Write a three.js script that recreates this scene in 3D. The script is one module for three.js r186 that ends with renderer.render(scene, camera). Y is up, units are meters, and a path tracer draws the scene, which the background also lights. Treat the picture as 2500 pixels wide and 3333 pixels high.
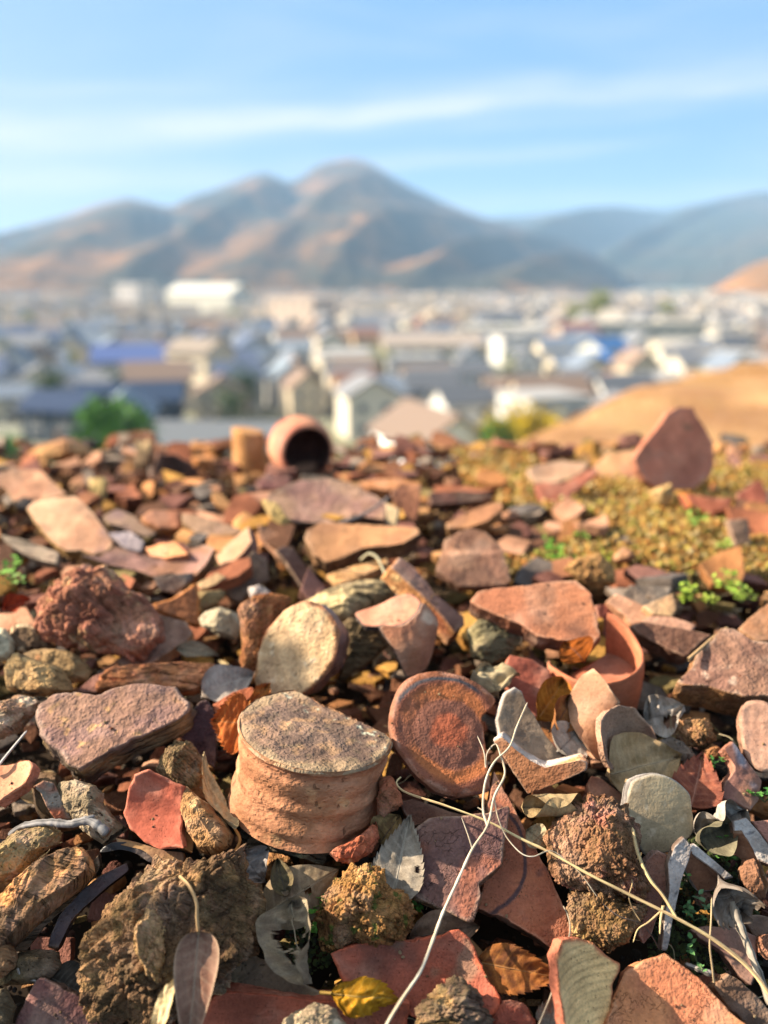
import * as THREE from 'three';
import { ImprovedNoise } from 'three/addons/math/ImprovedNoise.js';
import { mergeGeometries, mergeVertices } from 'three/addons/utils/BufferGeometryUtils.js';

// ---------------------------------------------------------------- camera, sky, sun, exposure
const scene = new THREE.Scene();
const PITCH = 14.8 * Math.PI / 180, FOV = 60, EYE = new THREE.Vector3(0, 0.27, 0);
const camera = new THREE.PerspectiveCamera(FOV, 0.75, 0.05, 14000);
camera.position.copy(EYE);
camera.rotation.x = -PITCH;
camera.focus = 0.468;
camera.userData.fStop = 30.3 / 7.7;           // an opening of about 7 mm
const SUN = new THREE.Vector3(-0.85, 0.52, -0.07).normalize();
const sun = new THREE.DirectionalLight(new THREE.Color().setRGB(1, 0.86, 0.68), 5.0);
sun.target.position.set(0, 0, -0.7); sun.position.copy(SUN).multiplyScalar(6).add(sun.target.position);
sun.castShadow = true; sun.shadow.mapSize.set(4096, 4096); sun.shadow.radius = 1;
Object.assign(sun.shadow.camera, { left: -3, right: 3, top: 3, bottom: -3, near: 0.1, far: 30 });
scene.add(sun, sun.target);
const renderer = new THREE.WebGLRenderer({ antialias: true });
renderer.toneMapping = THREE.LinearToneMapping;
renderer.toneMappingExposure = 3.5;
renderer.shadowMap.enabled = true;
const HAZE = 0.00028;
scene.fog = new THREE.FogExp2(new THREE.Color().setRGB(0.42, 0.68, 1.0), HAZE);

// ---------------------------------------------------------------- random numbers and noise
function rng(seed) { let a = seed >>> 0; return () => { a = (a + 0x6D2B79F5) | 0; let t = Math.imul(a ^ (a >>> 15), 1 | a); t = (t + Math.imul(t ^ (t >>> 7), 61 | t)) ^ t; return ((t ^ (t >>> 14)) >>> 0) / 4294967296; }; }
const perlin = new ImprovedNoise();
const N3 = (x, y, z) => perlin.noise(x + 31.7, y + 17.3, z + 53.1);
function fbm(x, y, z, o = 4) { let s = 0, a = 0.5, f = 1; for (let i = 0; i < o; i++) { s += a * N3(x * f, y * f, z * f); a *= 0.5; f *= 2.03; } return s; }
function hash3(i, j, k) { let h = Math.imul(i, 374761393) ^ Math.imul(j, 668265263) ^ Math.imul(k, 1274126177); h = Math.imul(h ^ (h >>> 13), 1274126177); return ((h ^ (h >>> 16)) >>> 0) / 4294967296; }
function worley(x, y, z) {                         // distance to the nearest and second nearest seed, and the nearest seed's own number
  const xi = Math.floor(x), yi = Math.floor(y), zi = Math.floor(z); let d1 = 9, d2 = 9, id = 0;
  for (let a = -1; a < 2; a++) for (let b = -1; b < 2; b++) for (let c = -1; c < 2; c++) {
    const i = xi + a, j = yi + b, k = zi + c;
    const dx = i + hash3(i, j, k) - x, dy = j + hash3(i + 57, j, k) - y, dz = k + hash3(i, j + 91, k) - z, d = dx * dx + dy * dy + dz * dz;
    if (d < d1) { d2 = d1; d1 = d; id = hash3(i, j, k + 133); } else if (d < d2) d2 = d;
  }
  return [Math.sqrt(d1), Math.sqrt(d2), id];
}
const clamp = (x, a = 0, b = 1) => Math.min(b, Math.max(a, x)), mix = (a, b, t) => a + (b - a) * t;
const sstep = (a, b, x) => { const t = clamp((x - a) / (b - a)); return t * t * (3 - 2 * t); };
const hex = (h) => { const c = new THREE.Color(h); return [c.r, c.g, c.b]; };
const mix3 = (a, b, t) => [mix(a[0], b[0], t), mix(a[1], b[1], t), mix(a[2], b[2], t)];

// ---------------------------------------------------------------- the sky: blue air with thin cirrus, as radiance round the eye
function skyTexture() {
  const W = 2048, H = 1024, data = new Float32Array(W * H * 4), sunAz = Math.atan2(SUN.x, -SUN.z), sunEl = Math.asin(SUN.y);
  // streaks: [azimuth from, to, elevation at from, at to, bow, thickness, strength], degrees
  const streaks = [[-34, 6.8, 7.2, 10.3, -0.1, 1.2, 0.62], [-12, 5.5, 8.4, 10.0, -0.1, 0.5, 0.55], [7, 40, 10.1, 11.4, -0.1, 0.75, 0.5], [2, 20, 8.6, 9.2, 0, 0.5, 0.2], [-4, 15, 6.6, 7.4, 0, 0.5, 0.42], [-45, -6, 4.6, 5.8, 0.1, 0.8, 0.5], [-2, 34, 4.2, 4.8, 0.1, 0.6, 0.3], [-50, -9, 9.3, 10.6, 0, 0.5, 0.25], [-90, -36, 11, 17, 1, 1.5, 0.4], [42, 90, 10, 17, 1, 1.6, 0.35]];
  for (let y = 0; y < H; y++) for (let x = 0; x < W; x++) {
    const phi = (x + 0.5) / W * 2 * Math.PI - Math.PI, el = ((y + 0.5) / H - 0.5) * Math.PI;
    let az = Math.atan2(Math.cos(phi), -Math.sin(phi));            // 0 straight ahead, to the right positive
    const e = el * 180 / Math.PI, a = az * 180 / Math.PI;
    let c;
    if (e < 0) c = mix3([0.42, 0.52, 0.58], [0.20, 0.19, 0.18], sstep(0, -12, e));
    else {
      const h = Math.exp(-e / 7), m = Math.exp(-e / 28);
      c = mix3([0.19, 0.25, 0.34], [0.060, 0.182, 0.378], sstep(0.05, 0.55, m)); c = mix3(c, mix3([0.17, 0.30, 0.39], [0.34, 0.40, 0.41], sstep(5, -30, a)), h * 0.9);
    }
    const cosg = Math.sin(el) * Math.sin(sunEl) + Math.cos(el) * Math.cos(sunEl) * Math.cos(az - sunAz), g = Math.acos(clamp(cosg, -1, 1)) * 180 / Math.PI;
    const glow = 0.55 * Math.exp(-g / 30) + 2.2 * Math.exp(-g / 13);  // glow round the sun, raised to fill the shade with warm light
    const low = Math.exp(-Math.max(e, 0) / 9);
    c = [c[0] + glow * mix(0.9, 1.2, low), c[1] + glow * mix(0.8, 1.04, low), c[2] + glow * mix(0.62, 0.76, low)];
    if (e > 0) {
      const w = N3(a * 0.05, e * 0.16, 3.3) * 1.4, w2 = N3(a * 0.16, e * 0.6, 8.8) * 0.5;
      let k = 0;
      for (const [a0, a1, e0, e1, bow, th, st] of streaks) {
        const t = (a - a0) / (a1 - a0); if (t < -0.25 || t > 1.25) continue;
        const ec = mix(e0, e1, t * t * 0.62 + t * 0.38) + bow * 4 * t * (1 - t), ends = sstep(-0.25, 0.15, t) * (1 - sstep(0.8, 1.22, t));
        const d = (e - ec + w2 * 0.7) / (th * (0.7 + 0.5 * (1 - t)) * (e > ec ? 1.15 : 0.75)); k = Math.max(k, 0) + st * ends * Math.exp(-d * d) * (0.85 + 0.4 * N3(a * 0.3 - e * 0.9, e * 2.2, 1.7));
      }
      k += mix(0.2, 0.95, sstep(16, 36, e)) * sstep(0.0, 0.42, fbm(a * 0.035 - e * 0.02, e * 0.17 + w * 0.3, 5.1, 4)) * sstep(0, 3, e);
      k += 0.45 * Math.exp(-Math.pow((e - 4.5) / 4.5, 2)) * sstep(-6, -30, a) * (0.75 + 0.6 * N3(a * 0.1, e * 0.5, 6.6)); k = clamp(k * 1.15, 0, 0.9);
      const up = 1 + 0.6 * sstep(16, 40, e); c = mix3(c, [0.385 * up * (1 + 0.1 * (up - 1)) + glow * 0.5, 0.405 * up + glow * 0.42, 0.425 * up * (1 - 0.1 * (up - 1)) + glow * 0.34], k);  // cirrus above the frame brightened and warmed, added as fill light
    }
    const i = (y * W + x) * 4; data[i] = c[0]; data[i + 1] = c[1]; data[i + 2] = c[2]; data[i + 3] = 1;
  }
  const t = new THREE.DataTexture(data, W, H, THREE.RGBAFormat, THREE.FloatType);
  t.mapping = THREE.EquirectangularReflectionMapping; t.magFilter = THREE.LinearFilter; t.minFilter = THREE.LinearFilter; t.wrapS = THREE.RepeatWrapping; t.needsUpdate = true;
  return t;
}
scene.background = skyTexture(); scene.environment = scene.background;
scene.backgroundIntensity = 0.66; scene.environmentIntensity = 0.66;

// ---------------------------------------------------------------- names, labels
const used = new Map();
function numbered(name) { const n = used.get(name) || 0; used.set(name, n + 1); return n ? `${name}_${String(n).padStart(3, '0')}` : name; }
function shade(o) { o.traverse((m) => { if (m.isMesh) { m.castShadow = true; m.receiveShadow = true; } }); }
function thing(o, name, label, category, group) {
  o.name = numbered(name); o.userData.label = label; o.userData.category = category; if (group) o.userData.group = group;
  scene.add(o); shade(o); return o;
}
function place(o, name, kind, label, category) { o.name = numbered(name); o.userData.kind = kind; if (label) o.userData.label = label; if (category) o.userData.category = category; scene.add(o); shade(o); return o; }
function part(parent, geometry, material, name, label) { const m = new THREE.Mesh(geometry, material); m.name = name; if (label) m.userData.label = label; parent.add(m); return m; }

// ---------------------------------------------------------------- the lie of the land (metres; the eye is 0.27 above the heap)
const curve = (pts) => (d) => {                    // smooth curve through [distance, height] pairs
  let i = 0; while (i < pts.length - 2 && d > pts[i + 1][0]) i++;
  const p = (k) => pts[clamp(k, 0, pts.length - 1)], [x0, y0] = p(i), [x1, y1] = p(i + 1), t = clamp((d - x0) / (x1 - x0)), w = x1 - x0;
  const m = (k) => { const a = p(k - 1), b = p(k + 1); return (b[1] - a[1]) / Math.max(1e-6, b[0] - a[0]); };
  const m0 = m(i) * w, m1 = m(i + 1) * w, t2 = t * t, t3 = t2 * t;
  return (2 * t3 - 3 * t2 + 1) * y0 + (t3 - 2 * t2 + t) * m0 + (-2 * t3 + 3 * t2) * y1 + (t3 - t2) * m1;
};
const heapLine = curve([[0, -0.26], [0.2, -0.19], [0.36, -0.0875], [0.46, -0.018], [0.56, 0.005], [0.70, 0.015], [0.95, 0.022], [1.3, 0.013], [1.5, -0.03], [1.9, -0.25], [3, -1.0], [10, -6.5], [30, -14], [62, -19.5], [90, -19.8], [400, -19.8], [900, -17], [9000, -10]]);
const slopeLine = curve([[0, -0.2], [1.0, -0.02], [1.45, -0.012], [3, -0.31], [4, -0.34], [6.5, -0.45], [12, -0.84], [18, -1.7], [30, -7], [60, -19.5], [100, -21], [900, -21], [9000, -21]]);
const crest = curve([[0, 0.2], [2, 0.36], [3, 0.50], [4, 0.92], [6.5, 2.12], [12, 5.4], [30, 16], [9000, 5000]]);
function land(x, z) {
  const d = Math.max(0, -z), a = heapLine(d), xc = crest(d);
  const off = Math.max(0, xc - x), b = slopeLine(d) - off * 0.75 * (off / (off + 0.25));
  if (d < 1.2) return a;
  const k = sstep(1.2, 1.6, d); return mix(a, Math.max(a, b), k);
}
const heapH = (x, z) => heapLine(Math.max(0, -z)) + 0.010 * N3(x * 5, 0, z * 5) * sstep(0.25, 0.5, -z);

// ---------------------------------------------------------------- from the photograph's pixels to sight lines
const CROPS = { A: [0, 2400], B: [800, 2400], C: [1600, 2400], D: [0, 1800], E: [700, 1800], F: [1600, 1800], G: [0, 1300], H: [800, 1300], I: [1600, 1200] };
const TAN = Math.tan(FOV * Math.PI / 360), ROT = new THREE.Matrix4().makeRotationX(-PITCH);
function sight(c, x, y) {                          // direction seen at a pixel; depth along the axis is 1
  let sx, sy;
  if (c === 'W') { sx = x / 0.6636; sy = y / 0.6636; } else { const [ox, oy] = CROPS[c]; sx = ox + x / 1.8433; sy = oy + y / 1.8433; }
  return new THREE.Vector3((sx / 2500 * 2 - 1) * TAN * 0.75, (1 - sy / 3333 * 2) * TAN, -1).applyMatrix4(ROT);
}
function hit(c, x, y, up = 0) {                    // where that sight line meets the heap's surface raised by up metres
  const d = sight(c, x, y); let t = 0.12, p = new THREE.Vector3(), prev = t;
  for (; t < 2.2; t += 0.004) { p.copy(d).multiplyScalar(t).add(EYE); if (p.y < heapH(p.x, p.z) + up) break; prev = t; }
  let lo = prev, hi = t; for (let i = 0; i < 14; i++) { const m = (lo + hi) / 2; p.copy(d).multiplyScalar(m).add(EYE); if (p.y < heapH(p.x, p.z) + up) hi = m; else lo = m; }
  return p.copy(d).multiplyScalar(hi).add(EYE);
}

// ---------------------------------------------------------------- textures (grey detail maps that repeat; the colour comes with each thing)
function tile(seed) {                               // value noise that repeats after (px, py) cells
  return (u, v, px, py) => {
    const x = u * px, y = v * py, xi = Math.floor(x), yi = Math.floor(y), fx = x - xi, fy = y - yi, sx = fx * fx * (3 - 2 * fx), sy = fy * fy * (3 - 2 * fy);
    const h = (i, j) => hash3(((i % px) + px) % px, ((j % py) + py) % py, seed);
    return mix(mix(h(xi, yi), h(xi + 1, yi), sx), mix(h(xi, yi + 1), h(xi + 1, yi + 1), sx), sy);
  };
}
function tileCells(u, v, p, seed, stretch = 1) {
  const q = Math.round(p * stretch), x = u * p, y = v * q, xi = Math.floor(x), yi = Math.floor(y); let d1 = 9, d2 = 9, id = 0;
  for (let a = -1; a < 2; a++) for (let b = -1; b < 2; b++) {
    const i = xi + a, j = yi + b, wi = ((i % p) + p) % p, wj = ((j % q) + q) % q, dx = i + hash3(wi, wj, seed) - x, dy = j + hash3(wi, wj, seed + 7) - y, d = dx * dx + dy * dy;
    if (d < d1) { d2 = d1; d1 = d; id = hash3(wi, wj, seed + 13); } else if (d < d2) d2 = d;
  }
  return [Math.sqrt(d1), Math.sqrt(d2), id];
}
function detail(seed, size, fn) {
  const col = new Uint8Array(size * size * 4), bump = new Uint8Array(size * size * 4), n = tile(seed);
  const fb = (u, v, p, o, sy = 1) => { let s = 0, a = 0.5, q = p; for (let i = 0; i < o; i++) { s += a * n(u + i * 0.37, v + i * 0.21, q, Math.max(1, Math.round(q * sy))); a *= 0.5; q *= 2; } return s / (1 - Math.pow(0.5, o)); };
  for (let y = 0; y < size; y++) for (let x = 0; x < size; x++) {
    const [c, b] = fn(x / size, y / size, fb, n), i = (y * size + x) * 4;
    const cc = Array.isArray(c) ? c : [c, c, c];
    for (let k = 0; k < 3; k++) { col[i + k] = clamp(cc[k]) * 255; bump[i + k] = clamp(b) * 255; } col[i + 3] = bump[i + 3] = 255;
  }
  for (const d of [col, bump]) { let m = 0; for (let i = 0; i < d.length; i += 4) m += d[i]; m /= d.length / 4; const to = d === col ? 188 : 128; for (let i = 0; i < d.length; i += 4) for (let k = 0; k < 3; k++) d[i + k] = Math.min(255, Math.max(0, to + (d[i + k] - m) * (d === col ? 1.5 : 1.35))); }
  const make = (d) => { const t = new THREE.DataTexture(d, size, size); t.wrapS = t.wrapT = THREE.RepeatWrapping; t.magFilter = THREE.LinearFilter; t.minFilter = THREE.LinearMipmapLinearFilter; t.generateMipmaps = true; t.needsUpdate = true; return t; };
  return [make(col), make(bump)];
}
const speck = (u, v, n, p, cut) => sstep(cut, cut + 0.06, n(u + 0.5, v + 0.3, p, p));
const TEX = {
  clay: detail(11, 768, (u, v, fb, n) => { const a = fb(u, v, 6, 5), f = fb(u, v, 90, 3), s = fb(u, v, 10, 4, 6), pit = speck(u, v, n, 150, 0.90), lite = speck(v, u, n, 190, 0.93); return [0.58 + 0.22 * a + 0.20 * f + 0.12 * s - 0.3 * pit + 0.25 * lite, 0.25 + 0.35 * f + 0.35 * a - 0.4 * pit + 0.15 * s]; }),
  gritty: detail(23, 768, (u, v, fb, n) => { const a = fb(u, v, 7, 6), b = fb(v, u, 19, 5), f = fb(u, v, 60, 4), pit = speck(u, v, n, 47, 0.88) * sstep(0.35, 0.6, fb(v, u, 6, 3)), lite = speck(v, u, n, 120, 0.92); return [0.46 + 0.3 * a + 0.22 * b + 0.22 * f - 0.22 * pit + 0.2 * lite, 0.2 + 0.35 * f + 0.35 * b + 0.3 * a - 0.4 * pit]; }),
  crackle: detail(37, 768, (u, v, fb, n) => { const w = (fb(u, v, 14, 4) - 0.5) * 0.16, [d1, d2, id] = tileCells(u + w, v + w * 0.8, 15, 9, 2), crack = 1 - sstep(0.015, 0.07, d2 - d1), on = sstep(0.54, 0.66, fb(u, v, 9, 4)), f = fb(u, v, 70, 4), a = fb(u, v, 5, 5), b = fb(v, u, 22, 4); return [0.44 + 0.3 * a + 0.2 * b + 0.28 * f - 0.26 * crack * on, 0.2 + 0.35 * f + 0.25 * a + 0.3 * b - 0.3 * crack * on]; }),
  crumb: detail(51, 768, (u, v, fb, n) => { const [d1, d2, id] = tileCells(u, v, 30, 3), [e1, e2, ie] = tileCells(u + 0.3, v + 0.1, 75, 4), f = fb(u, v, 110, 3), a = fb(u, v, 5, 4); return [0.34 + 0.26 * a + 0.34 * (id - 0.3) * 0.7 + 0.22 * (ie - 0.4) + 0.28 * f, 0.15 + 0.4 * (1 - d1) * (0.5 + 0.5 * id) + 0.3 * (1 - e1) * ie + 0.22 * f]; }),
  layer: detail(67, 768, (u, v, fb, n) => { const l = fb(u, v, 5, 6, 9), l2 = fb(u, v, 14, 5, 6), f = fb(u, v, 80, 3), crack = sstep(0.62, 0.7, fb(u + 0.2, v, 4, 5, 14)); return [0.38 + 0.36 * l + 0.26 * l2 + 0.2 * f - 0.3 * crack, 0.1 + 0.5 * l + 0.3 * l2 + 0.2 * f - 0.3 * crack]; }),
  stone: detail(83, 768, (u, v, fb, n) => { const a = fb(u, v, 5, 6), b = fb(v, u, 16, 5), f = fb(u, v, 120, 2), q = speck(u, v, n, 100, 0.86), k = speck(v, u, n, 70, 0.84); return [0.42 + 0.34 * a + 0.24 * b + 0.2 * f + 0.2 * q - 0.3 * k, 0.2 + 0.4 * a + 0.35 * b + 0.25 * f - 0.2 * k]; }),
};
const TILE = 0.085;                                 // metres that one repeat covers
function rough(tex, bump, tint = 0xffffff, roughness = 0.88, extra = {}) {
  const [map, b] = TEX[tex];
  return new THREE.MeshPhysicalMaterial({ map, bumpMap: b, bumpScale: bump, roughness, metalness: 0, vertexColors: true, color: tint, specularIntensity: 0.22, ...extra });
}
const MAT = {
  clay: rough('clay', 0.0010, 0xffffff, 0.82), gritty: rough('gritty', 0.0018), crackle: rough('crackle', 0.0013, 0xffffff, 0.8), crumb: rough('crumb', 0.0026, 0xffffff, 0.95),
  layer: rough('layer', 0.0024), stone: rough('stone', 0.0024), glaze: rough('clay', 0.0005, 0xffffff, 0.42, { specularIntensity: 0.7 }), smooth: rough('clay', 0.0003, 0xffffff, 0.72),
};
for (const k in MAT) MAT[k].side = THREE.DoubleSide;
// ---------------------------------------------------------------- shapes: slabs and shells from an outline, rocks, turned ware, leaves, stalks
function surface(rows, cols, at, color, uvAt, wrap = false) {      // a sheet of rows x cols points; at(i, j) gives [x, y, z]
  const P = new Float32Array(rows * cols * 3), C = new Float32Array(rows * cols * 3), T = new Float32Array(rows * cols * 2), I = [];
  for (let i = 0; i < rows; i++) for (let j = 0; j < cols; j++) {
    const k = i * cols + j, p = at(i, j), c = color(i, j, p), t = uvAt(i, j, p);
    P.set(p, k * 3); C.set(c, k * 3); T.set(t, k * 2);
    if (i < rows - 1 && j < cols - 1) I.push(k, k + cols, k + 1, k + 1, k + cols, k + cols + 1);
  }
  const g = new THREE.BufferGeometry();
  g.setAttribute('position', new THREE.BufferAttribute(P, 3)); g.setAttribute('color', new THREE.BufferAttribute(C, 3)); g.setAttribute('uv', new THREE.BufferAttribute(T, 2)); g.setIndex(I);
  g.computeVertexNormals();
  if (wrap) {                                                       // first and last column are the same place
    const n = g.attributes.normal;
    for (let i = 0; i < rows; i++) { const a = i * cols, b = a + cols - 1, v = new THREE.Vector3(n.getX(a) + n.getX(b), n.getY(a) + n.getY(b), n.getZ(a) + n.getZ(b)).normalize(); n.setXYZ(a, v.x, v.y, v.z); n.setXYZ(b, v.x, v.y, v.z); }
  }
  return g;
}
let seedAt = 1;
const B = 1.34;                                     // overall brightness of the base colours
function painter(o, seed) {
  const a = hex(o.col), b = hex(o.col2 || o.col), s = o.spot ? hex(o.spot) : null, f = o.cf || 26, cut = o.cut ?? 0, w = o.cw ?? 0.16;
  return (x, y, z) => {
    let c = mix3(a, b, sstep(cut - w, cut + w, fbm(x * f + seed, y * f, z * f, 4)));
    if (s) c = mix3(c, s, sstep(o.sc ?? 0.16, (o.sc ?? 0.16) + 0.12, fbm(x * (o.sf || 45), y * (o.sf || 45) + seed, z * (o.sf || 45), 3)));
    const l = 0.3 * c[0] + 0.55 * c[1] + 0.15 * c[2], v = B * (1 + 0.30 * fbm(x * 70, y * 70, z * 70 + seed, 3) + 0.42 * fbm(x * 20 + 7, y * 20, z * 20 + seed, 3));
    c = mix3(c, [l * 1.25, l * 1.0, l * 0.78], 0.25); c = mix3(c, [0.36, 0.265, 0.2], (o.dust ?? 0.34) * sstep(-0.02, 0.36, fbm(x * 34 + seed, y * 34 + 5, z * 34, 4)));
    if (o.scorch) c = mix3(c, [0.075, 0.052, 0.045], o.scorch * sstep(0.14, 0.30, fbm(x * 17 + seed * 3, y * 17, z * 17 + 2, 4)));
    return [c[0] * v * 1.05, c[1] * v * 0.975, c[2] * v * 0.91];
  };
}
// OUT: outline in the slab's own plane, metres [[u, v], ...] counter-clockwise; returns { face, edge, back } geometries in axes u, v, normal
function slabShapes(out, o, seed) {
  const K = o.K || 112, R = o.R || 16, th = o.th ?? 0.008, S = 6;
  let per = 0; const seg = out.map((p, i) => { const q = out[(i + 1) % out.length], l = Math.hypot(q[0] - p[0], q[1] - p[1]); per += l; return l; });
  let cu = 0, cv = 0;
  if (o.centre) [cu, cv] = o.centre;
  else { let A = 0; out.forEach((p, i) => { const q = out[(i + 1) % out.length], c = p[0] * q[1] - q[0] * p[1]; A += c; cu += (p[0] + q[0]) * c; cv += (p[1] + q[1]) * c; }); cu /= 3 * A; cv /= 3 * A; }
  const jag = (o.jag ?? 0.014) * per / 4, rim = [];
  const point = (s) => {
    let i = 0; s = ((s % per) + per) % per; while (i < seg.length - 1 && s > seg[i]) { s -= seg[i]; i++; }
    const t = s / seg[i], n = out.length, p = out[i], q = out[(i + 1) % n];
    if (!o.smooth) return [mix(p[0], q[0], t), mix(p[1], q[1], t)];
    const a = out[(i + n - 1) % n], b = out[(i + 2) % n], cr = (k) => 0.5 * (2 * p[k] + (q[k] - a[k]) * t + (2 * a[k] - 5 * p[k] + 4 * q[k] - b[k]) * t * t + (3 * p[k] - a[k] - 3 * q[k] + b[k]) * t * t * t);
    return [cr(0), cr(1)];
  };
  const soft = (o.soft ?? (o.smooth ? 0.008 : 0.0035)) * per;
  for (let j = 0; j < K; j++) {
    const s = j / K * per, p = point(s), a = point(s - soft), b = point(s + soft); let x = (p[0] * 2 + a[0] + b[0]) / 4, y = (p[1] * 2 + a[1] + b[1]) / 4;
    const dx = x - cu, dy = y - cv, l = Math.hypot(dx, dy) || 1, k = jag * (fbm(x * 70 + seed, y * 70, 1.5, 3) * 1.5 + 0.75 * fbm(x * 280, y * 280 + seed, 4.5, 2) - (o.smooth ? 0 : 1.1 * sstep(0.18, 0.3, N3(x * 95 + seed, y * 95, 6.1))));
    rim.push([x + dx / l * k, y + dy / l * k]);
  }
  rim.push(rim[0]);
  let ru = 0; for (const p of rim) ru = Math.max(ru, Math.hypot(p[0] - cu, p[1] - cv));
  const ca = Math.cos(o.ca || 0), sa = Math.sin(o.ca || 0), kx = o.kx || 0, ky = o.ky || 0;
  const bow = o.bow || ((u, v) => { const x = u * ca + v * sa, y = -u * sa + v * ca; return kx * x * x + ky * y * y; });
  const amp = o.amp ?? 0.0009, fr = o.fr || 55, bev = o.bev ?? 0.0012, paint = painter(o, seed), edgeP = painter({ ...o, col: o.edge || o.col, col2: o.edge2 || o.edge || o.col2, spot: o.edgeSpot, cut: 0 }, seed + 5);
  const er = (o.er ?? 0.22), taper = o.taper ?? 0.06, strata = o.strata || 0;
  const top = (u, v, t) => bow(u, v) + amp * (1.6 * fbm(u * fr + seed, v * fr, 0.3, 3) + 0.6 * fbm(u * fr * 4, v * fr * 4 + seed, 2.3, 2)) + (o.relief ? o.relief(u, v, t) : 0);
  const bw = clamp(bev * 1.4 / ru, 0.01, 0.3);
  const ringT = []; for (let i = 0; i <= R; i++) ringT.push(i / R * (1 - bw)); for (let i = 1; i <= 3; i++) ringT.push(1 - bw + bw * i / 3);
  const facePt = (i, j) => { const t = ringT[i], p = rim[j], u = mix(cu, p[0], t), v = mix(cv, p[1], t), x = clamp((t - 1 + bw) / bw); return [u, v, top(u, v, t) - bev * clamp(0.9 + 2.4 * fbm(u * 120, v * 120, seed, 2), 0.25, 2.2) * (1 - Math.sqrt(1 - x * x * 0.98))]; };
  const wornOrLit = o.wornOrLit ? hex(o.wornOrLit) : mix3(hex(o.col), [0.50, 0.38, 0.27], 0.45), eh = hex(o.edge || o.col);
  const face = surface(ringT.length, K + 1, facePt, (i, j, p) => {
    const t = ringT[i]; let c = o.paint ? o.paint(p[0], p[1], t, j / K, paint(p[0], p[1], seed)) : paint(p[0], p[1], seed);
    if (wornOrLit) c = mix3(c, wornOrLit.map((w) => w * B), sstep(o.wt ?? 0.92, 1, t + 0.2 * fbm(p[0] * 110, p[1] * 110, seed, 3)) * (o.wornOrLit ? 0.8 : 0.6));
    return t > 1 - bw * 0.6 && o.edge ? mix3(c, eh, 0.5) : c;
  }, (i, j, p) => [p[0] / TILE + seed * 0.37, p[1] / TILE + seed * 0.71], true);
  const sideP = (i, j) => {
    const w = i / S, p = rim[j], l = Math.hypot(p[0] - cu, p[1] - cv) || 1, e = facePt(ringT.length - 1, j);
    const q = th * er * (1.5 * fbm(p[0] * 90 + seed, p[1] * 90, w * th * 120, 3) + (strata ? strata * Math.sin(w * 17 + fbm(p[0] * 20, p[1] * 20, seed, 2) * 5) : 0)) * Math.sin(Math.PI * clamp(w * 0.94 + 0.06)) - taper * th * w * w * (o.under || 1);
    return [e[0] + (p[0] - cu) / l * q, e[1] + (p[1] - cv) / l * q, e[2] - th * w];
  };
  let acc = 0; const arc = rim.map((p, j) => (j ? acc += Math.hypot(p[0] - rim[j - 1][0], p[1] - rim[j - 1][1]) : 0));
  const edge = surface(S + 1, K + 1, sideP, (i, j, p) => { const c = edgeP(p[0], p[1], p[2] * 1.5); return o.edgePaint ? o.edgePaint(i / S, j / K, c, p) : c; }, (i, j) => [arc[j] / TILE, (i / S * th) / TILE + seed], true);
  const RB = 5, back = surface(RB + 1, K + 1, (i, j) => { const t = 1 - i / RB, e = sideP(S, j), u = mix(cu, e[0], t), v = mix(cv, e[1], t); return [u, v, i === 0 ? e[2] : bow(u, v) * (o.flatBack ? 0 : 1) - th - (o.belly || 0) * (1 - t * t) + amp * fbm(u * 40, v * 40, seed + 9, 3)]; }, (i, j, p) => edgeP(p[0], p[1], p[2]), (i, j, p) => [p[0] / TILE, p[1] / TILE], true);
  return { face, edge, back };
}
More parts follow.
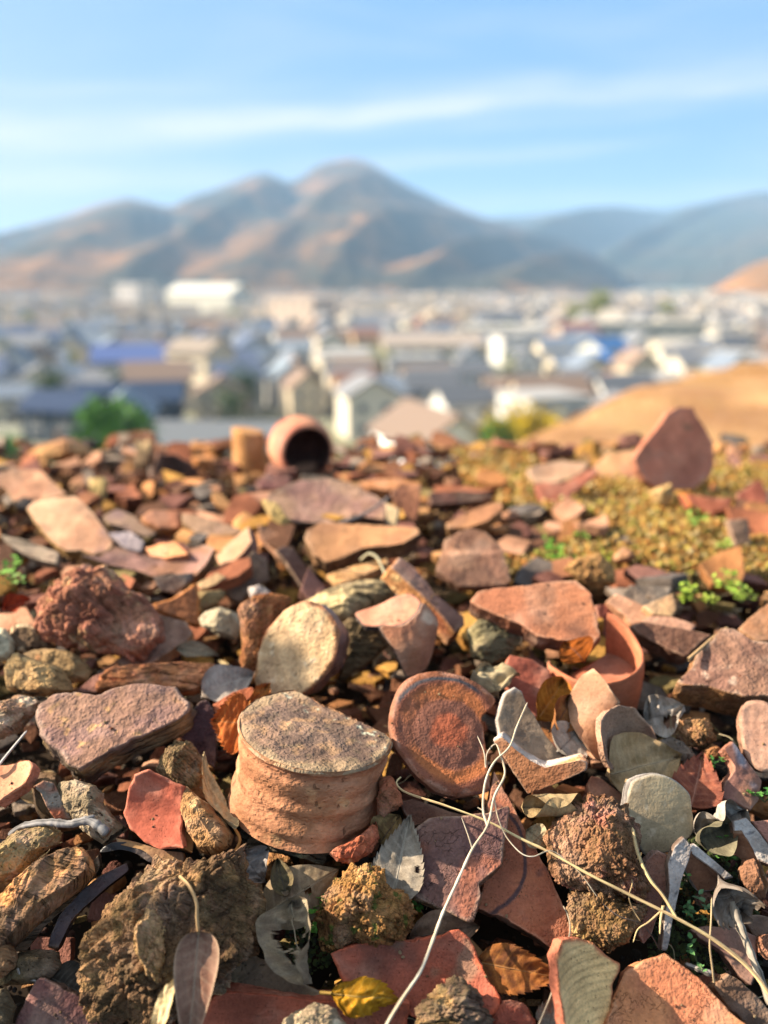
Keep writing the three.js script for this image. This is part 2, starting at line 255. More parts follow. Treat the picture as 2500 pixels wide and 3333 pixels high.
// a lump: both sides swell from the outline; facets, lumps and grain displace it
function lumpShape(out, o, seed) {
  const K = o.K || 120, R = o.R || 26; let per = 0;
  const seg = out.map((p, i) => { const q = out[(i + 1) % out.length], l = Math.hypot(q[0] - p[0], q[1] - p[1]); per += l; return l; });
  let A = 0, cu = 0, cv = 0; out.forEach((p, i) => { const q = out[(i + 1) % out.length], c = p[0] * q[1] - q[0] * p[1]; A += c; cu += (p[0] + q[0]) * c; cv += (p[1] + q[1]) * c; }); cu /= 3 * A; cv /= 3 * A;
  const r = rng(seed * 977 + 5), rim = []; let rm = 0;
  for (let j = 0; j < K; j++) { let s = j / K * per, i = 0; while (i < seg.length - 1 && s > seg[i]) { s -= seg[i]; i++; } const t = s / seg[i], p = out[i], q = out[(i + 1) % out.length]; rim.push([mix(p[0], q[0], t), mix(p[1], q[1], t)]); }
  for (let n = 0; n < (o.soften ?? 1); n++) { const c = rim.map((p, j) => { const a = rim[(j + K - 1) % K], b = rim[(j + 1) % K]; return [(2 * p[0] + a[0] + b[0]) / 4, (2 * p[1] + a[1] + b[1]) / 4]; }); c.forEach((p, j) => { rim[j] = p; }); }
  rim.push(rim[0]); for (const p of rim) rm = Math.max(rm, Math.hypot(p[0] - cu, p[1] - cv));
  const size = Math.sqrt(Math.abs(A) / 2), b = o.b ?? size * 0.55, bb = o.bb ?? b * 0.9, pw = o.pw ?? 0.62;
  const planes = []; for (let i = 0; i < (o.facets ?? 7); i++) { const a = r() * 6.283, e = 0.35 + r() * 0.95; planes.push([Math.cos(a) * Math.cos(e), Math.sin(a) * Math.cos(e), Math.sin(e), 0.66 + 0.22 * r()]); }
  const amp = o.amp ?? size * 0.05, fr = (o.fr ?? 1.6) / size, lump = o.lump ?? 0, lf = (o.lf ?? 5) / size, paint = painter(o, seed);
  const pt = (side) => (i, j) => {
    const t = Math.sin(i / R * Math.PI / 2), p = rim[j]; let x = (p[0] - cu) * t, y = (p[1] - cv) * t, h = Math.pow(Math.max(0, 1 - t * t), pw);
    let X = x / rm, Y = y / rm, Z = h;
    if (side > 0) for (const [a, c, d, l] of planes) { const s = X * a + Y * c + Z * d; if (s > l) { X -= a * (s - l); Y -= c * (s - l); Z -= d * (s - l); } }
    x = X * rm; y = Y * rm; let z = side > 0 ? Z * b : -h * bb;
    let nx = X / rm, ny = Y / rm, nz = z / (b * b) + side * 1e-6; const nl = Math.hypot(nx, ny, nz) || 1; nx /= nl; ny /= nl; nz /= nl;
    const q = o.squash || 1;
    let d = amp * (2.0 * fbm(x * fr + seed, y * fr * q, z * fr, 5));
    if (lump) {
      const wx = 0.35 * N3(x * lf * 1.3, y * lf * 1.3, z * lf * 1.3 + seed), [d1, d2, id] = worley(x * lf + seed + wx, y * lf * q + wx, z * lf), [e1, e2, ie] = worley(x * lf * 2.3 + wx, y * lf * 2.3 * q + seed, z * lf * 2.3), [f1, f2, jf] = worley(x * lf * 5.1, y * lf * 5.1 * q, z * lf * 5.1 + seed), k = (a, b) => Math.sqrt(Math.min(1, (b - a) * 2.4));
      d += lump * (0.3 + 0.95 * sstep(-0.18, 0.22, fbm(x * lf * 0.45 + seed, y * lf * 0.45, z * lf * 0.45, 3))) * (0.6 * (k(d1, d2) * (0.5 + 0.6 * id) - 0.5) + 0.42 * (k(e1, e2) * (0.4 + 0.8 * ie) - 0.4) + 0.10 * (k(f1, f2) * (0.4 + 0.6 * jf) - 0.4));
    }
    if (o.chip !== 0) { const cf = 2.2 / size, [c1, c2, ic] = worley(x * cf + seed * 1.7, y * cf * q, z * cf), [g1, g2, ig] = worley(x * cf * 2.7, y * cf * 2.7 * q + seed, z * cf * 2.7); d += size * (o.chip ?? 0.07) * (ic - 0.5 + 0.5 * (ig - 0.5)) * sstep(0, 0.12, c2 - c1) + size * 0.02 * fbm(x * cf * 7, y * cf * 7 * q, z * cf * 7 + seed, 3); }
    if (o.strata) d += o.strata * size * (fbm(x * 8, (y * (o.sy || 1) + z * 0.4) * 60 / (size * 20), seed, 4));
    return [x + cu + nx * d, y + cv + ny * d, z + nz * d];
  };
  const light = o.top ? hex(o.top) : null;
  const color = (i, j, p) => { let c = paint(p[0], p[1], p[2]); if (lump) { const [d1, d2, id] = worley(p[0] * lf + seed, p[1] * lf, p[2] * lf), [e1, e2, ie] = worley(p[0] * lf * 2.3, p[1] * lf * 2.3 + seed, p[2] * lf * 2.3), v = 0.66 + 0.4 * id + 0.35 * ie; c = [c[0] * v, c[1] * v * (1.06 - 0.12 * ie), c[2] * v]; } if (o.paint) c = o.paint(p[0] - cu, p[1] - cv, p[2], c, size); return c; };
  const uv = (i, j, p) => [(p[0] + p[2] * 0.6) / TILE + seed * 0.31, (p[1] - p[2] * 0.5) / TILE + seed * 0.17];
  const f = surface(R + 1, K + 1, pt(1), color, uv, true), g = surface(Math.max(6, R >> 1) + 1, K + 1, ((h) => (i, j) => h(i * R / Math.max(6, R >> 1), j))(pt(-1)), color, uv, true);
  const ix = g.index.array; for (let i = 0; i < ix.length; i += 3) { const t = ix[i]; ix[i] = ix[i + 1]; ix[i + 1] = t; }
  g.computeVertexNormals();
  return mergeGeometries([f, g]);
}
function frame(n) {
  const N = new THREE.Vector3(...n).normalize(), U = new THREE.Vector3(0, 1, 0).cross(N); if (U.length() < 0.05) U.set(1, 0, 0); U.normalize();
  const V = new THREE.Vector3().crossVectors(N, U), M = new THREE.Matrix4().makeBasis(U, V, N); return { N, U, V, Q: new THREE.Quaternion().setFromRotationMatrix(M) };
}
const lessFlip = (out) => { let A = 0; out.forEach((p, i) => { const q = out[(i + 1) % out.length]; A += p[0] * q[1] - q[0] * p[1]; }); return A < 0 ? out.reverse() : out; };
function unproject(o) {                             // pixel outline -> outline on the slab's own (possibly bowed) plane
  const pts = []; for (let i = 0; i < o.p.length; i += 2) pts.push([o.p[i], o.p[i + 1]]);
  let ax = 0, ay = 0; for (const [x, y] of pts) { ax += x / pts.length; ay += y / pts.length; }
  if (o.anchor) [ax, ay] = o.anchor;
  const O = hit(o.c, ax, ay, (o.up ?? 12) / 1000), { N, U, V, Q } = frame(o.n || [0, 0.8, 0.6]);
  if (o.dz) O.addScaledVector(sight(o.c, ax, ay), -o.dz / 1000);
  const ca = Math.cos(o.ca || 0), sa = Math.sin(o.ca || 0);
  const bow = o.bow || ((u, v) => { const x = u * ca + v * sa, y = -u * sa + v * ca; return (o.kx || 0) * x * x + (o.ky || 0) * y * y; });
  const EO = O.clone().sub(EYE);
  const onto = (x, y) => {
    const d = sight(o.c, x, y); let f = 0, u = 0, v = 0, dn = d.dot(N); if (Math.abs(dn) < 0.1) dn = 0.1 * Math.sign(dn || -1);
    for (let k = 0; k < 10; k++) { const t = (f + EO.dot(N)) / dn, q = d.clone().multiplyScalar(t).sub(EO); u = q.dot(U); v = q.dot(V); f = mix(f, clamp(bow(u, v), -0.02, 0.02), 0.7); }
    return [u, v];
  };
  return { O, Q, N, U, V, onto, out: lessFlip(pts.map(([x, y]) => onto(x, y))) };
}
// a broken slab or shell: o = { name, label, cat, group, mat, c: crop, p: outline px, n, up (mm above the heap), th (mm), ... }
function slab(o) {
  const seed = o.seed || (seedAt += 1.37);
  if (o.kx === undefined && o.ky === undefined && !o.bow) o = { ...o, kx: 2.6 * Math.sin(seed * 12.9), ky: 1.8 * Math.sin(seed * 7.3), ca: seed };
  if (!o.relief && (o.mat === 'smooth' || o.mat === 'clay')) o = { ...o, relief: (u, v) => 0.00005 * Math.sin((u * Math.cos(seed) + v * Math.sin(seed)) * 1100 + 2.5 * N3(u * 40, v * 40, seed)) };
  if (o.scorch === undefined) o = { ...o, scorch: 0.5 };
  const s = unproject(o);
  if (o.centrePx) o = { ...o, centre: s.onto(...o.centrePx) };
  if (o.make) o = { ...o, ...o.make(s) };
  const g = slabShapes(s.out, { ...o, th: (o.th ?? 9) / 1000, amp: o.amp === undefined ? undefined : o.amp / 1000, bev: o.bev === undefined ? undefined : o.bev / 1000 }, seed);
  const m = MAT[o.mat || 'clay'], em = MAT[o.emat || 'gritty'];
  const root = new THREE.Group();
  part(root, g.face, m, o.faceName || 'face'); part(root, mergeGeometries([g.edge, g.back]), em, 'broken_edge');
  root.position.copy(s.O); root.quaternion.copy(s.Q);
  root.userData.frame = s;
  const t = o.into ? (o.into.add(root), root) : thing(root, o.name, o.label, o.cat || 'shard', o.group);
  delete root.userData.frame; return t;
}
function lump(o) {
  const seed = o.seed || (seedAt += 1.37), s = unproject({ up: 14, n: [0, 0.6, 0.8], ...o });
  const g = lumpShape(s.out, { ...o, b: o.b && o.b / 1000, bb: o.bb && o.bb / 1000, amp: o.amp && o.amp / 1000, lump: o.lump && o.lump / 1000 }, seed);
  const mesh = new THREE.Mesh(g, MAT[o.mat || 'stone']); mesh.position.copy(s.O); mesh.quaternion.copy(s.Q);
  if (!o.parts) return thing(mesh, o.name, o.label, o.cat || 'stone', o.group);
  const root = new THREE.Group(); root.position.copy(s.O); root.quaternion.copy(s.Q); mesh.position.set(0, 0, 0); mesh.quaternion.identity(); mesh.name = o.bodyName || 'body'; root.add(mesh); o.parts(root, s);
  return thing(root, o.name, o.label, o.cat || 'stone', o.group);
}
// turned ware: PROFILE is [[radius, height, shade], ...] run round the axis (local y); a0..a1 radians; plan(angle, k) limits the radius; warp moves points
function turned(profile, o, seed = 1) {
  const K = o.K || 96, M = [], sub = o.sub || 4; for (let i = 0; i < profile.length - 1; i++) for (let s = 0; s < sub; s++) M.push(profile[i].map((v, k) => mix(v, profile[i + 1][k], s / sub))); M.push(profile[profile.length - 1]);
  const full = o.a1 === undefined, a0 = o.a0 || 0, a1 = full ? Math.PI * 2 : o.a1, paint = painter(o, seed), jag = o.jag ?? 0.05;
  let arc = 0; const run = M.map((p, i) => (i ? arc += Math.hypot(p[0] - M[i - 1][0], p[1] - M[i - 1][1]) : 0));
  const at = (i, j) => {
    let [r, y] = M[i]; const t = j / K, j0 = full ? 0 : jag * fbm(run[i] * 60, seed, 0.5, 3) * 2 + (o.skew ? o.skew(y, 0) : 0), j1 = full ? 0 : jag * fbm(run[i] * 60, seed, 7.5, 3) * 2 + (o.skew ? o.skew(y, 1) : 0), a = mix(a0 + j0, a1 + j1, t);
    if (o.plan) r = Math.min(r, Math.max(0.0005, o.plan(a, r, y)));
    const x0 = Math.cos(a) * r, z0 = -Math.sin(a) * r, n = (o.amp || 0.0006) * (1.5 * fbm(x0 * 50 + seed, y * 50, z0 * 50, 3) + 0.7 * fbm(x0 * 240, y * 240, z0 * 240 + seed, 2));
    let rr = r + (r > 0.002 ? n : 0), yy = y + (o.ampY ? o.ampY * fbm(x0 * 70, 3.3, z0 * 70 + seed, 3) : 0) * (o.ampY ? 1 : 0);
    let p = [Math.cos(a) * rr, yy, -Math.sin(a) * rr]; return o.warp ? o.warp(p, a, i / (M.length - 1), seed) : p;
  };
  const col = (i, j, p) => { const c = paint(p[0], p[1], p[2]); return o.paint ? o.paint(p, i / (M.length - 1), mix(a0, a1, j / K), c) : c; };
  const uv = o.planar ? (i, j, p) => [p[0] / TILE, p[2] / TILE] : (i, j) => [mix(a0, a1, j / K) * (o.ur || 0.03) / TILE, run[i] / TILE + seed * 0.3];
  const g = surface(M.length, K + 1, at, col, uv, full);
  if (full || !o.caps) return [g];
  const caps = [0, K].map((j) => {                                 // the broken faces of an open shell
    const pts = M.map((_, i) => at(i, j)), axis = pts.map(([x, y, z]) => new THREE.Vector2(Math.hypot(x, z), y)), tri = THREE.ShapeUtils.triangulateShape(axis, []), P = [], C = [], T = [], e = painter({ ...o, col: o.edge || o.col, col2: o.edge2 || o.edge || o.col }, seed + 3);
    for (const t of tri) for (const k of t) { P.push(...pts[k]); C.push(...e(...pts[k])); T.push(axis[k].x / TILE, axis[k].y / TILE); }
    const c = new THREE.BufferGeometry(); c.setAttribute('position', new THREE.Float32BufferAttribute(P, 3)); c.setAttribute('color', new THREE.Float32BufferAttribute(C, 3)); c.setAttribute('uv', new THREE.Float32BufferAttribute(T, 2)); c.setIndex([...Array(P.length / 3).keys()]); c.computeVertexNormals(); return c;
  });
  return [g, mergeGeometries(caps)];
}
function axisFrame(axis, facing = [0, 0, 1]) {      // local y along AXIS, local z as near FACING as can be
  const Y = new THREE.Vector3(...axis).normalize(), X = new THREE.Vector3().crossVectors(Y, new THREE.Vector3(...facing)).normalize(), Z = new THREE.Vector3().crossVectors(X, Y);
  return new THREE.Quaternion().setFromRotationMatrix(new THREE.Matrix4().makeBasis(X, Y, Z));
}
const pxSize = (p) => p.clone().sub(EYE).applyMatrix4(new THREE.Matrix4().makeRotationX(PITCH)).z * -2 * TAN / 2212;     // metres that one of 2212 picture rows covers at that point

// ---------------------------------------------------------------- leaves and stalks
const LEAFMAT = new THREE.MeshPhysicalMaterial({ vertexColors: true, roughness: 0.95, side: THREE.DoubleSide, specularIntensity: 0.1, bumpMap: TEX.clay[1], bumpScale: 0.0003, map: TEX.clay[0] });
const STALKMAT = new THREE.MeshPhysicalMaterial({ vertexColors: true, roughness: 0.75, map: TEX.layer[0], bumpMap: TEX.layer[1], bumpScale: 0.0003 });
function tube(points, r0, r1, col, o = {}) {
  const c = new THREE.CatmullRomCurve3(points, false, 'centripetal'), n = o.n || Math.max(8, points.length * 7), f = c.computeFrenetFrames(n, false), S = o.sides || 8, a = hex(col), b = hex(o.col2 || col);
  return surface(n + 1, S + 1, (i, j) => {
    const t = i / n, p = c.getPointAt(t), r = mix(r0, r1, t) * (i === n && o.tip ? 0.2 : 1) * (1 + (o.knob || 0.08) * N3(t * n * 0.5, 3.1, r0 * 900)), q = j / S * Math.PI * 2;
    return p.addScaledVector(f.normals[i], Math.cos(q) * r).addScaledVector(f.binormals[i], Math.sin(q) * r).toArray();
  }, (i, j) => { const k = sstep(-0.15, 0.2, N3(i * 0.12, j * 0.4, r0 * 500)), v = 1 + 0.12 * N3(i * 0.3, j, 2.2); return mix3(a, b, k).map((x) => x * v); }, (i, j) => [i / n * c.getLength() / TILE * 0.5, j / S * 0.12], true);
}
function capped(points, r, col) {                   // the cut end of a twig: a slightly domed disc
  const n = points.length, p = points[n - 1], d = p.clone().sub(points[n - 2]).normalize(), g = new THREE.SphereGeometry(r, 10, 5, 0, Math.PI * 2, 0, Math.PI / 2); g.scale(1, 0.25, 1);
  g.applyQuaternion(new THREE.Quaternion().setFromUnitVectors(new THREE.Vector3(0, 1, 0), d)); g.translate(p.x, p.y, p.z);
  const c = hex(col), C = new Float32Array(g.attributes.position.count * 3); for (let i = 0; i < C.length; i += 3) C.set(c, i); g.setAttribute('color', new THREE.BufferAttribute(C, 3)); return g;
}
// a dry leaf: a (base) and b (tip) pixels, each with its height in mm over the heap; w its width in metres
function leaf(o) {
  const seed = o.seed || (seedAt += 1.37), A = hit(o.c, o.a[0], o.a[1], (o.a[2] ?? 15) / 1000), E = hit(o.c, o.b[0], o.b[1], (o.b[2] ?? 15) / 1000), L = A.distanceTo(E);
  const Y = E.clone().sub(A).normalize(), N = new THREE.Vector3(...(o.n || [0, 0.8, 0.6])); N.addScaledVector(Y, -N.dot(Y)).normalize(); const X = new THREE.Vector3().crossVectors(Y, N);
  const M = o.M || 72, W = o.W || 20, w = o.w ? o.w / 1000 : L * 0.3, teeth = o.teeth ?? 13, a = hex(o.col), b = hex(o.col2 || o.col), v3 = hex(o.vein || o.col2 || o.col), bend = (o.bend ?? 4) / 1000, curl = (o.curl ?? 3) / 1000, tw = o.tw || 0, veins = o.veins ?? 9, roll = o.roll || 0;
  const hw = (s) => w / 2 * Math.pow(Math.sin(Math.PI * Math.pow(s, o.shape ?? 0.82)), 0.85) * (1 - 0.25 * s) * 1.12;
  const spine = (s) => [0, 0, bend * 4 * s * (1 - s) + 0.12 * L * 0.2 * N3(s * 2.2, seed, 0.4)];
  const at = (i, j) => {
    const s = i / M, x = j / W * 2 - 1, ax = Math.abs(x), tooth = teeth ? 1 + 0.07 * (((s * teeth) % 1) - 0.3) * sstep(0.8, 1, ax) : 1, sweep = teeth ? 0.002 * ax * (((s * teeth) % 1)) * sstep(0.85, 1, ax) : 0;
    const h = hw(s) * tooth, ang = tw * s + 0.5 * N3(s * 2.5, seed, 1.1) * (o.wave ?? 0.6);
    let lx = x * h, lz = curl * ax * ax * (1 + 0.6 * N3(s * 3, x > 0 ? 4.4 : 9.1, seed)) + (o.wave ?? 0.6) * 0.0022 * N3(s * 7 + x, x * 2.3, seed) - 0.0005 * Math.exp(-x * x * 120) - 0.00016 * (1 - Math.abs(Math.sin((s * veins - ax * 1.1) * Math.PI))) * sstep(0.04, 0.2, ax);
    if (roll) { const R = w / (2 * roll), q = lx / R; lx = R * Math.sin(q); lz += R * (1 - Math.cos(q)); }
    const c = spine(s), cx = lx * Math.cos(ang) - lz * Math.sin(ang), cz = lx * Math.sin(ang) + lz * Math.cos(ang) + c[2];
    return [cx, s * L + sweep, cz];
  };
  const holes = o.holes || [];
  let g = surface(M + 1, W + 1, at, (i, j) => {
    const s = i / M, x = j / W * 2 - 1, ax = Math.abs(x); let c = mix3(a, b, sstep(-0.2, 0.25, fbm(s * 5 + seed, x * 2.5, 0.5, 4)));
    const vein = Math.max(1 - sstep(0.0, 0.05, ax), 0.5 * (1 - sstep(0.05, 0.16, Math.abs(((s * veins - ax * 1.1) % 1 + 1) % 1 - 0.5))) * (1 - 0.5 * ax)); c = mix3(c, v3, vein * 0.8);
    if (o.rim) c = mix3(c, hex(o.rim), sstep(0.86, 0.98, ax) * 0.8);
    const k = 0.95 + 0.3 * fbm(s * 22, x * 9, seed, 3); return c.map((q) => q * k * 1.12);
  }, (i, j) => [j / W * w / TILE * 2, i / M * L / TILE * 2]);
  if (holes.length) {                               // nibbled gaps: leave those cells out
    const keep = [], ix = g.index.array; for (let k = 0; k < ix.length; k += 3) { const q = ix[k], s = Math.floor(q / (W + 1)) / M, x = (q % (W + 1)) / W * 2 - 1; if (!holes.some(([hs, hx, hr]) => Math.hypot((s - hs) * L / w * 2, x - hx) < hr * (1 + 0.5 * N3(s * 20, x * 6, seed)))) keep.push(ix[k], ix[k + 1], ix[k + 2]); }
    g.setIndex(keep); g.computeVertexNormals();
  }
  const root = new THREE.Group(); root.position.copy(A); root.quaternion.setFromRotationMatrix(new THREE.Matrix4().makeBasis(X, Y, N));
  part(root, g, LEAFMAT, 'blade');
  const mid = []; for (let i = 0; i <= 10; i++) { const p = at(Math.round(i / 10 * M * 0.94), W / 2); mid.push(new THREE.Vector3(p[0], p[1], p[2] - 0.0001)); }
  part(root, tube(mid, 0.00055, 0.00018, o.vein || o.col2 || o.col, { sides: 6 }), STALKMAT, 'midrib');
  if (o.stalk) {
    const q = root.quaternion.clone().invert(), pts = [new THREE.Vector3(0, 0.001, 0), ...o.stalk.map(([x, y, u]) => hit(o.c, x, y, u / 1000).sub(A).applyQuaternion(q))];
    part(root, tube(pts, 0.0008, o.stalkTip ? o.stalkTip / 1000 : 0.0009, o.stalkCol || o.vein || o.col, { sides: 7, tip: true }), STALKMAT, 'stalk');
  }
  return thing(root, o.name || 'dry_leaf', o.label, o.cat || 'leaf', o.group);
}
// a stem or twig along pixels [x, y, mm over the heap]; side: list of further runs
function stem(o) {
  const w = ([x, y, u]) => hit(o.c, x, y, (u ?? 25) / 1000), P = o.p.map(w), r = o.r / 1000, root = new THREE.Group(), A = P[0].clone(), loc = (q) => q.clone().sub(A);
  root.position.copy(A);
  const pts = P.map(loc); part(root, tube(pts, r, (o.r1 ?? o.r * 0.6) / 1000, o.col, { col2: o.col2, n: o.nn, knob: o.knob, tip: true, sides: o.sides }), STALKMAT, o.main || 'main_stem');
  for (const s of o.side || []) part(root, tube(s.p.map(w).map(loc), s.r / 1000, (s.r1 ?? s.r * 0.5) / 1000, s.col || o.col, { col2: o.col2, tip: true }), STALKMAT, 'side_stem');
  if (o.cut) { const c = capped(pts, (o.r1 ?? o.r) / 1000 * 1.02, o.cut); part(root, c, STALKMAT, 'cut_end'); }
  return thing(root, o.name, o.label, o.cat || 'stem', o.group);
}
// ---------------------------------------------------------------- the ground: heap, crest, orange slope, the plain below
const plainMat = new THREE.MeshPhysicalMaterial({ vertexColors: true, roughness: 1, side: THREE.DoubleSide, specularIntensity: 0.3 });
{
  const NR = 250, NA = 300, r0 = 0.10, r1 = 9000, rad = (i) => r0 * Math.pow(r1 / r0, i / NR), ang = (j) => { const t = j / NA * 2 - 1; return Math.PI * (0.45 * t + 0.55 * t * t * t); };
  const g = surface(NR + 1, NA + 1, (i, j) => {
    const r = rad(i), a = ang(j), x = Math.sin(a) * r, z = -Math.cos(a) * r; let y = land(x, z);
    if (r < 2.2) y += -0.075 * (1 - sstep(1.15, 2.0, r)) + 0.008 * fbm(x * 22, 0.3, z * 22, 3);
    if (z > 0) y = -0.12 - 0.10 * z;
    y = Math.max(y, -60); if (z <= 0 && r > 1.6 && r < 40) y += 0.018 * Math.min(r, 8) * fbm(x * 0.8, 0.7, z * 0.8, 4);
    if (r > 60) y += 0.8 * fbm(x * 0.01, 2.7, z * 0.01, 3);
    return [x, y, z];
  }, (i, j, p) => {
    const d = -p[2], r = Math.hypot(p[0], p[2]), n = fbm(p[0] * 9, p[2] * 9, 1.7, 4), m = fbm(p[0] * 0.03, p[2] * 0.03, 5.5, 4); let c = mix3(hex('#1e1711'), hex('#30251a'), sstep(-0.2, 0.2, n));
    c = mix3(c, mix3(hex('#6f5a38'), hex('#8d7244'), sstep(-0.15, 0.2, n)), sstep(0.10, 0.26, p[0]) * sstep(0.7, 0.85, d) * (1 - sstep(1.3, 1.6, d)));
    c = mix3(c, mix3(mix3(hex('#a58058'), hex('#856242'), sstep(-0.2, 0.2, fbm(p[0] * 1.6, p[2] * 1.6, 3.1, 5))), hex('#7d6a42'), 0.6 * sstep(0.08, 0.3, fbm(p[0] * 0.9, p[2] * 2.2, 7.1, 4))), sstep(1.3, 2.2, r));
    c = mix3(c, mix3(hex('#5d6340'), hex('#7d7460'), sstep(-0.1, 0.15, m)), sstep(24, 50, r));
    return mix3(c, mix3(hex('#84837c'), hex('#6d7058'), sstep(-0.15, 0.2, m)), sstep(90, 160, r));
  }, (i, j, p) => [p[0], p[2]]);
  place(new THREE.Mesh(g, plainMat), 'ground', 'structure');
  // dry grass on the orange slope
  const r = rng(91), blades = []; for (let k = 0; k < 7; k++) { const a = r() * 6.283, l = 0.6 + 0.6 * r(), bend = new THREE.Vector3(Math.cos(a), 0, Math.sin(a)); blades.push(surface(5, 2, (i, j) => { const s = i / 4, w = 0.05 * (1 - s) * (j - 0.5); return [bend.x * s * s * 0.5 * l - bend.z * w, s * l, bend.z * s * s * 0.5 * l + bend.x * w]; }, () => [1, 1, 1], (i, j) => [j, i])); }
  const tuft = mergeGeometries(blades), n = 14000, im = new THREE.InstancedMesh(tuft, new THREE.MeshPhysicalMaterial({ roughness: 1, side: THREE.DoubleSide, color: 0xffffff, specularIntensity: 0.2 }), n), o = new THREE.Object3D(), c = new THREE.Color();
  for (let k = 0; k < n; k++) {
    let x, z; do { z = -(1.6 + 17 * r()); const xc = crest(-z); x = xc - 0.4 + r() * (-z * 0.5 - xc + 1.2); } while (x > -z * 0.6);
    const s = (0.03 + 0.06 * r()) * (0.5 - z * 0.06); o.position.set(x, land(x, z) - 0.01, z); o.rotation.set(0.3 * (r() - 0.5), r() * 6, 0.3 * (r() - 0.5)); o.scale.set(s, s * 0.5, s); o.updateMatrix(); im.setMatrixAt(k, o.matrix); c.set(['#a8804e', '#b58c5c', '#94703e', '#a8825a', '#a87644', '#8a7448'][Math.floor(r() * 6)]); im.setColorAt(k, c);
  }
  place(im, 'dry_grass', 'stuff', 'dry orange grass covering the slope beyond the heap', 'grass');
}
// ---------------------------------------------------------------- mountains
{
  const el = (x, y) => { const d = sight('W', x, y); return [Math.atan2(d.x, -d.z), d.y / Math.hypot(d.x, d.z)]; };
  const range = (name, label, px, R, foot, depth, amp, spur, cols, seed, orange) => {
    const line = curve(px.map(([x, y]) => el(x, y)));
    const a0 = el(px[0][0], px[0][1])[0], a1 = el(px[px.length - 1][0], 600)[0], NA = 300, NR = 110;
    const H = (a, r) => {
      const t = (r - foot) / (R - foot), s = (a - 0.24 * (t - 1)) * spur, rid = 1 - Math.abs(N3(s, 0.4, seed)) * 2.2, rid2 = 1 - Math.abs(N3(s * 2.3 + 0.6 * t, 0.9 + t, seed + 3)) * 2;
      const base = Math.max(0, line(a) * R + 20), up = t <= 1 ? Math.pow(clamp(t), 0.92) : Math.max(0, 1 - (t - 1) * 1.2);
      const body = base * up, k = t <= 1 ? t * (1 - t) * 4 : 0;
      return -20 + body + amp * k * (rid * 0.9 + rid2 * 0.12 - 0.45) * sstep(0, 60, base) + base * 0.02 * fbm(a * 60, r * 0.008, seed, 3) * (t < 1 ? 1 : 0.4);
    };
    const g = surface(NR + 1, NA + 1, (i, j) => { const a = mix(a0, a1, j / NA), r = foot + (depth - foot) * i / NR; return [Math.sin(a) * r, H(a, r), -Math.cos(a) * r]; }, (i, j, p) => {
      const n = fbm(p[0] * 0.006, p[1] * 0.012, p[2] * 0.006 + seed, 5), m = fbm(p[0] * 0.03, p[1] * 0.03, p[2] * 0.03 + seed, 3);
      let c = mix3(hex(cols[0]), hex(cols[1]), sstep(-0.12, 0.14, n)); return mix3(c, hex(cols[2]), 0.8 * sstep(orange, orange + 0.3, 0.5 * m + n * 0.6)).map((v) => v * (0.85 + 0.2 * (m + 0.3)));
    }, (i, j, p) => [p[0], p[2]]);
    place(new THREE.Mesh(g, plainMat), name, 'structure', label);
  };
  range('mountain', 'broad peaked mountain with autumn woods', [[-900, 560], [-500, 520], [-250, 560], [0, 505], [130, 468], [270, 428], [370, 446], [400, 430], [480, 404], [570, 373], [630, 390], [690, 355], [752, 342], [796, 349], [860, 388], [960, 437], [1060, 474], [1200, 512], [1300, 562], [1380, 630], [1440, 665]], 2100, 860, 3000, 36, 10, ['#333122', '#4a3a24', '#835d34'], 4.2, -0.04);
  range('far_range', 'blue wooded range beyond the mountain', [[930, 520], [1050, 478], [1150, 465], [1250, 457], [1330, 462], [1430, 467], [1500, 446], [1600, 430], [1700, 424], [1900, 440], [2400, 400], [3000, 470]], 3400, 1500, 4600, 110, 11, ['#343a2c', '#443e2c', '#5c4830'], 8.9, 0.1);
  range('near_hill', 'orange autumn hill at the edge of the town', [[1500, 640], [1560, 612], [1610, 580], [1660, 560], [1800, 530], [2200, 540], [2700, 580]], 900, 640, 1500, 12, 18, ['#7a5a34', '#94683a', '#a87440'], 2.4, 0.0);
}
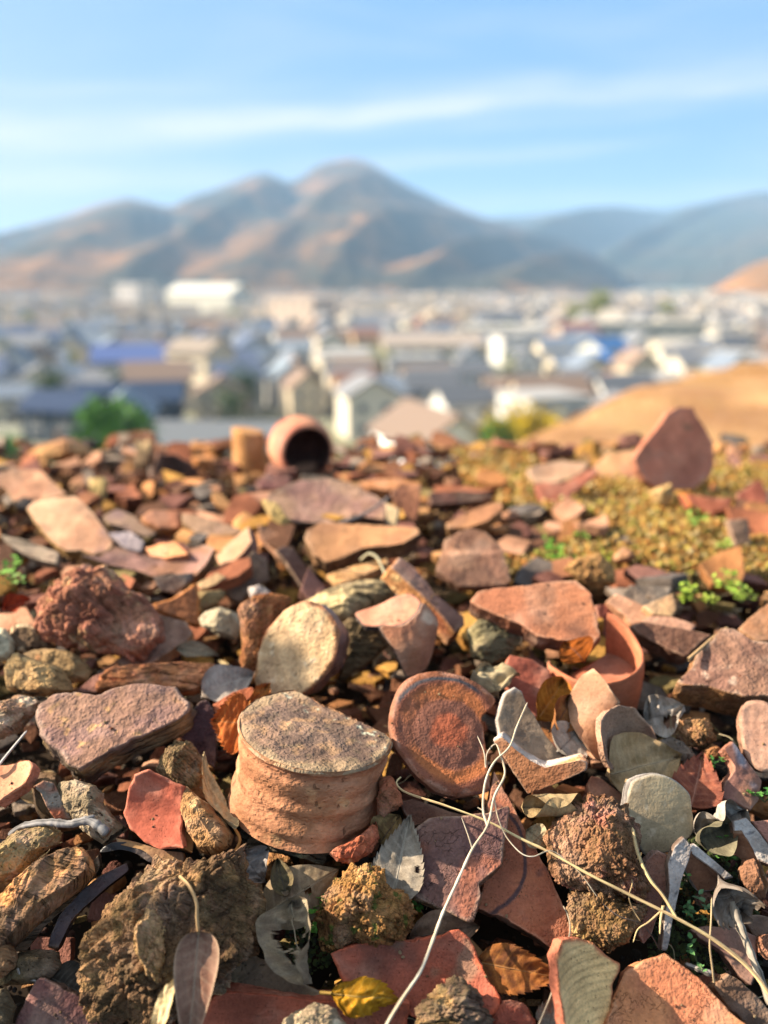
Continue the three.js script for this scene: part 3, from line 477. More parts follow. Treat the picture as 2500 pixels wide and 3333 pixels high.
// ---------------------------------------------------------------- the town below
const flat = (c, rough = 0.9) => new THREE.MeshPhysicalMaterial({ color: c, roughness: rough, specularIntensity: 0.4 });
const ground = (x, z) => land(x, z);
{
  const glass = flat('#39434e', 0.15), doorM = flat('#5a4634', 0.7), trimM = flat('#d8d4cc', 0.8);
  const box = (w, h, d, x, y, z) => { const g = new THREE.BoxGeometry(w, h, d); g.translate(x, y, z); return g; };
  const gable = (w, h, d, over, y) => {              // roof slabs: ridge along x
    const s = new THREE.Shape(); const hw = d / 2 + over, t = 0.22; s.moveTo(-hw, 0); s.lineTo(0, h); s.lineTo(hw, 0); s.lineTo(hw, t); s.lineTo(0, h + t * 1.25); s.lineTo(-hw, t); s.closePath();
    const g = new THREE.ExtrudeGeometry(s, { depth: w + over * 2, bevelEnabled: false }); g.translate(0, 0, -(w + over * 2) / 2); g.rotateY(Math.PI / 2); g.translate(0, y, 0); return g;
  };
  const body = (w, h, d, peak) => { if (!peak) return box(w, h, d, 0, h / 2 - 1, 0); const s = new THREE.Shape(); s.moveTo(-d / 2, -2); s.lineTo(d / 2, -2); s.lineTo(d / 2, h); s.lineTo(0, h + peak * 0.985); s.lineTo(-d / 2, h); s.closePath(); const g = new THREE.ExtrudeGeometry(s, { depth: w, bevelEnabled: false }); g.translate(0, 0, -w / 2); g.rotateY(Math.PI / 2); return g; };
  const house = (w, h, d, peak, wallC, roofC, floors = 2, plain = false) => {
    const root = new THREE.Group(); part(root, body(w, h, d, peak), flat(new THREE.Color(wallC).multiplyScalar(wallC === '#ffffff' ? 0.92 : 0.72)), 'wall');
    if (peak) part(root, gable(w, peak, d, 0.55, h - 0.1), flat(new THREE.Color(roofC).multiplyScalar(0.8), 0.9), 'roof'); else { part(root, box(w + 0.5, 0.5, d + 0.5, 0, h - 0.8, 0), flat(roofC, 0.8), 'roof'); }
    if (plain) return root;
    const win = (x, y, z, ww, wh, side) => { const f = part(root, side ? box(0.10, wh + 0.2, ww + 0.2, x, y, z) : box(ww + 0.2, wh + 0.2, 0.10, x, y, z), trimM, 'window'); part(f, side ? box(0.06, wh, ww, x + Math.sign(x) * 0.05, y, z) : box(ww, wh, 0.06, x, y, z + Math.sign(z) * 0.05), glass, 'pane'); };
    for (let f = 0; f < floors; f++) { const y = 1.5 + f * (h - 0.4) / floors; const n = Math.max(1, Math.round(w / 4)); for (let k = 0; k < n; k++) win(-w / 2 + (k + 0.5) * w / n, y, d / 2 + 0.02, 1.5, 1.2, false); for (const s of [-1, 1]) for (let k = 0; k < 2; k++) win(s * (w / 2 + 0.02), y, (k - 0.5) * d * 0.45, 1.2, 1.1, true); }
    part(root, box(1.0, 2.1, 0.12, w * 0.12, 0.9, d / 2 + 0.03), doorM, 'door');
    return root;
  };
  const at = (px, py, d) => { const s = sight('W', px, py), k = d / -s.z; return [s.x * k, -d]; };
  const set = (o, x, z, turn, sy = 1) => { o.position.set(x, ground(x, z), z); o.rotation.y = turn; return o; };
  const taken = [], named = [], told = new Set();
  const own = (name, label, cat, spec, px, d, turn, foot) => { const [x, z] = at(px, 800, d); taken.push([x, z, foot]); named.push([x, z, name.replace(/_/g, ' ')]); return thing(set(house(...spec), x, z, turn), name, label, cat); };
  own('white_house', 'white gabled house with grey brown roof just below the crest', 'house', [13, 4.6, 7.8, 3.0, '#ffffff', '#7d6c60', 1], 932, 88, -1.22, 17);
  own('grey_house', 'long house with wide slate grey roof behind the yellow orange cylinder', 'house', [13, 3.2, 8, 2.0, '#b9b4ac', '#6a6f74', 1], 470, 94, -0.1, 9);
  own('navy_house', 'dark navy house with deep blue roof above the green tree', 'house', [13, 4.6, 8, 2.0, '#2c3846', '#2a3c56'], 280, 118, 0.15, 8);
  own('dark_house', 'second dark blue house at the edge beyond the heap', 'house', [9, 4.2, 7, 2.0, '#4a545e', '#2c3c58'], 140, 112, -0.35, 7);
  own('blue_roof_house', 'pale house with bright blue roof below the orange slope', 'house', [10, 5.2, 8, 2.4, '#d9d6c4', '#4674a8'], 1300, 196, 0.7, 8);
  own('blue_shed', 'bright blue shed beside the pale house with blue roof', 'shed', [7, 4, 6, 1.2, '#2f66a8', '#3a70b0', 1], 1270, 186, 0.2, 6);
  own('royal_roof_house', 'wide house with royal blue roof in the left part of the town', 'house', [16, 5, 9, 2.8, '#c4c0b8', '#56699a'], 300, 172, 0.25, 10);
  own('cream_house', 'tall cream house in front of the royal blue roof', 'house', [9, 7.5, 8, 2.2, '#dfd0b4', '#8f8478'], 435, 160, -0.5, 8);
  own('red_roof_house', 'cream house with red roof in the right part of the town', 'house', [11, 5.5, 8, 3, '#dcd2c0', '#a0685a'], 1235, 245, 0.5, 8);
  own('long_hall', 'long cream apartment block with many windows on the right', 'apartment block', [36, 9, 10, 0, '#d8d0bc', '#b8b0a0', 3], 1370, 255, 0.12, 20);
  own('white_hall', 'large white hall with bright walls under the mountain', 'hall', [36, 13, 18, 4, '#e4dfcc', '#d0ccc0', 2], 460, 430, -0.45, 22);
  own('pink_block', 'square pale pink block near the middle of the town', 'apartment block', [20, 14, 16, 0, '#dcc6b0', '#c0aa98', 3], 655, 335, -0.5, 14);
  own('white_tower', 'narrow white tower block under the left ridge of the mountain', 'tower block', [13, 18, 13, 0, '#e2dad0', '#c8c0b8', 4], 303, 440, -0.4, 10);
  own('brown_roof_hall', 'long cream building with brown roof in the centre of the town', 'hall', [22, 5.5, 10, 2.4, '#dbcdb0', '#a3968a'], 930, 205, 0.08, 18);
  own('beige_block', 'beige block with flat roof above the yellow tree', 'apartment block', [22, 8, 12, 0, '#d8d2c4', '#a8a49c', 3], 1090, 250, -0.35, 14);
  const protos = [['cream house with slate blue roof', [10, 5.2, 8, 2.6, '#ddd0b6', '#737e8c']], ['white house with dark grey roof', [9, 5.6, 7.5, 2.4, '#dedcd6', '#62666c']], ['beige house with brown roof', [11, 5, 8, 2.8, '#d6c6aa', '#8a7668']], ['pale house with blue grey roof', [12, 5.2, 8.5, 2.6, '#d4d2cc', '#7c8894']], ['cream house with light grey roof', [9, 5.6, 8, 2.2, '#e0d8c4', '#7c7e82']], ['white flat roofed block', [12, 7.5, 10, 0, '#dcdad4', '#8d8c8a', 2]], ['tan house with reddish roof', [10, 5.2, 8, 2.6, '#cdb490', '#94705f']], ['pale grey house with navy roof', [11, 5.2, 8.5, 2.6, '#c8c8c6', '#5c6880']], ['cream flat roofed block', [15, 8.5, 10, 0, '#e0d4ba', '#96928a', 3]]].map(([l, s]) => ({ l, o: house(...s), far: house(...[...s, 2, 2].slice(0, 6), 2, true) }));
  const r = rng(7), spots = [];
  for (let v = 8; v < 88; v++) for (let u = -48; u < 49; u++) {
    const gx = u * 10.5 + (r() - 0.5) * 4, gz = v * 9.8 + (r() - 0.5) * 4, skip = r() < 0.12, a = 0.22, x = gx * Math.cos(a) - (gz - 300) * Math.sin(a) * 0.5, z = -(gz + gx * 0.1), d = -z;
    if (skip || d < 100 || d > 830 || Math.abs(x) > d * 0.50 + 6 || taken.some(([tx, tz, f]) => Math.hypot(tx - x, tz - z) < f + 6) || land(x, z) > -18) continue;
    spots.push([x, z, d]);
  }
  spots.sort((p, q) => p[2] - q[2]);
  const blueSide = (x, d) => x / d < -0.1;
  spots.slice(0, 285).forEach(([x, z, d]) => {
    const left = blueSide(x, d), k = left ? [0, 3, 7, 0, 4, 2, 7][Math.floor(r() * 7)] : [1, 2, 4, 5, 6, 8, 0, 4][Math.floor(r() * 8)], pr = protos[k], o = (d < 175 ? pr.o : pr.far).clone(), s = 0.62 + 0.28 * r();
    o.scale.set(s, 0.66 + 0.36 * r(), s); set(o, x, z, 0.22 + Math.floor(r() * 4) * Math.PI / 2 + (r() - 0.5) * 0.25);
    const nb = named.map(([a, b, n]) => [Math.hypot(a - x, b - z), n, Math.abs(a - x) > Math.abs(b - z) ? (x < a ? 'left of' : 'right of') : z < b ? 'behind' : 'in front of']).sort((p, q) => p[0] - q[0]);
    let lab = ''; for (let i = 0; i < 5 && !lab; i++) { const t = `${pr.l} ${nb[i][2]} the ${nb[i][1]}`; if (!told.has(t)) lab = t; }
    for (let i = 0; i < 4 && !lab; i++) for (let m = i + 1; m < 6 && !lab; m++) { const t = `${pr.l} between the ${nb[i][1]} and the ${nb[m][1]}`; if (!told.has(t)) lab = t; }
    lab = lab || `${pr.l} in the ${d < 260 ? 'middle' : 'farther'} rows near the ${nb[0][1]}`; told.add(lab);
    thing(o, 'town_house', lab, 'house', 'houses of the town in the valley');
  });
  const tintable = (g, c) => { const q = g.index ? g.toNonIndexed() : g, C = new Float32Array(q.attributes.position.count * 3), k = hex(c); for (let i = 0; i < C.length; i += 3) C.set(k, i); q.setAttribute('color', new THREE.BufferAttribute(C, 3)); return q; };
  const farGeo = mergeGeometries([tintable(body(10, 5.4, 8, 2.5), '#ffffff'), tintable(gable(10, 2.5, 8, 0.5, 5.3), '#aca8a4')]), rest = spots.slice(285);
  const im = new THREE.InstancedMesh(farGeo, new THREE.MeshPhysicalMaterial({ vertexColors: true, roughness: 0.9 }), rest.length), o = new THREE.Object3D(), c = new THREE.Color();
  rest.forEach(([x, z, d], i) => { const s = 0.66 + 0.4 * r(); o.position.set(x, ground(x, z), z); o.rotation.set(0, 0.22 + Math.floor(r() * 4) * Math.PI / 2, 0); o.scale.set(s * (1 + (r() < 0.15 ? 1.2 : 0)), 0.66 + 0.55 * r(), s); o.updateMatrix(); im.setMatrixAt(i, o.matrix); c.set(['#dcd6c8', '#d0ccc4', '#dccdb4', '#c9c6c2', '#bfc4cc', '#d8c8b8'][Math.floor(r() * 6)]).multiplyScalar(0.8); im.setColorAt(i, c); });
  place(im, 'distant_houses', 'stuff', 'far houses of the town running up to the mountain', 'houses');
  // trees: trunk, limbs and a crown of leaf clumps
  const treeM = new THREE.MeshPhysicalMaterial({ vertexColors: true, roughness: 0.9, side: THREE.DoubleSide, specularIntensity: 0.3 }), bark = flat('#5a4a38', 0.95);
  const tree = (h, w, c1, c2, seed, n = 900) => {
    const q = rng(seed), P = [], C = [], a = hex(c1), b = hex(c2), lobes = []; for (let k = 0; k < 9; k++) { const t = q() * 6.283, e = q(); lobes.push([Math.cos(t) * w * 0.28 * q(), h * (0.35 + 0.5 * e), Math.sin(t) * w * 0.28 * q(), w * (0.17 + 0.13 * q())]); }
    for (let k = 0; k < n; k++) {
      const [lx, ly, lz, lr] = lobes[Math.floor(q() * lobes.length)], t = q() * 6.283, s = 2 * q() - 1, rr = lr * Math.pow(q(), 0.28), f = Math.sqrt(1 - s * s), p = [lx + Math.cos(t) * f * rr, ly + s * rr, lz + Math.sin(t) * f * rr], cc = mix3(a, b, q());
      const u = new THREE.Vector3(q() - 0.5, q() - 0.5, q() - 0.5).normalize().multiplyScalar(h * 0.045), v = new THREE.Vector3(q() - 0.5, q() - 0.5, q() - 0.5).normalize().multiplyScalar(h * 0.03);
      for (const [m, o2] of [[-1, 0], [1, -0.6], [1, 0.6]]) { P.push(p[0] + u.x * m + v.x * o2, p[1] + u.y * m + v.y * o2, p[2] + u.z * m + v.z * o2); C.push(...cc); }
    }
    const g = new THREE.BufferGeometry(); g.setAttribute('position', new THREE.Float32BufferAttribute(P, 3)); g.setAttribute('color', new THREE.Float32BufferAttribute(C, 3)); g.computeVertexNormals();
    const root = new THREE.Group(), tr = []; tr.push(new THREE.CylinderGeometry(w * 0.025, w * 0.05, h * 0.6, 8).translate(0, h * 0.3, 0)); for (let k = 0; k < 4; k++) { const l = lobes[k], A = new THREE.Vector3(0, h * 0.35, 0), Bq = new THREE.Vector3(l[0], l[1], l[2]), cyl = new THREE.CylinderGeometry(w * 0.01, w * 0.022, A.distanceTo(Bq), 6); cyl.applyQuaternion(new THREE.Quaternion().setFromUnitVectors(new THREE.Vector3(0, 1, 0), Bq.clone().sub(A).normalize())); cyl.translate((A.x + Bq.x) / 2, (A.y + Bq.y) / 2, (A.z + Bq.z) / 2); tr.push(cyl); }
    part(root, mergeGeometries(tr), bark, 'trunk'); part(root, g, treeM, 'crown'); return root;
  };
  const kinds = [tree(9, 6.5, '#4f7a2c', '#335a20', 3, 1700), tree(8, 7.5, '#b89c1e', '#94801c', 4, 1600), tree(8, 6.5, '#5d6f34', '#8a8a3a', 5, 900), tree(7, 6, '#33482a', '#4d5c30', 6, 900)];
  const put = (k, px, d, s, label, sink = 0) => { const [x, z] = at(px, 800, d), o = kinds[k].clone(); o.scale.setScalar(s); set(o, x, z, px); o.position.y -= sink; thing(o, 'town_tree', label, 'tree'); };
  put(0, 250, 58, 1.3, 'round green tree just beyond the crest'); put(0, 5, 66, 0.95, 'dark green tree at the edge beyond the crest'); put(1, 1150, 80, 1.36, 'bright yellow green tree at the foot of the orange slope'); put(0, 1078, 78, 0.9, 'green tree between white house and yellow green tree'); put(3, 500, 118, 0.9, 'dark green tree behind the slate grey roof'); put(3, 105, 130, 1.1, 'dark tree between the dark blue houses'); put(2, 1110, 165, 0.9, 'small olive tree above the yellow green tree');
  put(2, 1285, 330, 2.1, 'tall yellow green tree on the right of the town'); put(2, 1235, 320, 1.5, 'yellow green tree left of the tallest town tree'); put(3, 1345, 330, 1.3, 'dark tree right of the tallest town tree'); put(2, 1430, 340, 1.6, 'olive tree below the near orange hill'); put(2, 510, 330, 1.2, 'olive tree in front of the large white hall'); put(2, 75, 330, 1.1, 'olive tree at the left of the town'); put(2, 150, 325, 1.0, 'pale olive tree beside the olive tree at the left'); put(3, 370, 470, 1.5, 'dark tree between tower block and white hall'); put(3, 620, 520, 1.6, 'dark tree behind the pale pink block');
  const q = rng(55); for (let k = 0; k < 92; k++) { const d = 130 + 620 * q(), px = -20 + 1700 * q(), [x, z] = at(px, 800, d); if (land(x, z) > -18 || taken.some(([tx, tz, f]) => Math.hypot(tx - x, tz - z) < f)) continue; const o = kinds[2 + Math.floor(q() * 2)].clone(); o.scale.setScalar(0.5 + 0.6 * q()); set(o, x, z, px);
    const nb = named.map(([a, b, n]) => [Math.hypot(a - x, b - z), n, Math.abs(a - x) > Math.abs(b - z) ? (x < a ? 'left of' : 'right of') : z < b ? 'behind' : 'in front of']).sort((m, n) => m[0] - n[0]); let lab = '';
    for (let i = 0; i < 4 && !lab; i++) { const t = `garden tree ${nb[i][2]} the ${nb[i][1]} among the roofs`; if (!told.has(t)) lab = t; } for (let i = 0; i < 4 && !lab; i++) for (let m = i + 1; m < 6 && !lab; m++) { const t = `garden tree between the ${nb[i][1]} and the ${nb[m][1]}`; if (!told.has(t)) lab = t; }
    lab = lab || 'garden tree among the far roofs of the town'; told.add(lab); thing(o, 'garden_tree', lab, 'tree', 'garden trees of the town'); }
}
// ---------------------------------------------------------------- the heap: the pieces that stand out, one by one
const atDepth = (c, x, y, depth) => sight(c, x, y).multiplyScalar(depth).add(EYE);
const depthAt = (c, x, y, up) => { const p = hit(c, x, y, up), d = sight(c, x, y); return p.sub(EYE).dot(d) / d.lengthSq(); };
function combo(name, label, cat, specs, group) {     // one thing of several slabs, each a part of its own
  const root = new THREE.Group(); let first = null;
  specs.forEach((s, i) => {
    const holder = new THREE.Group(), m = slab({ ...s, into: holder });
    if (!first) { first = m.position.clone(); root.position.copy(first); }
    const faces = m.children.slice(); const gs = faces.map((f) => f);
    for (const f of gs) { f.position.copy(m.position).sub(first); f.quaternion.copy(m.quaternion); if (f.name === 'face' && s.part) f.name = s.part; root.add(f); }
  });
  return thing(root, name, label, cat, group);
}
const reds = { col: '#a9583c', col2: '#8f4a36', edge: '#b4613f' }, browns = { col: '#8a5c44', col2: '#6e4a3e', edge: '#7d5640' };
// --- the ribbed flask base, standing upside down
{
  const pos = hit('W', 683, 1572, 0.046), px = pxSize(pos), R = 168 * px, H = 186 * px, d0 = 0.545 * R, aC = 57 * Math.PI / 180;
  const plan = (a, r, y) => { const c = Math.cos(a - aC); return c > 0.02 ? (d0 + 0.02 * R * fbm(a * 9, y * 40, 1, 3) * 4) / c : 9; };
  const rib = (k) => 0.975 + 0.017 * Math.cos(k * 24 + 2.2 * N3(k * 4, 1, 1)) * sstep(0.05, 0.2, k) - 0.03 * Math.sin(k * Math.PI) + 0.03 * sstep(0.55, 1, k);
  const disc = [[0.0005, 0.001]]; for (const r of [0.2, 0.4, 0.6, 0.75, 0.86, 0.94, 0.985, 1.0]) disc.push([R * r, r > 0.98 ? -0.0016 * (r - 0.98) / 0.02 : 0.0004 * Math.sin(r * 9)]);
  const wall = []; for (let i = 0; i <= 34; i++) { const k = i / 34; wall.push([R * (i === 0 ? 0.982 : i === 1 ? 0.998 : rib(k)), (i === 0 ? 0.0002 : -0.0008) - H * k]); }
  const inner = [[R * 0.86, -0.0016 - H], [R * 0.84, -H * 0.5], [R * 0.8, -0.012], [0.001, -0.011]];
  const root = new THREE.Group(); root.position.copy(pos); root.quaternion.copy(axisFrame([0.15, 1, 0.03]));
  const [dg] = turned(disc, { K: 150, sub: 6, plan, planar: true, dust: 0.15, col: '#806656', col2: '#62514a', spot: '#8c6e52', sf: 110, sc: 0.1, amp: 0.0009, ampY: 0.0016, warp: (p) => [p[0], p[1] + 0.0013 * fbm(p[0] * 90, 1.1, p[2] * 90, 3), p[2]],
    paint: (p, t, a, c) => { const r = Math.hypot(p[0], p[2]) / R, n = fbm(p[0] * 60, p[2] * 60, 4.1, 4); let q = mix3(c, hex('#b39a78'), sstep(0.76, 0.99, r + n * 0.5) * 0.6); const back = (p[0] * Math.cos(aC) - p[2] * Math.sin(aC)) / d0; q = mix3(q, hex('#c9c8ae'), sstep(0.22, 0.30, fbm(p[0] * 190, p[2] * 190, 2.2, 2)) * sstep(0.15, 0.8, back)); return mix3(q, hex('#8a7c58'), 0.25 * sstep(0.05, 0.35, fbm(p[0] * 160, p[2] * 160, 9.2, 4))); } }, 3);
  const [wg] = turned(wall, { K: 150, sub: 3, plan, dust: 0.15, col: '#ad7450', col2: '#94623f', spot: '#b98c5c', cf: 30, amp: 0.0005, paint: (p, t, a, c) => mix3(mix3(c, hex('#a98c66'), 0.8 * sstep(0.05, 0.0, t + 0.09 * fbm(p[0] * 120, p[1] * 60, p[2] * 120, 3))), hex('#8e5540'), 0.45 * sstep(0.16, 0.03, t + 0.12 * fbm(p[0] * 70, 4.4, p[2] * 70, 3)) + 0.25 * sstep(0.1, 0.35, fbm(p[0] * 20, p[1] * 90, p[2] * 20, 3))) }, 4);
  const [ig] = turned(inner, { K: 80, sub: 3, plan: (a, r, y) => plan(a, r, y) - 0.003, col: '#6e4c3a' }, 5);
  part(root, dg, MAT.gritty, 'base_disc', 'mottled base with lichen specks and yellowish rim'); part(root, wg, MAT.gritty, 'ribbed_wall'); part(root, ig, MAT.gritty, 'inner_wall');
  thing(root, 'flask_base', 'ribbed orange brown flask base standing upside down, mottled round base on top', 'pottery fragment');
}
// --- the ringed lid
slab({ name: 'ringed_lid', label: 'round rust brown lid with dark and orange rings, notched at its edge', cat: 'pottery lid', mat: 'clay', c: 'E', p: [1046, 1021, 1050, 960, 1075, 870, 1120, 780, 1200, 728, 1320, 706, 1440, 716, 1560, 760, 1659, 830, 1690, 880, 1650, 935, 1612, 965, 1605, 1000, 1613, 1048, 1626, 1168, 1653, 1388, 1646, 1428, 1553, 1448, 1440, 1455, 1353, 1435, 1273, 1388, 1206, 1335, 1133, 1235, 1086, 1168, 1060, 1088],
  anchor: [1380, 1090], up: 30, n: [0.21, 0.73, 0.65], th: 16, smooth: true, soft: 0.006, jag: 0.004, K: 150, R: 34, bev: 2.2, taper: 0.35, er: 0.05, col: '#8f5140', col2: '#80483a', edge: '#8a5035', edge2: '#6f3d2c', centrePx: [1395, 1080], emat: 'smooth',
  make: (s) => { const cc = s.onto(1400, 1070), rr = Math.hypot(...((a, b) => [a[0] - b[0], a[1] - b[1]])(s.onto(1600, 1070), cc)); return { relief: (u, v) => { const r = Math.hypot(u - cc[0], v - cc[1]) / rr; return 0.0012 * Math.exp(-((r - 1.55) ** 2) * 30) - 0.0006 * Math.exp(-((r - 1.0) ** 2) * 60); }, paint: (u, v, t, a, c) => {
    const r = Math.hypot(u - cc[0], v - cc[1]) / rr + 0.35 * fbm(u * 45, v * 45, 2.2, 4), n = fbm(u * 30, v * 30, 7.7, 3);
    let q = mix3(hex('#a85c40'), hex('#7a5142'), sstep(0.36, 0.56, r)); q = mix3(q, hex('#ba7044'), sstep(0.94, 1.06, r) * sstep(-0.25, 0.15, n + 0.06)); q = mix3(q, hex('#8d5742'), sstep(1.30, 1.5, r)); q = mix3(q, hex('#94603f'), 0.5 * sstep(1.62, 1.7, r)); q = mix3(q, c, 0.1);
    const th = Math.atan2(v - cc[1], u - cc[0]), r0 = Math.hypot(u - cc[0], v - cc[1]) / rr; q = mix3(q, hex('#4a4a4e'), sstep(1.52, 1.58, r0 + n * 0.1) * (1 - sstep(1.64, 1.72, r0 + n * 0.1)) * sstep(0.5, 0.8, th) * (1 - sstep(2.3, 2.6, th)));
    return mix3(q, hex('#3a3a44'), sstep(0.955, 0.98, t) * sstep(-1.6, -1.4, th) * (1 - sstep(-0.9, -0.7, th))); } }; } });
// --- the oval foot lying on its side
slab({ name: 'oval_foot', label: 'cream oval foot of a vessel on its side, dark red wall behind', cat: 'pottery fragment', mat: 'gritty', c: 'E', p: [232, 720, 245, 620, 290, 500, 350, 400, 430, 320, 520, 287, 600, 300, 660, 340, 720, 420, 740, 490, 730, 590, 690, 690, 620, 770, 540, 840, 480, 870, 400, 860, 300, 890, 260, 850, 230, 790], anchor: [480, 600], up: 34, n: [-0.42, 0.42, 0.8], th: 26, smooth: true, jag: 0.006, K: 120, bev: 3, taper: 0.25, er: 0.12,
  col: '#b8a078', col2: '#a08660', spot: '#c8bc9e', sf: 120, sc: 0.2, edge: '#85483a', edge2: '#5b3f3a', emat: 'glaze', wornOrLit: '#93653f', wt: 0.9, amp: 1.2, fr: 40 });
// --- the cut shoulder: flat top, convex wall
combo('bottle_shoulder', 'upturned bottle shoulder with smooth pink lit top and whitish streaked wall', 'pottery fragment', [
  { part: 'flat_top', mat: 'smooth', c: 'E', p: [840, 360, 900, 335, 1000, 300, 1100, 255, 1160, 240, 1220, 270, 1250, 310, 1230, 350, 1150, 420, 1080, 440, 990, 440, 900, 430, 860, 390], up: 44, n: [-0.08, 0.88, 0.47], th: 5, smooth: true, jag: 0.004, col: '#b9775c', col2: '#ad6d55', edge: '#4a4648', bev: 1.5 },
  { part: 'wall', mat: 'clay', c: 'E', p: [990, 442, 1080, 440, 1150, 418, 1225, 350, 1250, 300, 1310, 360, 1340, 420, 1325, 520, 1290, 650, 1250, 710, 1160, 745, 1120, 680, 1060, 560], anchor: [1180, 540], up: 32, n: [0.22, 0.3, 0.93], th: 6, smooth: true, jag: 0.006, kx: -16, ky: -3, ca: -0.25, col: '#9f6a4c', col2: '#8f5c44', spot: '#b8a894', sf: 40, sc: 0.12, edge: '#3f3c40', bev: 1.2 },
]);
// --- the broken bowl behind, its inside lit
{
  const dep = depthAt('F', 640, 860, 0.0), pos = atDepth('F', 622, 610, dep), px = pxSize(pos), R = 100 * px, D = Math.PI / 180;
  const P = [[1.0, 0.02], [1.02, -0.02], [1.03, -0.3], [1.0, -0.8], [0.93, -1.25], [0.85, -1.25], [0.9, -0.6], [0.93, -0.06], [0.97, 0.02], [1.0, 0.02]].map(([r, y]) => [r * R, y * R]);
  const root = new THREE.Group(); root.position.copy(pos); root.quaternion.copy(axisFrame([-0.1, 1, 0.22]));
  const o = { a0: -192 * D, a1: 62 * D, K: 110, sub: 5, caps: true, col: '#b0623f', col2: '#a05838', edge: '#b56a45', jag: 0.03, warp: (p, a) => { const k = sstep(0 * D, 60 * D, a) * 0.42 + 0.25 * (1 - sstep(-200 * D, -150 * D, a)) * -1; return [p[0], p[1] + R * k * sstep(-1.2 * R, 0, p[1]), p[2]]; } };
  const [sh, caps] = turned(P, o, 12); part(root, sh, MAT.smooth, 'wall'); part(root, caps, MAT.gritty, 'broken_edge');
  const [fl] = turned([[0.0005, -0.6 * R], [0.5 * R, -0.60 * R], [0.93 * R, -0.56 * R], [0.93 * R, -0.64 * R], [0.001, -0.66 * R]], { K: 80, planar: true, col: '#a4583c', plan: (a, r) => (Math.cos(a - 125 * D) > 0.05 ? 0.35 * R / Math.cos(a - 125 * D) : 9) }, 13); part(root, fl, MAT.smooth, 'floor');
  thing(root, 'bowl_fragment', 'broken orange terracotta bowl with curved rim and sunlit inside', 'pottery bowl');
}
// --- the jar and the stub on the crest, the upright sherd
{
  const dep = depthAt('H', 330, 455, 0.004), pos = atDepth('H', 372, 318, dep - 0.03), px = pxSize(pos), R = 66 * px, root = new THREE.Group();
  root.position.copy(pos); root.quaternion.copy(axisFrame([0.36, -0.02, 0.9], [0, 1, 0]));
  const out = [[0.82, 0.0], [0.90, -0.05], [1.0, -0.35], [1.07, -0.8], [1.0, -1.3], [0.7, -1.65], [0.001, -1.7]].map(([r, y]) => [r * R, y * R]), inn = [[0.001, -1.55], [0.6, -1.5], [0.9, -1.2], [0.96, -0.8], [0.9, -0.35], [0.80, -0.05], [0.78, 0.005], [0.82, 0]].map(([r, y]) => [r * R, y * R]);
  part(root, turned(out, { K: 90, col: '#b8795a', col2: '#a4604e', cf: 20, warp: (p, a) => [p[0], p[1] + 0.018 * R * sstep(-0.3 * R, 0, p[1]) * (fbm(Math.cos(a) * 3, Math.sin(a) * 3, 1.5, 3) * 2), p[2]] }, 21)[0], MAT.smooth, 'outer_wall'); part(root, turned(inn, { K: 80, col: '#5a3a34', col2: '#4a302c' }, 22)[0], MAT.clay, 'inner_wall');  // inner wall coloured dark, the shade inside the mouth painted in
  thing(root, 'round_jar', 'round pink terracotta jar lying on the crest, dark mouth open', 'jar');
  const d2 = depthAt('G', 1505, 425, 0.002), p2 = atDepth('G', 1505, 425, d2), q = pxSize(p2), r2 = 35 * q, h2 = 88 * q, g = new THREE.Group(); g.position.copy(p2); g.quaternion.copy(axisFrame([-0.03, 1, 0]));
  const [st] = turned([[0.001, h2], [r2 * 0.8, h2], [r2 * 0.97, h2 * 0.99], [r2, h2 * 0.95], [r2 * 1.02, h2 * 0.5], [r2 * 1.05, 0], [r2, -0.02]], { K: 70, col: '#c08a48', col2: '#b27a3e', warp: (p) => [p[0], p[1] - (p[1] > h2 * 0.5 ? 0.22 * p[0] : 0), p[2]] }, 25); part(g, st, MAT.clay, 'wall');
  thing(g, 'cylinder_stub', 'short yellow orange clay cylinder beside the round jar', 'pottery fragment');
}
slab({ name: 'upright_sherd', label: 'tall red brown sherd standing upright on the crest before the orange slope', cat: 'sherd', mat: 'smooth', c: 'I', p: [860, 540, 930, 430, 1010, 340, 1060, 260, 1130, 225, 1215, 230, 1240, 290, 1290, 360, 1330, 440, 1340, 560, 1320, 640, 1220, 720, 1100, 730, 1000, 720, 930, 680, 880, 610], anchor: [1080, 730], up: 10, n: [0.36, 0.3, 0.88], th: 9, jag: 0.006, kx: 1.6, ky: 1.6, scorch: 0.1, col: '#c47c62', col2: '#b06c56', spot: '#8a6450', sf: 30, sc: 0.25, edge: '#a8644a' });
// --- the purple heart-shaped slab
slab({ name: 'heart_slab', label: 'purple brown heart shaped slab with coarse pitted face and dark layered edge', cat: 'slab', mat: 'gritty', emat: 'layer', dust: 0.12, c: 'D', p: [205, 960, 215, 905, 260, 880, 330, 845, 440, 828, 575, 852, 640, 815, 760, 785, 900, 783, 1060, 800, 1085, 840, 1140, 875, 1145, 930, 1080, 990, 930, 1060, 720, 1160, 590, 1230, 470, 1300, 400, 1260, 340, 1190, 230, 1090], centrePx: [640, 1010], up: 34, n: [0.02, 0.85, 0.5], th: 19, K: 150, R: 34, jag: 0.012, amp: 1.3, fr: 60, bev: 1.6, er: 0.22, strata: 0.35,
  col: '#7c5e5a', col2: '#846354', spot: '#a37e52', sf: 130, sc: 0.17, edge: '#4c423c', edge2: '#7c6a4a', cf: 40 });
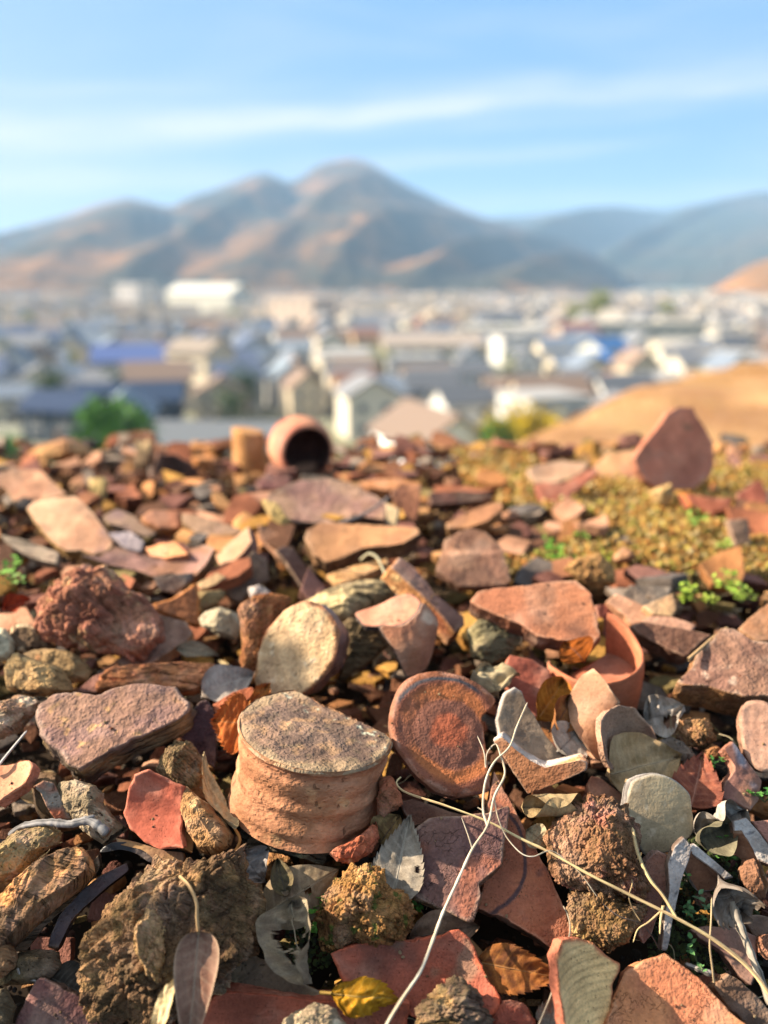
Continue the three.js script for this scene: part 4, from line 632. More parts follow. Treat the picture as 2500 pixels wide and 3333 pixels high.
// --- upper left: red clod, its bed slab, wedge and stones
lump({ name: 'red_clod', label: 'large lumpy red brown clod of burnt clay beside the purple heart shaped slab', cat: 'clod', mat: 'crumb', c: 'D', p: [245, 300, 290, 250, 360, 205, 440, 150, 560, 108, 660, 140, 760, 200, 830, 260, 890, 290, 930, 340, 980, 420, 960, 520, 900, 590, 800, 630, 660, 600, 560, 600, 480, 560, 380, 560, 300, 520, 240, 450, 250, 370], up: 34, n: [0, 0.75, 0.66], b: 24, K: 280, R: 100, lump: 8, lf: 3.0, amp: 3, facets: 4, col: '#9a634b', col2: '#86523e', spot: '#a98258', sf: 60, sc: 0.2 });
slab({ name: 'flat_slab', label: 'flat grey brown slab under the red clod, corner pointing out', cat: 'slab', mat: 'gritty', c: 'D', p: [700, 640, 820, 560, 940, 360, 1120, 410, 1158, 470, 1120, 520, 980, 610, 880, 680, 740, 690], up: 16, n: [0, 0.9, 0.42], th: 10, ...browns, col: '#87695a', edge: '#92704e' });
lump({ name: 'ochre_rock', label: 'yellow ochre rock with dark mottling, in front of an olive rock', c: 'D', p: [50, 700, 70, 640, 130, 615, 250, 650, 350, 690, 440, 790, 440, 830, 330, 850, 200, 860, 60, 820, 45, 760], up: 18, mat: 'stone', K: 150, R: 40, b: 14, amp: 1.9, facets: 9, pw: 0.45, col: '#b4935a', col2: '#8f6c40', spot: '#4c4234', sc: 0.18, sf: 70 });
lump({ name: 'olive_rock', label: 'olive brown rock behind the yellow ochre rock', c: 'D', p: [130, 610, 200, 585, 330, 580, 440, 600, 520, 660, 555, 710, 520, 760, 430, 780, 350, 720, 240, 680], up: 12, mat: 'stone', b: 12, facets: 8, pw: 0.5, col: '#8a7148', col2: '#6c5a40', spot: '#a0673a', sc: 0.2 });
lump({ name: 'orange_stone', label: 'long layered orange brown stone lying above the purple heart shaped slab', mat: 'layer', c: 'D', p: [580, 830, 600, 760, 660, 710, 760, 690, 900, 680, 1100, 665, 1290, 670, 1335, 720, 1280, 800, 1180, 850, 1050, 850, 800, 810, 700, 820], up: 14, n: [0, 0.7, 0.7], b: 13, K: 150, R: 40, facets: 9, pw: 0.4, amp: 1.6, lump: 1.8, lf: 5, squash: 2.4, col: '#9a5e34', col2: '#8a4a2c', spot: '#6a4a28', sc: 0.16 });
slab({ name: 'sliver', label: 'thin dark red sliver by the end of the long orange stone', cat: 'shard', c: 'D', p: [455, 825, 560, 735, 690, 688, 620, 750, 580, 832, 500, 835], up: 10, th: 6, col: '#7b5048', col2: '#5f4440' });
lump({ name: 'dark_stone', label: 'dark brown stone with pale crown left of the red clod', c: 'D', p: [50, 470, 100, 430, 180, 440, 250, 450, 290, 510, 320, 570, 230, 600, 110, 605, 70, 540], up: 16, b: 14, facets: 10, pw: 0.45, col: '#6f5a40', col2: '#594736', spot: '#b9aa88', sf: 60, sc: 0.22 });
lump({ name: 'white_stone', label: 'pale greenish white quartz stone at the edge beside the dark brown stone', c: 'D', p: [-40, 440, 35, 460, 80, 530, 75, 600, 40, 640, -40, 650], up: 16, b: 10, facets: 10, pw: 0.4, col: '#b8b89c', col2: '#9a9a84' });
lump({ name: 'tan_rock', label: 'knobbly pale tan rock against the pointed end of the heart slab', c: 'D', p: [-40, 910, 90, 868, 210, 858, 222, 900, 160, 1000, 110, 1090, 20, 1112, -40, 1100], up: 18, mat: 'stone', b: 16, K: 150, R: 40, facets: 8, amp: 2.2, lump: 1.5, col: '#b39473', col2: '#96745a', spot: '#c8b498', sc: 0.15 });
slab({ name: 'curved_shell', label: 'curved salmon shell with smooth cream lit inside, cut by the edge', cat: 'shard', mat: 'smooth', c: 'D', p: [-30, 1300, 60, 1265, 130, 1247, 178, 1248, 190, 1290, 150, 1370, 90, 1420, 20, 1470, -30, 1500], up: 26, n: [-0.35, 0.75, 0.56], th: 7, kx: 16, ky: 16, smooth: true, jag: 0.004, col: '#c48a62', col2: '#b97b58', edge: '#b5674a', bev: 1.5 });
slab({ name: 'maroon_wedge', label: 'dark maroon wedge standing between heart slab and ribbed flask base', cat: 'shard', mat: 'crackle', c: 'D', p: [1040, 1090, 1100, 1010, 1200, 890, 1240, 880, 1280, 940, 1300, 1100, 1290, 1300, 1220, 1250, 1150, 1150], up: 12, n: [0.1, 0.45, 0.88], th: 14, amp: 1, col: '#573a40', col2: '#442f36', edge: '#3f3234' });
lump({ name: 'olive_stone', label: 'pitted olive brown stone below the heart slab, above the smooth red shard', c: 'D', mat: 'crumb', p: [935, 1300, 1000, 1180, 1060, 1130, 1140, 1130, 1215, 1230, 1210, 1320, 1170, 1400, 1100, 1420, 1050, 1390], up: 12, b: 14, K: 150, R: 40, facets: 7, amp: 1.6, lump: 0.9, lf: 7, col: '#8f7952', col2: '#6f5c3e', spot: '#b0a07c', sc: 0.2, sf: 90 });
slab({ name: 'rust_sliver', label: 'rough rust red brick sliver pointing at the oval foot', cat: 'shard', mat: 'gritty', c: 'D', p: [1270, 910, 1400, 830, 1510, 800, 1537, 830, 1450, 925, 1300, 985, 1280, 950], up: 20, n: [-0.1, 0.7, 0.7], th: 10, amp: 1.2, col: '#a0522f', col2: '#84432a', edge: '#7a3c28' });
lump({ name: 'grey_pebble', label: 'rounded pale grey beige pebble beside the porous brown block', c: 'D', p: [1200, 400, 1240, 350, 1320, 328, 1430, 365, 1450, 440, 1420, 520, 1320, 500, 1210, 440], up: 16, mat: 'stone', b: 14, facets: 6, col: '#aaa48e', col2: '#8e876f', spot: '#c4bfac', sc: 0.15 });
slab({ name: 'brown_wedge', label: 'brown wedge with sunlight put into its orange top, behind the red clod', cat: 'shard', mat: 'clay', c: 'D', p: [905, 310, 1040, 265, 1170, 180, 1192, 210, 1207, 430, 1185, 440, 1060, 390, 920, 340], up: 22, n: [0.2, 0.5, 0.85], th: 14, bev: 3, wornOrLit: '#b87844', wt: 0.8, col: '#945a34', col2: '#7d4b30', edge: '#b4743e' });  // sunlit orange of the top is put into the rim and edge colours
lump({ name: 'ochre_chip', label: 'small dull ochre chip behind the pale grey beige pebble', c: 'D', p: [1190, 230, 1350, 225, 1352, 260, 1310, 310, 1215, 352, 1195, 330], up: 12, b: 8, col: '#a2905c', col2: '#8a7850' });
lump({ name: 'lilac_pebble', label: 'small pale lilac grey pebble touching the porous brown block', c: 'D', p: [1495, 210, 1560, 195, 1630, 240, 1600, 282, 1500, 270], up: 20, b: 8, col: '#a8a4a4', col2: '#8f8a8a' });
lump({ name: 'porous_block', label: 'porous orange brown block leaning beside the cream oval foot', cat: 'brick fragment', mat: 'crumb', c: 'E', p: [135, 340, 160, 300, 250, 260, 340, 240, 440, 265, 460, 290, 380, 380, 310, 480, 262, 600, 228, 720, 160, 700, 150, 640, 165, 560, 155, 400], up: 32, n: [0.25, 0.45, 0.86], b: 10, bb: 16, pw: 0.3, K: 180, R: 60, facets: 3, amp: 1.2, lump: 1.8, lf: 8, chip: 0.02, col: '#965c2c', col2: '#7f4c26', spot: '#a97440', sc: 0.2, sf: 100 });
// --- around the middle
slab({ name: 'purple_dish', label: 'big curved purple tan shard with thick gravelly front edge behind the red clod', cat: 'shard', mat: 'clay', emat: 'crumb', c: 'G', p: [475, 930, 600, 940, 690, 885, 830, 920, 940, 955, 1080, 920, 1230, 870, 1292, 890, 1240, 990, 1150, 1080, 1040, 1040, 920, 1060, 800, 1020, 640, 985], up: 26, n: [0.02, 0.85, 0.5], th: 16, kx: 3.6, K: 130, col: '#8d6862', col2: '#8a6048', edge: '#8d6e44', edge2: '#77603c', edgeSpot: '#b49a66', er: 0.25 });
slab({ name: 'slate_chip', label: 'small blue black slate chip leaning on the curved purple shard', cat: 'shard', mat: 'gritty', c: 'G', p: [915, 1065, 1155, 1040, 1150, 1090, 1040, 1165, 960, 1150], up: 30, n: [0, 0.4, 0.9], th: 6, col: '#3d4249', col2: '#33363c', spot: '#6c737a', sf: 160, sc: 0.25 });
slab({ name: 'cream_plank', label: 'long cream lit shard with maroon underside rising past the curved purple shard', cat: 'shard', mat: 'clay', c: 'G', p: [1285, 935, 1490, 758, 1510, 850, 1450, 930, 1335, 1035], up: 26, n: [-0.42, 0.75, 0.5], th: 12, col: '#bd9472', col2: '#ad8262', edge: '#6e4540' });
slab({ name: 'grey_slab', label: 'leaning grey brown slab in shade beside the long cream lit shard', cat: 'slab', mat: 'gritty', c: 'G', p: [1340, 1110, 1400, 1040, 1520, 905, 1600, 960, 1622, 1080, 1500, 1130, 1440, 1225, 1380, 1190], up: 12, n: [0.3, 0.55, 0.78], th: 10, col: '#77614f', col2: '#655045' });
slab({ name: 'tan_chip', label: 'small tan chip with red edge in front of the cream shard', cat: 'shard', mat: 'clay', c: 'G', p: [1180, 1100, 1300, 1040, 1362, 1062, 1290, 1115, 1200, 1140], up: 20, n: [0, 0.85, 0.5], th: 9, col: '#a58a62', edge: '#9a4c30' });
slab({ name: 'stained_slab', label: 'large pinkish tan slab with purple stain and thick yellow edge', cat: 'slab', mat: 'clay', emat: 'crumb', c: 'G', p: [158, 650, 200, 610, 330, 588, 460, 580, 560, 680, 640, 790, 682, 870, 640, 915, 560, 935, 480, 905, 400, 910, 330, 870, 250, 780, 200, 720], up: 34, n: [-0.06, 0.85, 0.52], th: 13, K: 130, col: '#b18a6c', col2: '#a67a5e', spot: '#84655e', sf: 16, sc: 0.02, edge: '#b08c4c', edge2: '#97763f' });
slab({ name: 'rounded_slab', label: 'long rounded salmon tan slab far back at the edge of the heap', cat: 'slab', c: 'G', p: [-40, 440, 90, 408, 250, 430, 320, 500, 400, 560, 280, 602, 80, 602, 30, 530, -40, 520], up: 30, n: [0, 0.85, 0.55], th: 14, col: '#b08264', col2: '#9c6f56', edge: '#b28a58', amp: 2, fr: 30 });
slab({ name: 'grey_plank', label: 'narrow pale grey slab beside the stained pinkish slab', cat: 'slab', mat: 'layer', c: 'G', p: [0, 808, 180, 850, 350, 920, 340, 985, 200, 952, 60, 882], up: 22, n: [0, 0.8, 0.6], th: 9, col: '#8f8474', col2: '#7d6c62' });
slab({ name: 'mauve_slab', label: 'mauve grey slab with crumbly end behind the curved purple shard', cat: 'slab', c: 'G', p: [610, 700, 700, 655, 790, 690, 880, 760, 945, 805, 880, 830, 720, 770, 650, 745], up: 24, n: [0.05, 0.8, 0.6], th: 12, col: '#81696a', col2: '#8c7464', edge: '#77684a' });
slab({ name: 'salmon_block', label: 'salmon block with orange edge in the middle of the heap', cat: 'shard', mat: 'smooth', c: 'G', p: [845, 700, 900, 660, 1090, 668, 1082, 770, 950, 778, 850, 725], up: 28, n: [0.1, 0.7, 0.7], th: 14, bev: 3, col: '#b27452', col2: '#a4674a', edge: '#b97a40' });
slab({ name: 'tan_plank', label: 'long tan grey slab reaching from the salmon block to the right', cat: 'slab', mat: 'gritty', c: 'G', p: [1090, 678, 1280, 720, 1450, 780, 1380, 872, 1200, 815, 1095, 742], up: 22, n: [0, 0.86, 0.5], th: 13, col: '#987a62', col2: '#84695c', edge: '#94733e', edge2: '#6a5334' });
slab({ name: 'lilac_chip', label: 'pale lilac grey curved chip beside the stained pinkish slab', cat: 'shard', mat: 'smooth', c: 'G', p: [650, 800, 780, 788, 865, 850, 842, 912, 760, 895], up: 24, n: [0.1, 0.8, 0.6], th: 7, kx: 3, col: '#9d959c', col2: '#87808a' });
slab({ name: 'orange_chip', label: 'bright orange lit chip above the curved purple shard', cat: 'shard', mat: 'smooth', c: 'G', p: [870, 890, 960, 862, 1055, 850, 1132, 930, 1000, 955, 900, 935], up: 32, n: [-0.25, 0.85, 0.46], th: 8, col: '#c07c48', col2: '#b46f42', edge: '#9c5a38' });
lump({ name: 'crest_chip', label: 'yellowish grey chip standing upright on the crest', c: 'G', p: [818, 250, 900, 238, 922, 280, 905, 380, 870, 465, 800, 440, 830, 320], anchor: [860, 440], up: 4, n: [-0.2, 0.2, 0.95], b: 12, facets: 8, pw: 0.4, col: '#9a8660', col2: '#877256' });
slab({ name: 'dark_block', label: 'dark brown block with pinkish top on the crest beside the yellow orange clay cylinder', cat: 'shard', mat: 'gritty', c: 'G', p: [900, 460, 945, 310, 1050, 330, 1150, 380, 1195, 430, 1180, 495, 1000, 505], anchor: [1040, 490], up: 6, n: [0.2, 0.25, 0.95], th: 26, bev: 4, wornOrLit: '#8a655a', col: '#54392e', col2: '#42312b', edge: '#86604e' });
lump({ name: 'tan_mound', label: 'low tan hump of baked clay on the crest before the green tree', cat: 'clod', mat: 'gritty', c: 'G', p: [235, 345, 330, 262, 400, 240, 480, 250, 580, 320, 595, 352, 420, 366, 270, 375], anchor: [410, 360], up: 6, n: [0, 0.35, 0.93], b: 30, bb: 30, facets: 4, col: '#a8814f', col2: '#94663f' });
lump({ name: 'yellow_stone', label: 'small bright yellow stone above a paler one, behind the stained slab', c: 'G', p: [540, 480, 640, 478, 635, 545, 620, 600, 600, 655, 560, 610, 552, 550], up: 20, n: [-0.2, 0.5, 0.85], b: 10, facets: 9, pw: 0.4, col: '#bda45e', col2: '#a89868' });
slab({ name: 'back_slab', label: 'large purple brown slab lying below the round jar', cat: 'slab', mat: 'gritty', c: 'H', p: [120, 600, 150, 555, 300, 490, 480, 468, 630, 498, 770, 570, 852, 620, 832, 722, 650, 692, 590, 742, 280, 735, 200, 655], up: 30, n: [0, 0.8, 0.6], th: 14, col: '#8b6a56', col2: '#7c5c58', edge: '#54453c' });
lump({ name: 'yellow_chunk', label: 'yellow chunk at the end of the large purple brown slab', c: 'H', p: [88, 600, 200, 632, 272, 740, 240, 785, 150, 722], up: 26, b: 10, facets: 8, pw: 0.4, col: '#a99350', col2: '#8d7a44' });
slab({ name: 'lit_slab', label: 'sunlit tan brown slab with ragged shaded front, two below the round jar', cat: 'slab', mat: 'clay', emat: 'crumb', c: 'H', p: [350, 832, 370, 780, 452, 733, 640, 745, 830, 755, 1040, 770, 1042, 805, 940, 862, 700, 892, 560, 960, 480, 978, 400, 932], up: 32, n: [0, 0.86, 0.5], th: 18, K: 130, col: '#a8774c', col2: '#986a48', edge: '#7c5a38', edge2: '#5f4630', er: 0.25 });
slab({ name: 'fan_slab', label: 'brown fan shaped slab tilted up with a lit upper band', cat: 'slab', mat: 'gritty', c: 'H', p: [1140, 1022, 1180, 900, 1192, 840, 1330, 768, 1440, 790, 1540, 890, 1592, 1080, 1570, 1112, 1430, 1120, 1280, 1120], up: 30, n: [0.02, 0.68, 0.73], th: 11, col: '#93684f', col2: '#7f5a4a', edge: '#6a4b3d', bow: (u, v) => -0.004 * sstep(0.004, 0.012, v) });
slab({ name: 'tilted_plank', label: 'narrow brown slab with lit orange top edge above the fan shaped slab', cat: 'slab', c: 'H', p: [1200, 740, 1400, 642, 1530, 608, 1545, 650, 1462, 722, 1335, 772, 1210, 772], up: 32, n: [-0.1, 0.8, 0.55], th: 13, col: '#a5734a', col2: '#8f6142', edge: '#7a5a36' });
combo('standing_chips', 'rust brown chips standing on edge beside the large purple brown slab', 'shard', [
  { part: 'rust_chip', mat: 'gritty', c: 'H', p: [868, 560, 940, 500, 1052, 520, 1030, 700, 1000, 752, 930, 752, 900, 640], up: 26, n: [-0.1, 0.4, 0.9], th: 10, col: '#8d5a44', col2: '#a06a4a' },
  { part: 'cream_chip', mat: 'clay', c: 'H', p: [838, 620, 920, 660, 898, 762, 850, 752], up: 34, n: [-0.3, 0.4, 0.87], th: 6, col: '#b4a27c' },
]);
slab({ name: 'dark_bar', label: 'long dark maroon slab edge in deep shade behind the narrow lit slab', cat: 'slab', c: 'H', p: [1095, 560, 1280, 545, 1450, 560, 1485, 592, 1300, 620, 1110, 632], up: 26, n: [0.1, 0.6, 0.8], th: 16, col: '#64423c', col2: '#51382f' });
slab({ name: 'orange_plank', label: 'flat orange slab behind the standing rust brown chips', cat: 'slab', mat: 'smooth', c: 'H', p: [680, 490, 880, 474, 1052, 500, 1042, 542, 850, 548, 730, 522], up: 32, n: [0, 0.85, 0.5], th: 8, col: '#b0713c', col2: '#a0643a' });
slab({ name: 'maroon_block', label: 'small dull maroon block just below the yellow orange clay cylinder', cat: 'shard', c: 'H', p: [58, 492, 130, 440, 270, 458, 262, 532, 80, 540], up: 26, n: [0.1, 0.7, 0.7], th: 14, col: '#7f5150', col2: '#6c4644' });
slab({ name: 'salmon_plank', label: 'salmon strip under the small dull maroon block', cat: 'shard', mat: 'smooth', c: 'H', p: [0, 560, 200, 545, 222, 580, 120, 622, 20, 642], up: 26, n: [-0.1, 0.75, 0.65], th: 12, col: '#b27a5c', col2: '#9c6850' });
slab({ name: 'splinter', label: 'bright tan splinter of wood like shard above the olive schist', cat: 'shard', mat: 'layer', c: 'H', p: [478, 1050, 640, 1000, 850, 948, 855, 985, 700, 1060, 540, 1112], up: 28, n: [-0.15, 0.85, 0.5], th: 8, col: '#b98c50', col2: '#a47a46' });
slab({ name: 'brown_shell', label: 'curved brown shell standing in a dark gap', cat: 'shard', mat: 'smooth', c: 'H', p: [180, 900, 230, 880, 285, 892, 360, 1000, 372, 1080, 340, 1135, 300, 1060, 240, 970], up: 18, n: [0.4, 0.5, 0.77], th: 6, kx: -6, col: '#7a584a', col2: '#6c4c42', edge: '#8e7868' });
slab({ name: 'ledge_shard', label: 'long shard with purple top and rough orange face sliding down behind the bottle shoulder', cat: 'shard', mat: 'clay', emat: 'crumb', c: 'E', p: [1050, 80, 1105, 18, 1165, 60, 1250, 150, 1335, 260, 1500, 388, 1502, 440, 1440, 482, 1380, 400, 1240, 250, 1120, 140], up: 40, n: [0.36, 0.74, 0.56], th: 17, K: 130, taper: -0.1, col: '#86645c', col2: '#74554e', edge: '#a6703c', edge2: '#8a4a2a', edgeSpot: '#b89a62', er: 0.2 });
lump({ name: 'olive_schist', label: 'long olive grey layered stone behind the oval foot and bottle shoulder', mat: 'layer', c: 'E', p: [470, 330, 560, 278, 700, 218, 900, 168, 1000, 180, 1085, 250, 900, 340, 800, 420, 660, 380], up: 24, n: [0, 0.7, 0.7], b: 14, K: 150, R: 36, facets: 8, pw: 0.45, amp: 1.6, strata: 0.02, col: '#978a66', col2: '#7c7356', spot: '#b8a878', sc: 0.15, squash: 2 });
lump({ name: 'schist_block', label: 'brown olive layered stone wedged between the oval foot and bottle shoulder', mat: 'layer', c: 'E', p: [735, 460, 800, 385, 900, 400, 985, 480, 1035, 560, 950, 640, 860, 700, 780, 765, 740, 760, 820, 660], up: 14, n: [0.1, 0.5, 0.86], b: 12, K: 150, R: 36, facets: 8, pw: 0.4, strata: 0.02, col: '#77603f', col2: '#5f5138', squash: 2 });
// --- right: big shards
slab({ name: 'terracotta_slab', label: 'big orange terracotta shard with ragged lower edge above the broken bowl', cat: 'shard', mat: 'clay', emat: 'gritty', c: 'F', p: [-128, 285, -80, 225, 0, 212, 200, 192, 420, 162, 512, 163, 600, 240, 640, 400, 652, 500, 602, 562, 520, 530, 390, 522, 280, 500, 160, 422, 0, 362, -90, 320], up: 44, n: [-0.02, 0.78, 0.62], th: 17, K: 140, R: 22, col: '#a96844', col2: '#9a5c3e', edge: '#7d4b34', edge2: '#5f3d30', er: 0.2, amp: 1.6, fr: 30, bow: (u, v) => -0.10 * u * u });
lump({ name: 'striped_stone', label: 'angular olive stone with pale stripes under the big terracotta shard', mat: 'layer', c: 'F', p: [-150, 470, -90, 408, 0, 420, 60, 450, 165, 512, 150, 570, 90, 642, -20, 672, -110, 622], up: 18, n: [0.15, 0.55, 0.82], b: 14, facets: 12, pw: 0.32, col: '#7c7650', col2: '#5d5c46', spot: '#a8a282', sc: 0.18 });
slab({ name: 'red_sherd', label: 'smooth dull red sherd between ringed lid and broken bowl', cat: 'sherd', mat: 'smooth', c: 'F', p: [68, 690, 110, 610, 250, 640, 350, 700, 372, 850, 340, 932, 265, 992, 180, 900, 90, 800], up: 14, n: [0.12, 0.62, 0.78], th: 7, kx: -1.5, jag: 0.006, col: '#a5523e', col2: '#924636', edge: '#ad6048' });
slab({ name: 'dark_red_tile', label: 'dark red curved tile piece behind the broken bowl', cat: 'shard', mat: 'smooth', c: 'F', p: [625, 312, 705, 305, 800, 382, 806, 440, 690, 515, 640, 430], up: 16, n: [0.2, 0.6, 0.78], th: 9, kx: 3, col: '#8d4534', col2: '#7a3a2e' });
slab({ name: 'salmon_slab', label: 'pale salmon slab right behind the dark red tile piece', cat: 'shard', c: 'F', p: [685, 290, 745, 235, 820, 270, 905, 312, 992, 352, 970, 402, 835, 432, 800, 372], up: 26, n: [-0.05, 0.85, 0.5], th: 11, col: '#b08468', col2: '#a0735a', edge: '#9c6a4a' });
slab({ name: 'slate_slab', label: 'dull slate grey slab bordering the yellow gravel', cat: 'slab', mat: 'gritty', c: 'F', p: [770, 270, 832, 190, 1080, 200, 1062, 262, 905, 322], up: 26, n: [0, 0.82, 0.58], th: 9, col: '#77716a', col2: '#625d58' });
slab({ name: 'tan_tile', label: 'triangular tan piece in front of the slate grey slab', cat: 'shard', c: 'F', p: [905, 315, 1090, 240, 1115, 330, 1085, 382, 960, 365], up: 30, n: [-0.05, 0.84, 0.54], th: 9, col: '#a98a60', col2: '#9c7650' });
slab({ name: 'pink_tile', label: 'pale pink shard bordering the gravel, behind the long brown slab', cat: 'shard', c: 'F', p: [880, 420, 960, 375, 1100, 385, 1230, 430, 1190, 480, 1000, 450], up: 24, n: [0, 0.88, 0.48], th: 9, col: '#a4735c', col2: '#946450' });
slab({ name: 'long_slab', label: 'long chocolate brown slab between broken bowl and big orange edged slab', cat: 'slab', mat: 'gritty', c: 'F', p: [830, 432, 900, 408, 1000, 425, 1250, 470, 1322, 490, 1250, 540, 1190, 602, 1165, 620, 1050, 572, 880, 482], up: 24, n: [0, 0.82, 0.56], th: 13, col: '#735041', col2: '#634539', edge: '#54392f' });
slab({ name: 'edged_slab', label: 'big purple brown slab with thick orange tan front edge', cat: 'slab', mat: 'gritty', emat: 'crumb', c: 'F', p: [1110, 770, 1195, 690, 1235, 595, 1380, 448, 1450, 442, 1560, 520, 1680, 535, 1780, 640, 1790, 800, 1680, 862, 1500, 858, 1300, 800, 1150, 790], up: 36, n: [-0.04, 0.84, 0.54], th: 24, K: 150, R: 26, jag: 0.012, amp: 1.2, col: '#82604f', col2: '#745247', spot: '#a08a7a', sf: 90, sc: 0.24, edge: '#9c6c3a', edge2: '#84562f', er: 0.14, taper: 0.0 });
slab({ name: 'pink_disc', label: 'smooth pinkish brown disc cut by the edge, below the big edged slab', cat: 'pottery fragment', mat: 'smooth', c: 'F', p: [1490, 1000, 1505, 930, 1545, 885, 1640, 890, 1740, 960, 1790, 1120, 1760, 1270, 1640, 1312, 1560, 1262, 1510, 1160], up: 26, n: [-0.1, 0.6, 0.8], th: 8, smooth: true, jag: 0.003, kx: 5, ky: 5, col: '#a9806c', col2: '#97705e', edge: '#86614f', bev: 2 });
combo('saddle_sherd', 'saddle shaped sherd with olive grey inside and sunlit orange broken edge', 'sherd', [
  { part: 'inner_face', mat: 'smooth', c: 'F', p: [35, 1000, 62, 900, 90, 830, 140, 798, 185, 830, 215, 920, 250, 960, 330, 1100, 462, 1252, 330, 1268, 240, 1218, 130, 1165, 50, 1095], up: 24, n: [0.18, 0.55, 0.82], th: 6, kx: 24, ca: 0.9, col: '#887b69', col2: '#7b6c5c', edge: '#9a9a9c', jag: 0.006, paint: (u, v, t, a, c) => mix3(c, hex('#8a8c90'), sstep(0.016, 0.022, v + 0.1 * u + 0.004 * fbm(u * 90, v * 90, 1, 2))) },
  { part: 'front_face', mat: 'clay', c: 'F', p: [10, 1128, 60, 1100, 130, 1170, 228, 1242, 330, 1290, 430, 1268, 545, 1240, 582, 1258, 575, 1302, 420, 1370, 270, 1432, 218, 1452, 185, 1400, 100, 1270], up: 26, n: [-0.22, 0.22, 0.95], th: 13, col: '#94603c', col2: '#7d4e34', edge: '#a6a6a6', edge2: '#b07a42', bev: 0.8, flatBack: true },
]);
combo('cut_tube', 'tan tube fragment cut open, with oval brown hollow facing out', 'pottery fragment', [
  { part: 'outer_wall', mat: 'smooth', c: 'F', p: [455, 905, 480, 820, 540, 730, 610, 688, 682, 762, 765, 892, 700, 960, 645, 1030, 632, 1110, 650, 1210, 735, 1300, 620, 1230, 530, 1120, 470, 1015], anchor: [580, 980], up: 30, n: [-0.35, 0.5, 0.79], th: 7, kx: -28, ca: -0.5, jag: 0.006, col: '#a37757', col2: '#8a634a', edge: '#a9825e' },
  { part: 'hollow', mat: 'clay', c: 'F', p: [632, 1030, 690, 960, 770, 908, 872, 930, 962, 1042, 1045, 1200, 940, 1232, 800, 1282, 720, 1302, 645, 1212, 622, 1112], up: 20, n: [0.26, 0.42, 0.87], th: 7, kx: 34, ky: 16, jag: 0.006, col: '#8a6f5c', col2: '#6f5044', edge: '#9c7a66', spot: '#7a5148', sf: 22, sc: 0.1 },
]);
lump({ name: 'crumb_clod', label: 'small crumbly brown clod beside the pinkish brown disc', cat: 'clod', mat: 'crumb', c: 'F', p: [1108, 1060, 1130, 1010, 1190, 985, 1290, 1000, 1362, 1080, 1322, 1142, 1250, 1172, 1150, 1142], up: 14, b: 13, K: 150, R: 44, lump: 4.5, lf: 3, col: '#7d5c36', col2: '#6a4a30', spot: '#9a7048', sc: 0.16 });
lump({ name: 'orange_pebble', label: 'small orange pebble just below the small crumbly brown clod', c: 'F', p: [1255, 1200, 1320, 1140, 1372, 1172, 1362, 1232, 1290, 1246], up: 10, b: 8, col: '#a06a34', col2: '#8a5a30' });
lump({ name: 'mottled_stone', label: 'flat mottled grey stone behind the pleated tan leaf', c: 'F', p: [995, 1130, 1080, 1098, 1200, 1170, 1232, 1242, 1150, 1292, 1060, 1215], up: 8, b: 7, facets: 5, col: '#77726a', col2: '#625d56', spot: '#95918a', sc: 0.15 });
slab({ name: 'hooked_shard', label: 'hooked brown pink shard with blue grey streak below the pinkish disc', cat: 'shard', mat: 'smooth', c: 'C', p: [1395, 70, 1450, 22, 1500, 90, 1570, 180, 1622, 260, 1605, 380, 1555, 442, 1480, 405, 1382, 370, 1400, 270, 1462, 200, 1450, 120], centrePx: [1510, 250], up: 16, n: [0.1, 0.6, 0.78], th: 9, kx: -12, col: '#87604f', col2: '#75504a', spot: '#77798a', sf: 30, sc: 0.2, edge: '#8a5444' });
slab({ name: 'grey_oval', label: 'smooth grey olive oval slab standing in front of the tube fragment', cat: 'slab', mat: 'smooth', dust: 0.1, scorch: 0.15, relief: () => 0, c: 'C', p: [805, 450, 832, 300, 870, 250, 980, 220, 1090, 250, 1180, 322, 1205, 400, 1212, 560, 1150, 640, 1060, 690, 940, 715, 890, 660, 850, 560], up: 30, n: [0.12, 0.42, 0.9], th: 8, smooth: true, jag: 0.004, amp: 0.3, col: '#958a6c', col2: '#8a7f64', spot: '#aca288', sf: 130, sc: 0.22, edge: '#929496', edge2: '#6a6a6c' });
slab({ name: 'flat_tile', label: 'flat orange terracotta piece partly behind the grey oval slab', cat: 'shard', mat: 'smooth', c: 'C', p: [575, 290, 600, 232, 650, 240, 822, 365, 810, 470, 740, 405, 590, 345], up: 14, n: [0, 0.65, 0.76], th: 8, col: '#b4704c', col2: '#a46244' });
lump({ name: 'crumbly_clod', label: 'large crumbly red brown clod between ringed lid and grey oval slab', cat: 'clod', mat: 'crumb', c: 'C', p: [300, 600, 360, 500, 450, 440, 550, 400, 570, 368, 640, 352, 740, 390, 800, 460, 880, 540, 882, 620, 858, 720, 900, 830, 912, 900, 840, 962, 700, 922, 540, 905, 400, 870, 350, 760, 328, 660], up: 30, n: [0.05, 0.55, 0.83], b: 22, K: 280, R: 100, lump: 6, lf: 4.6, amp: 2.4, facets: 3, pw: 0.55, col: '#7c5738', col2: '#6b4a30', spot: '#8a5444', sf: 36, sc: 0.08 });
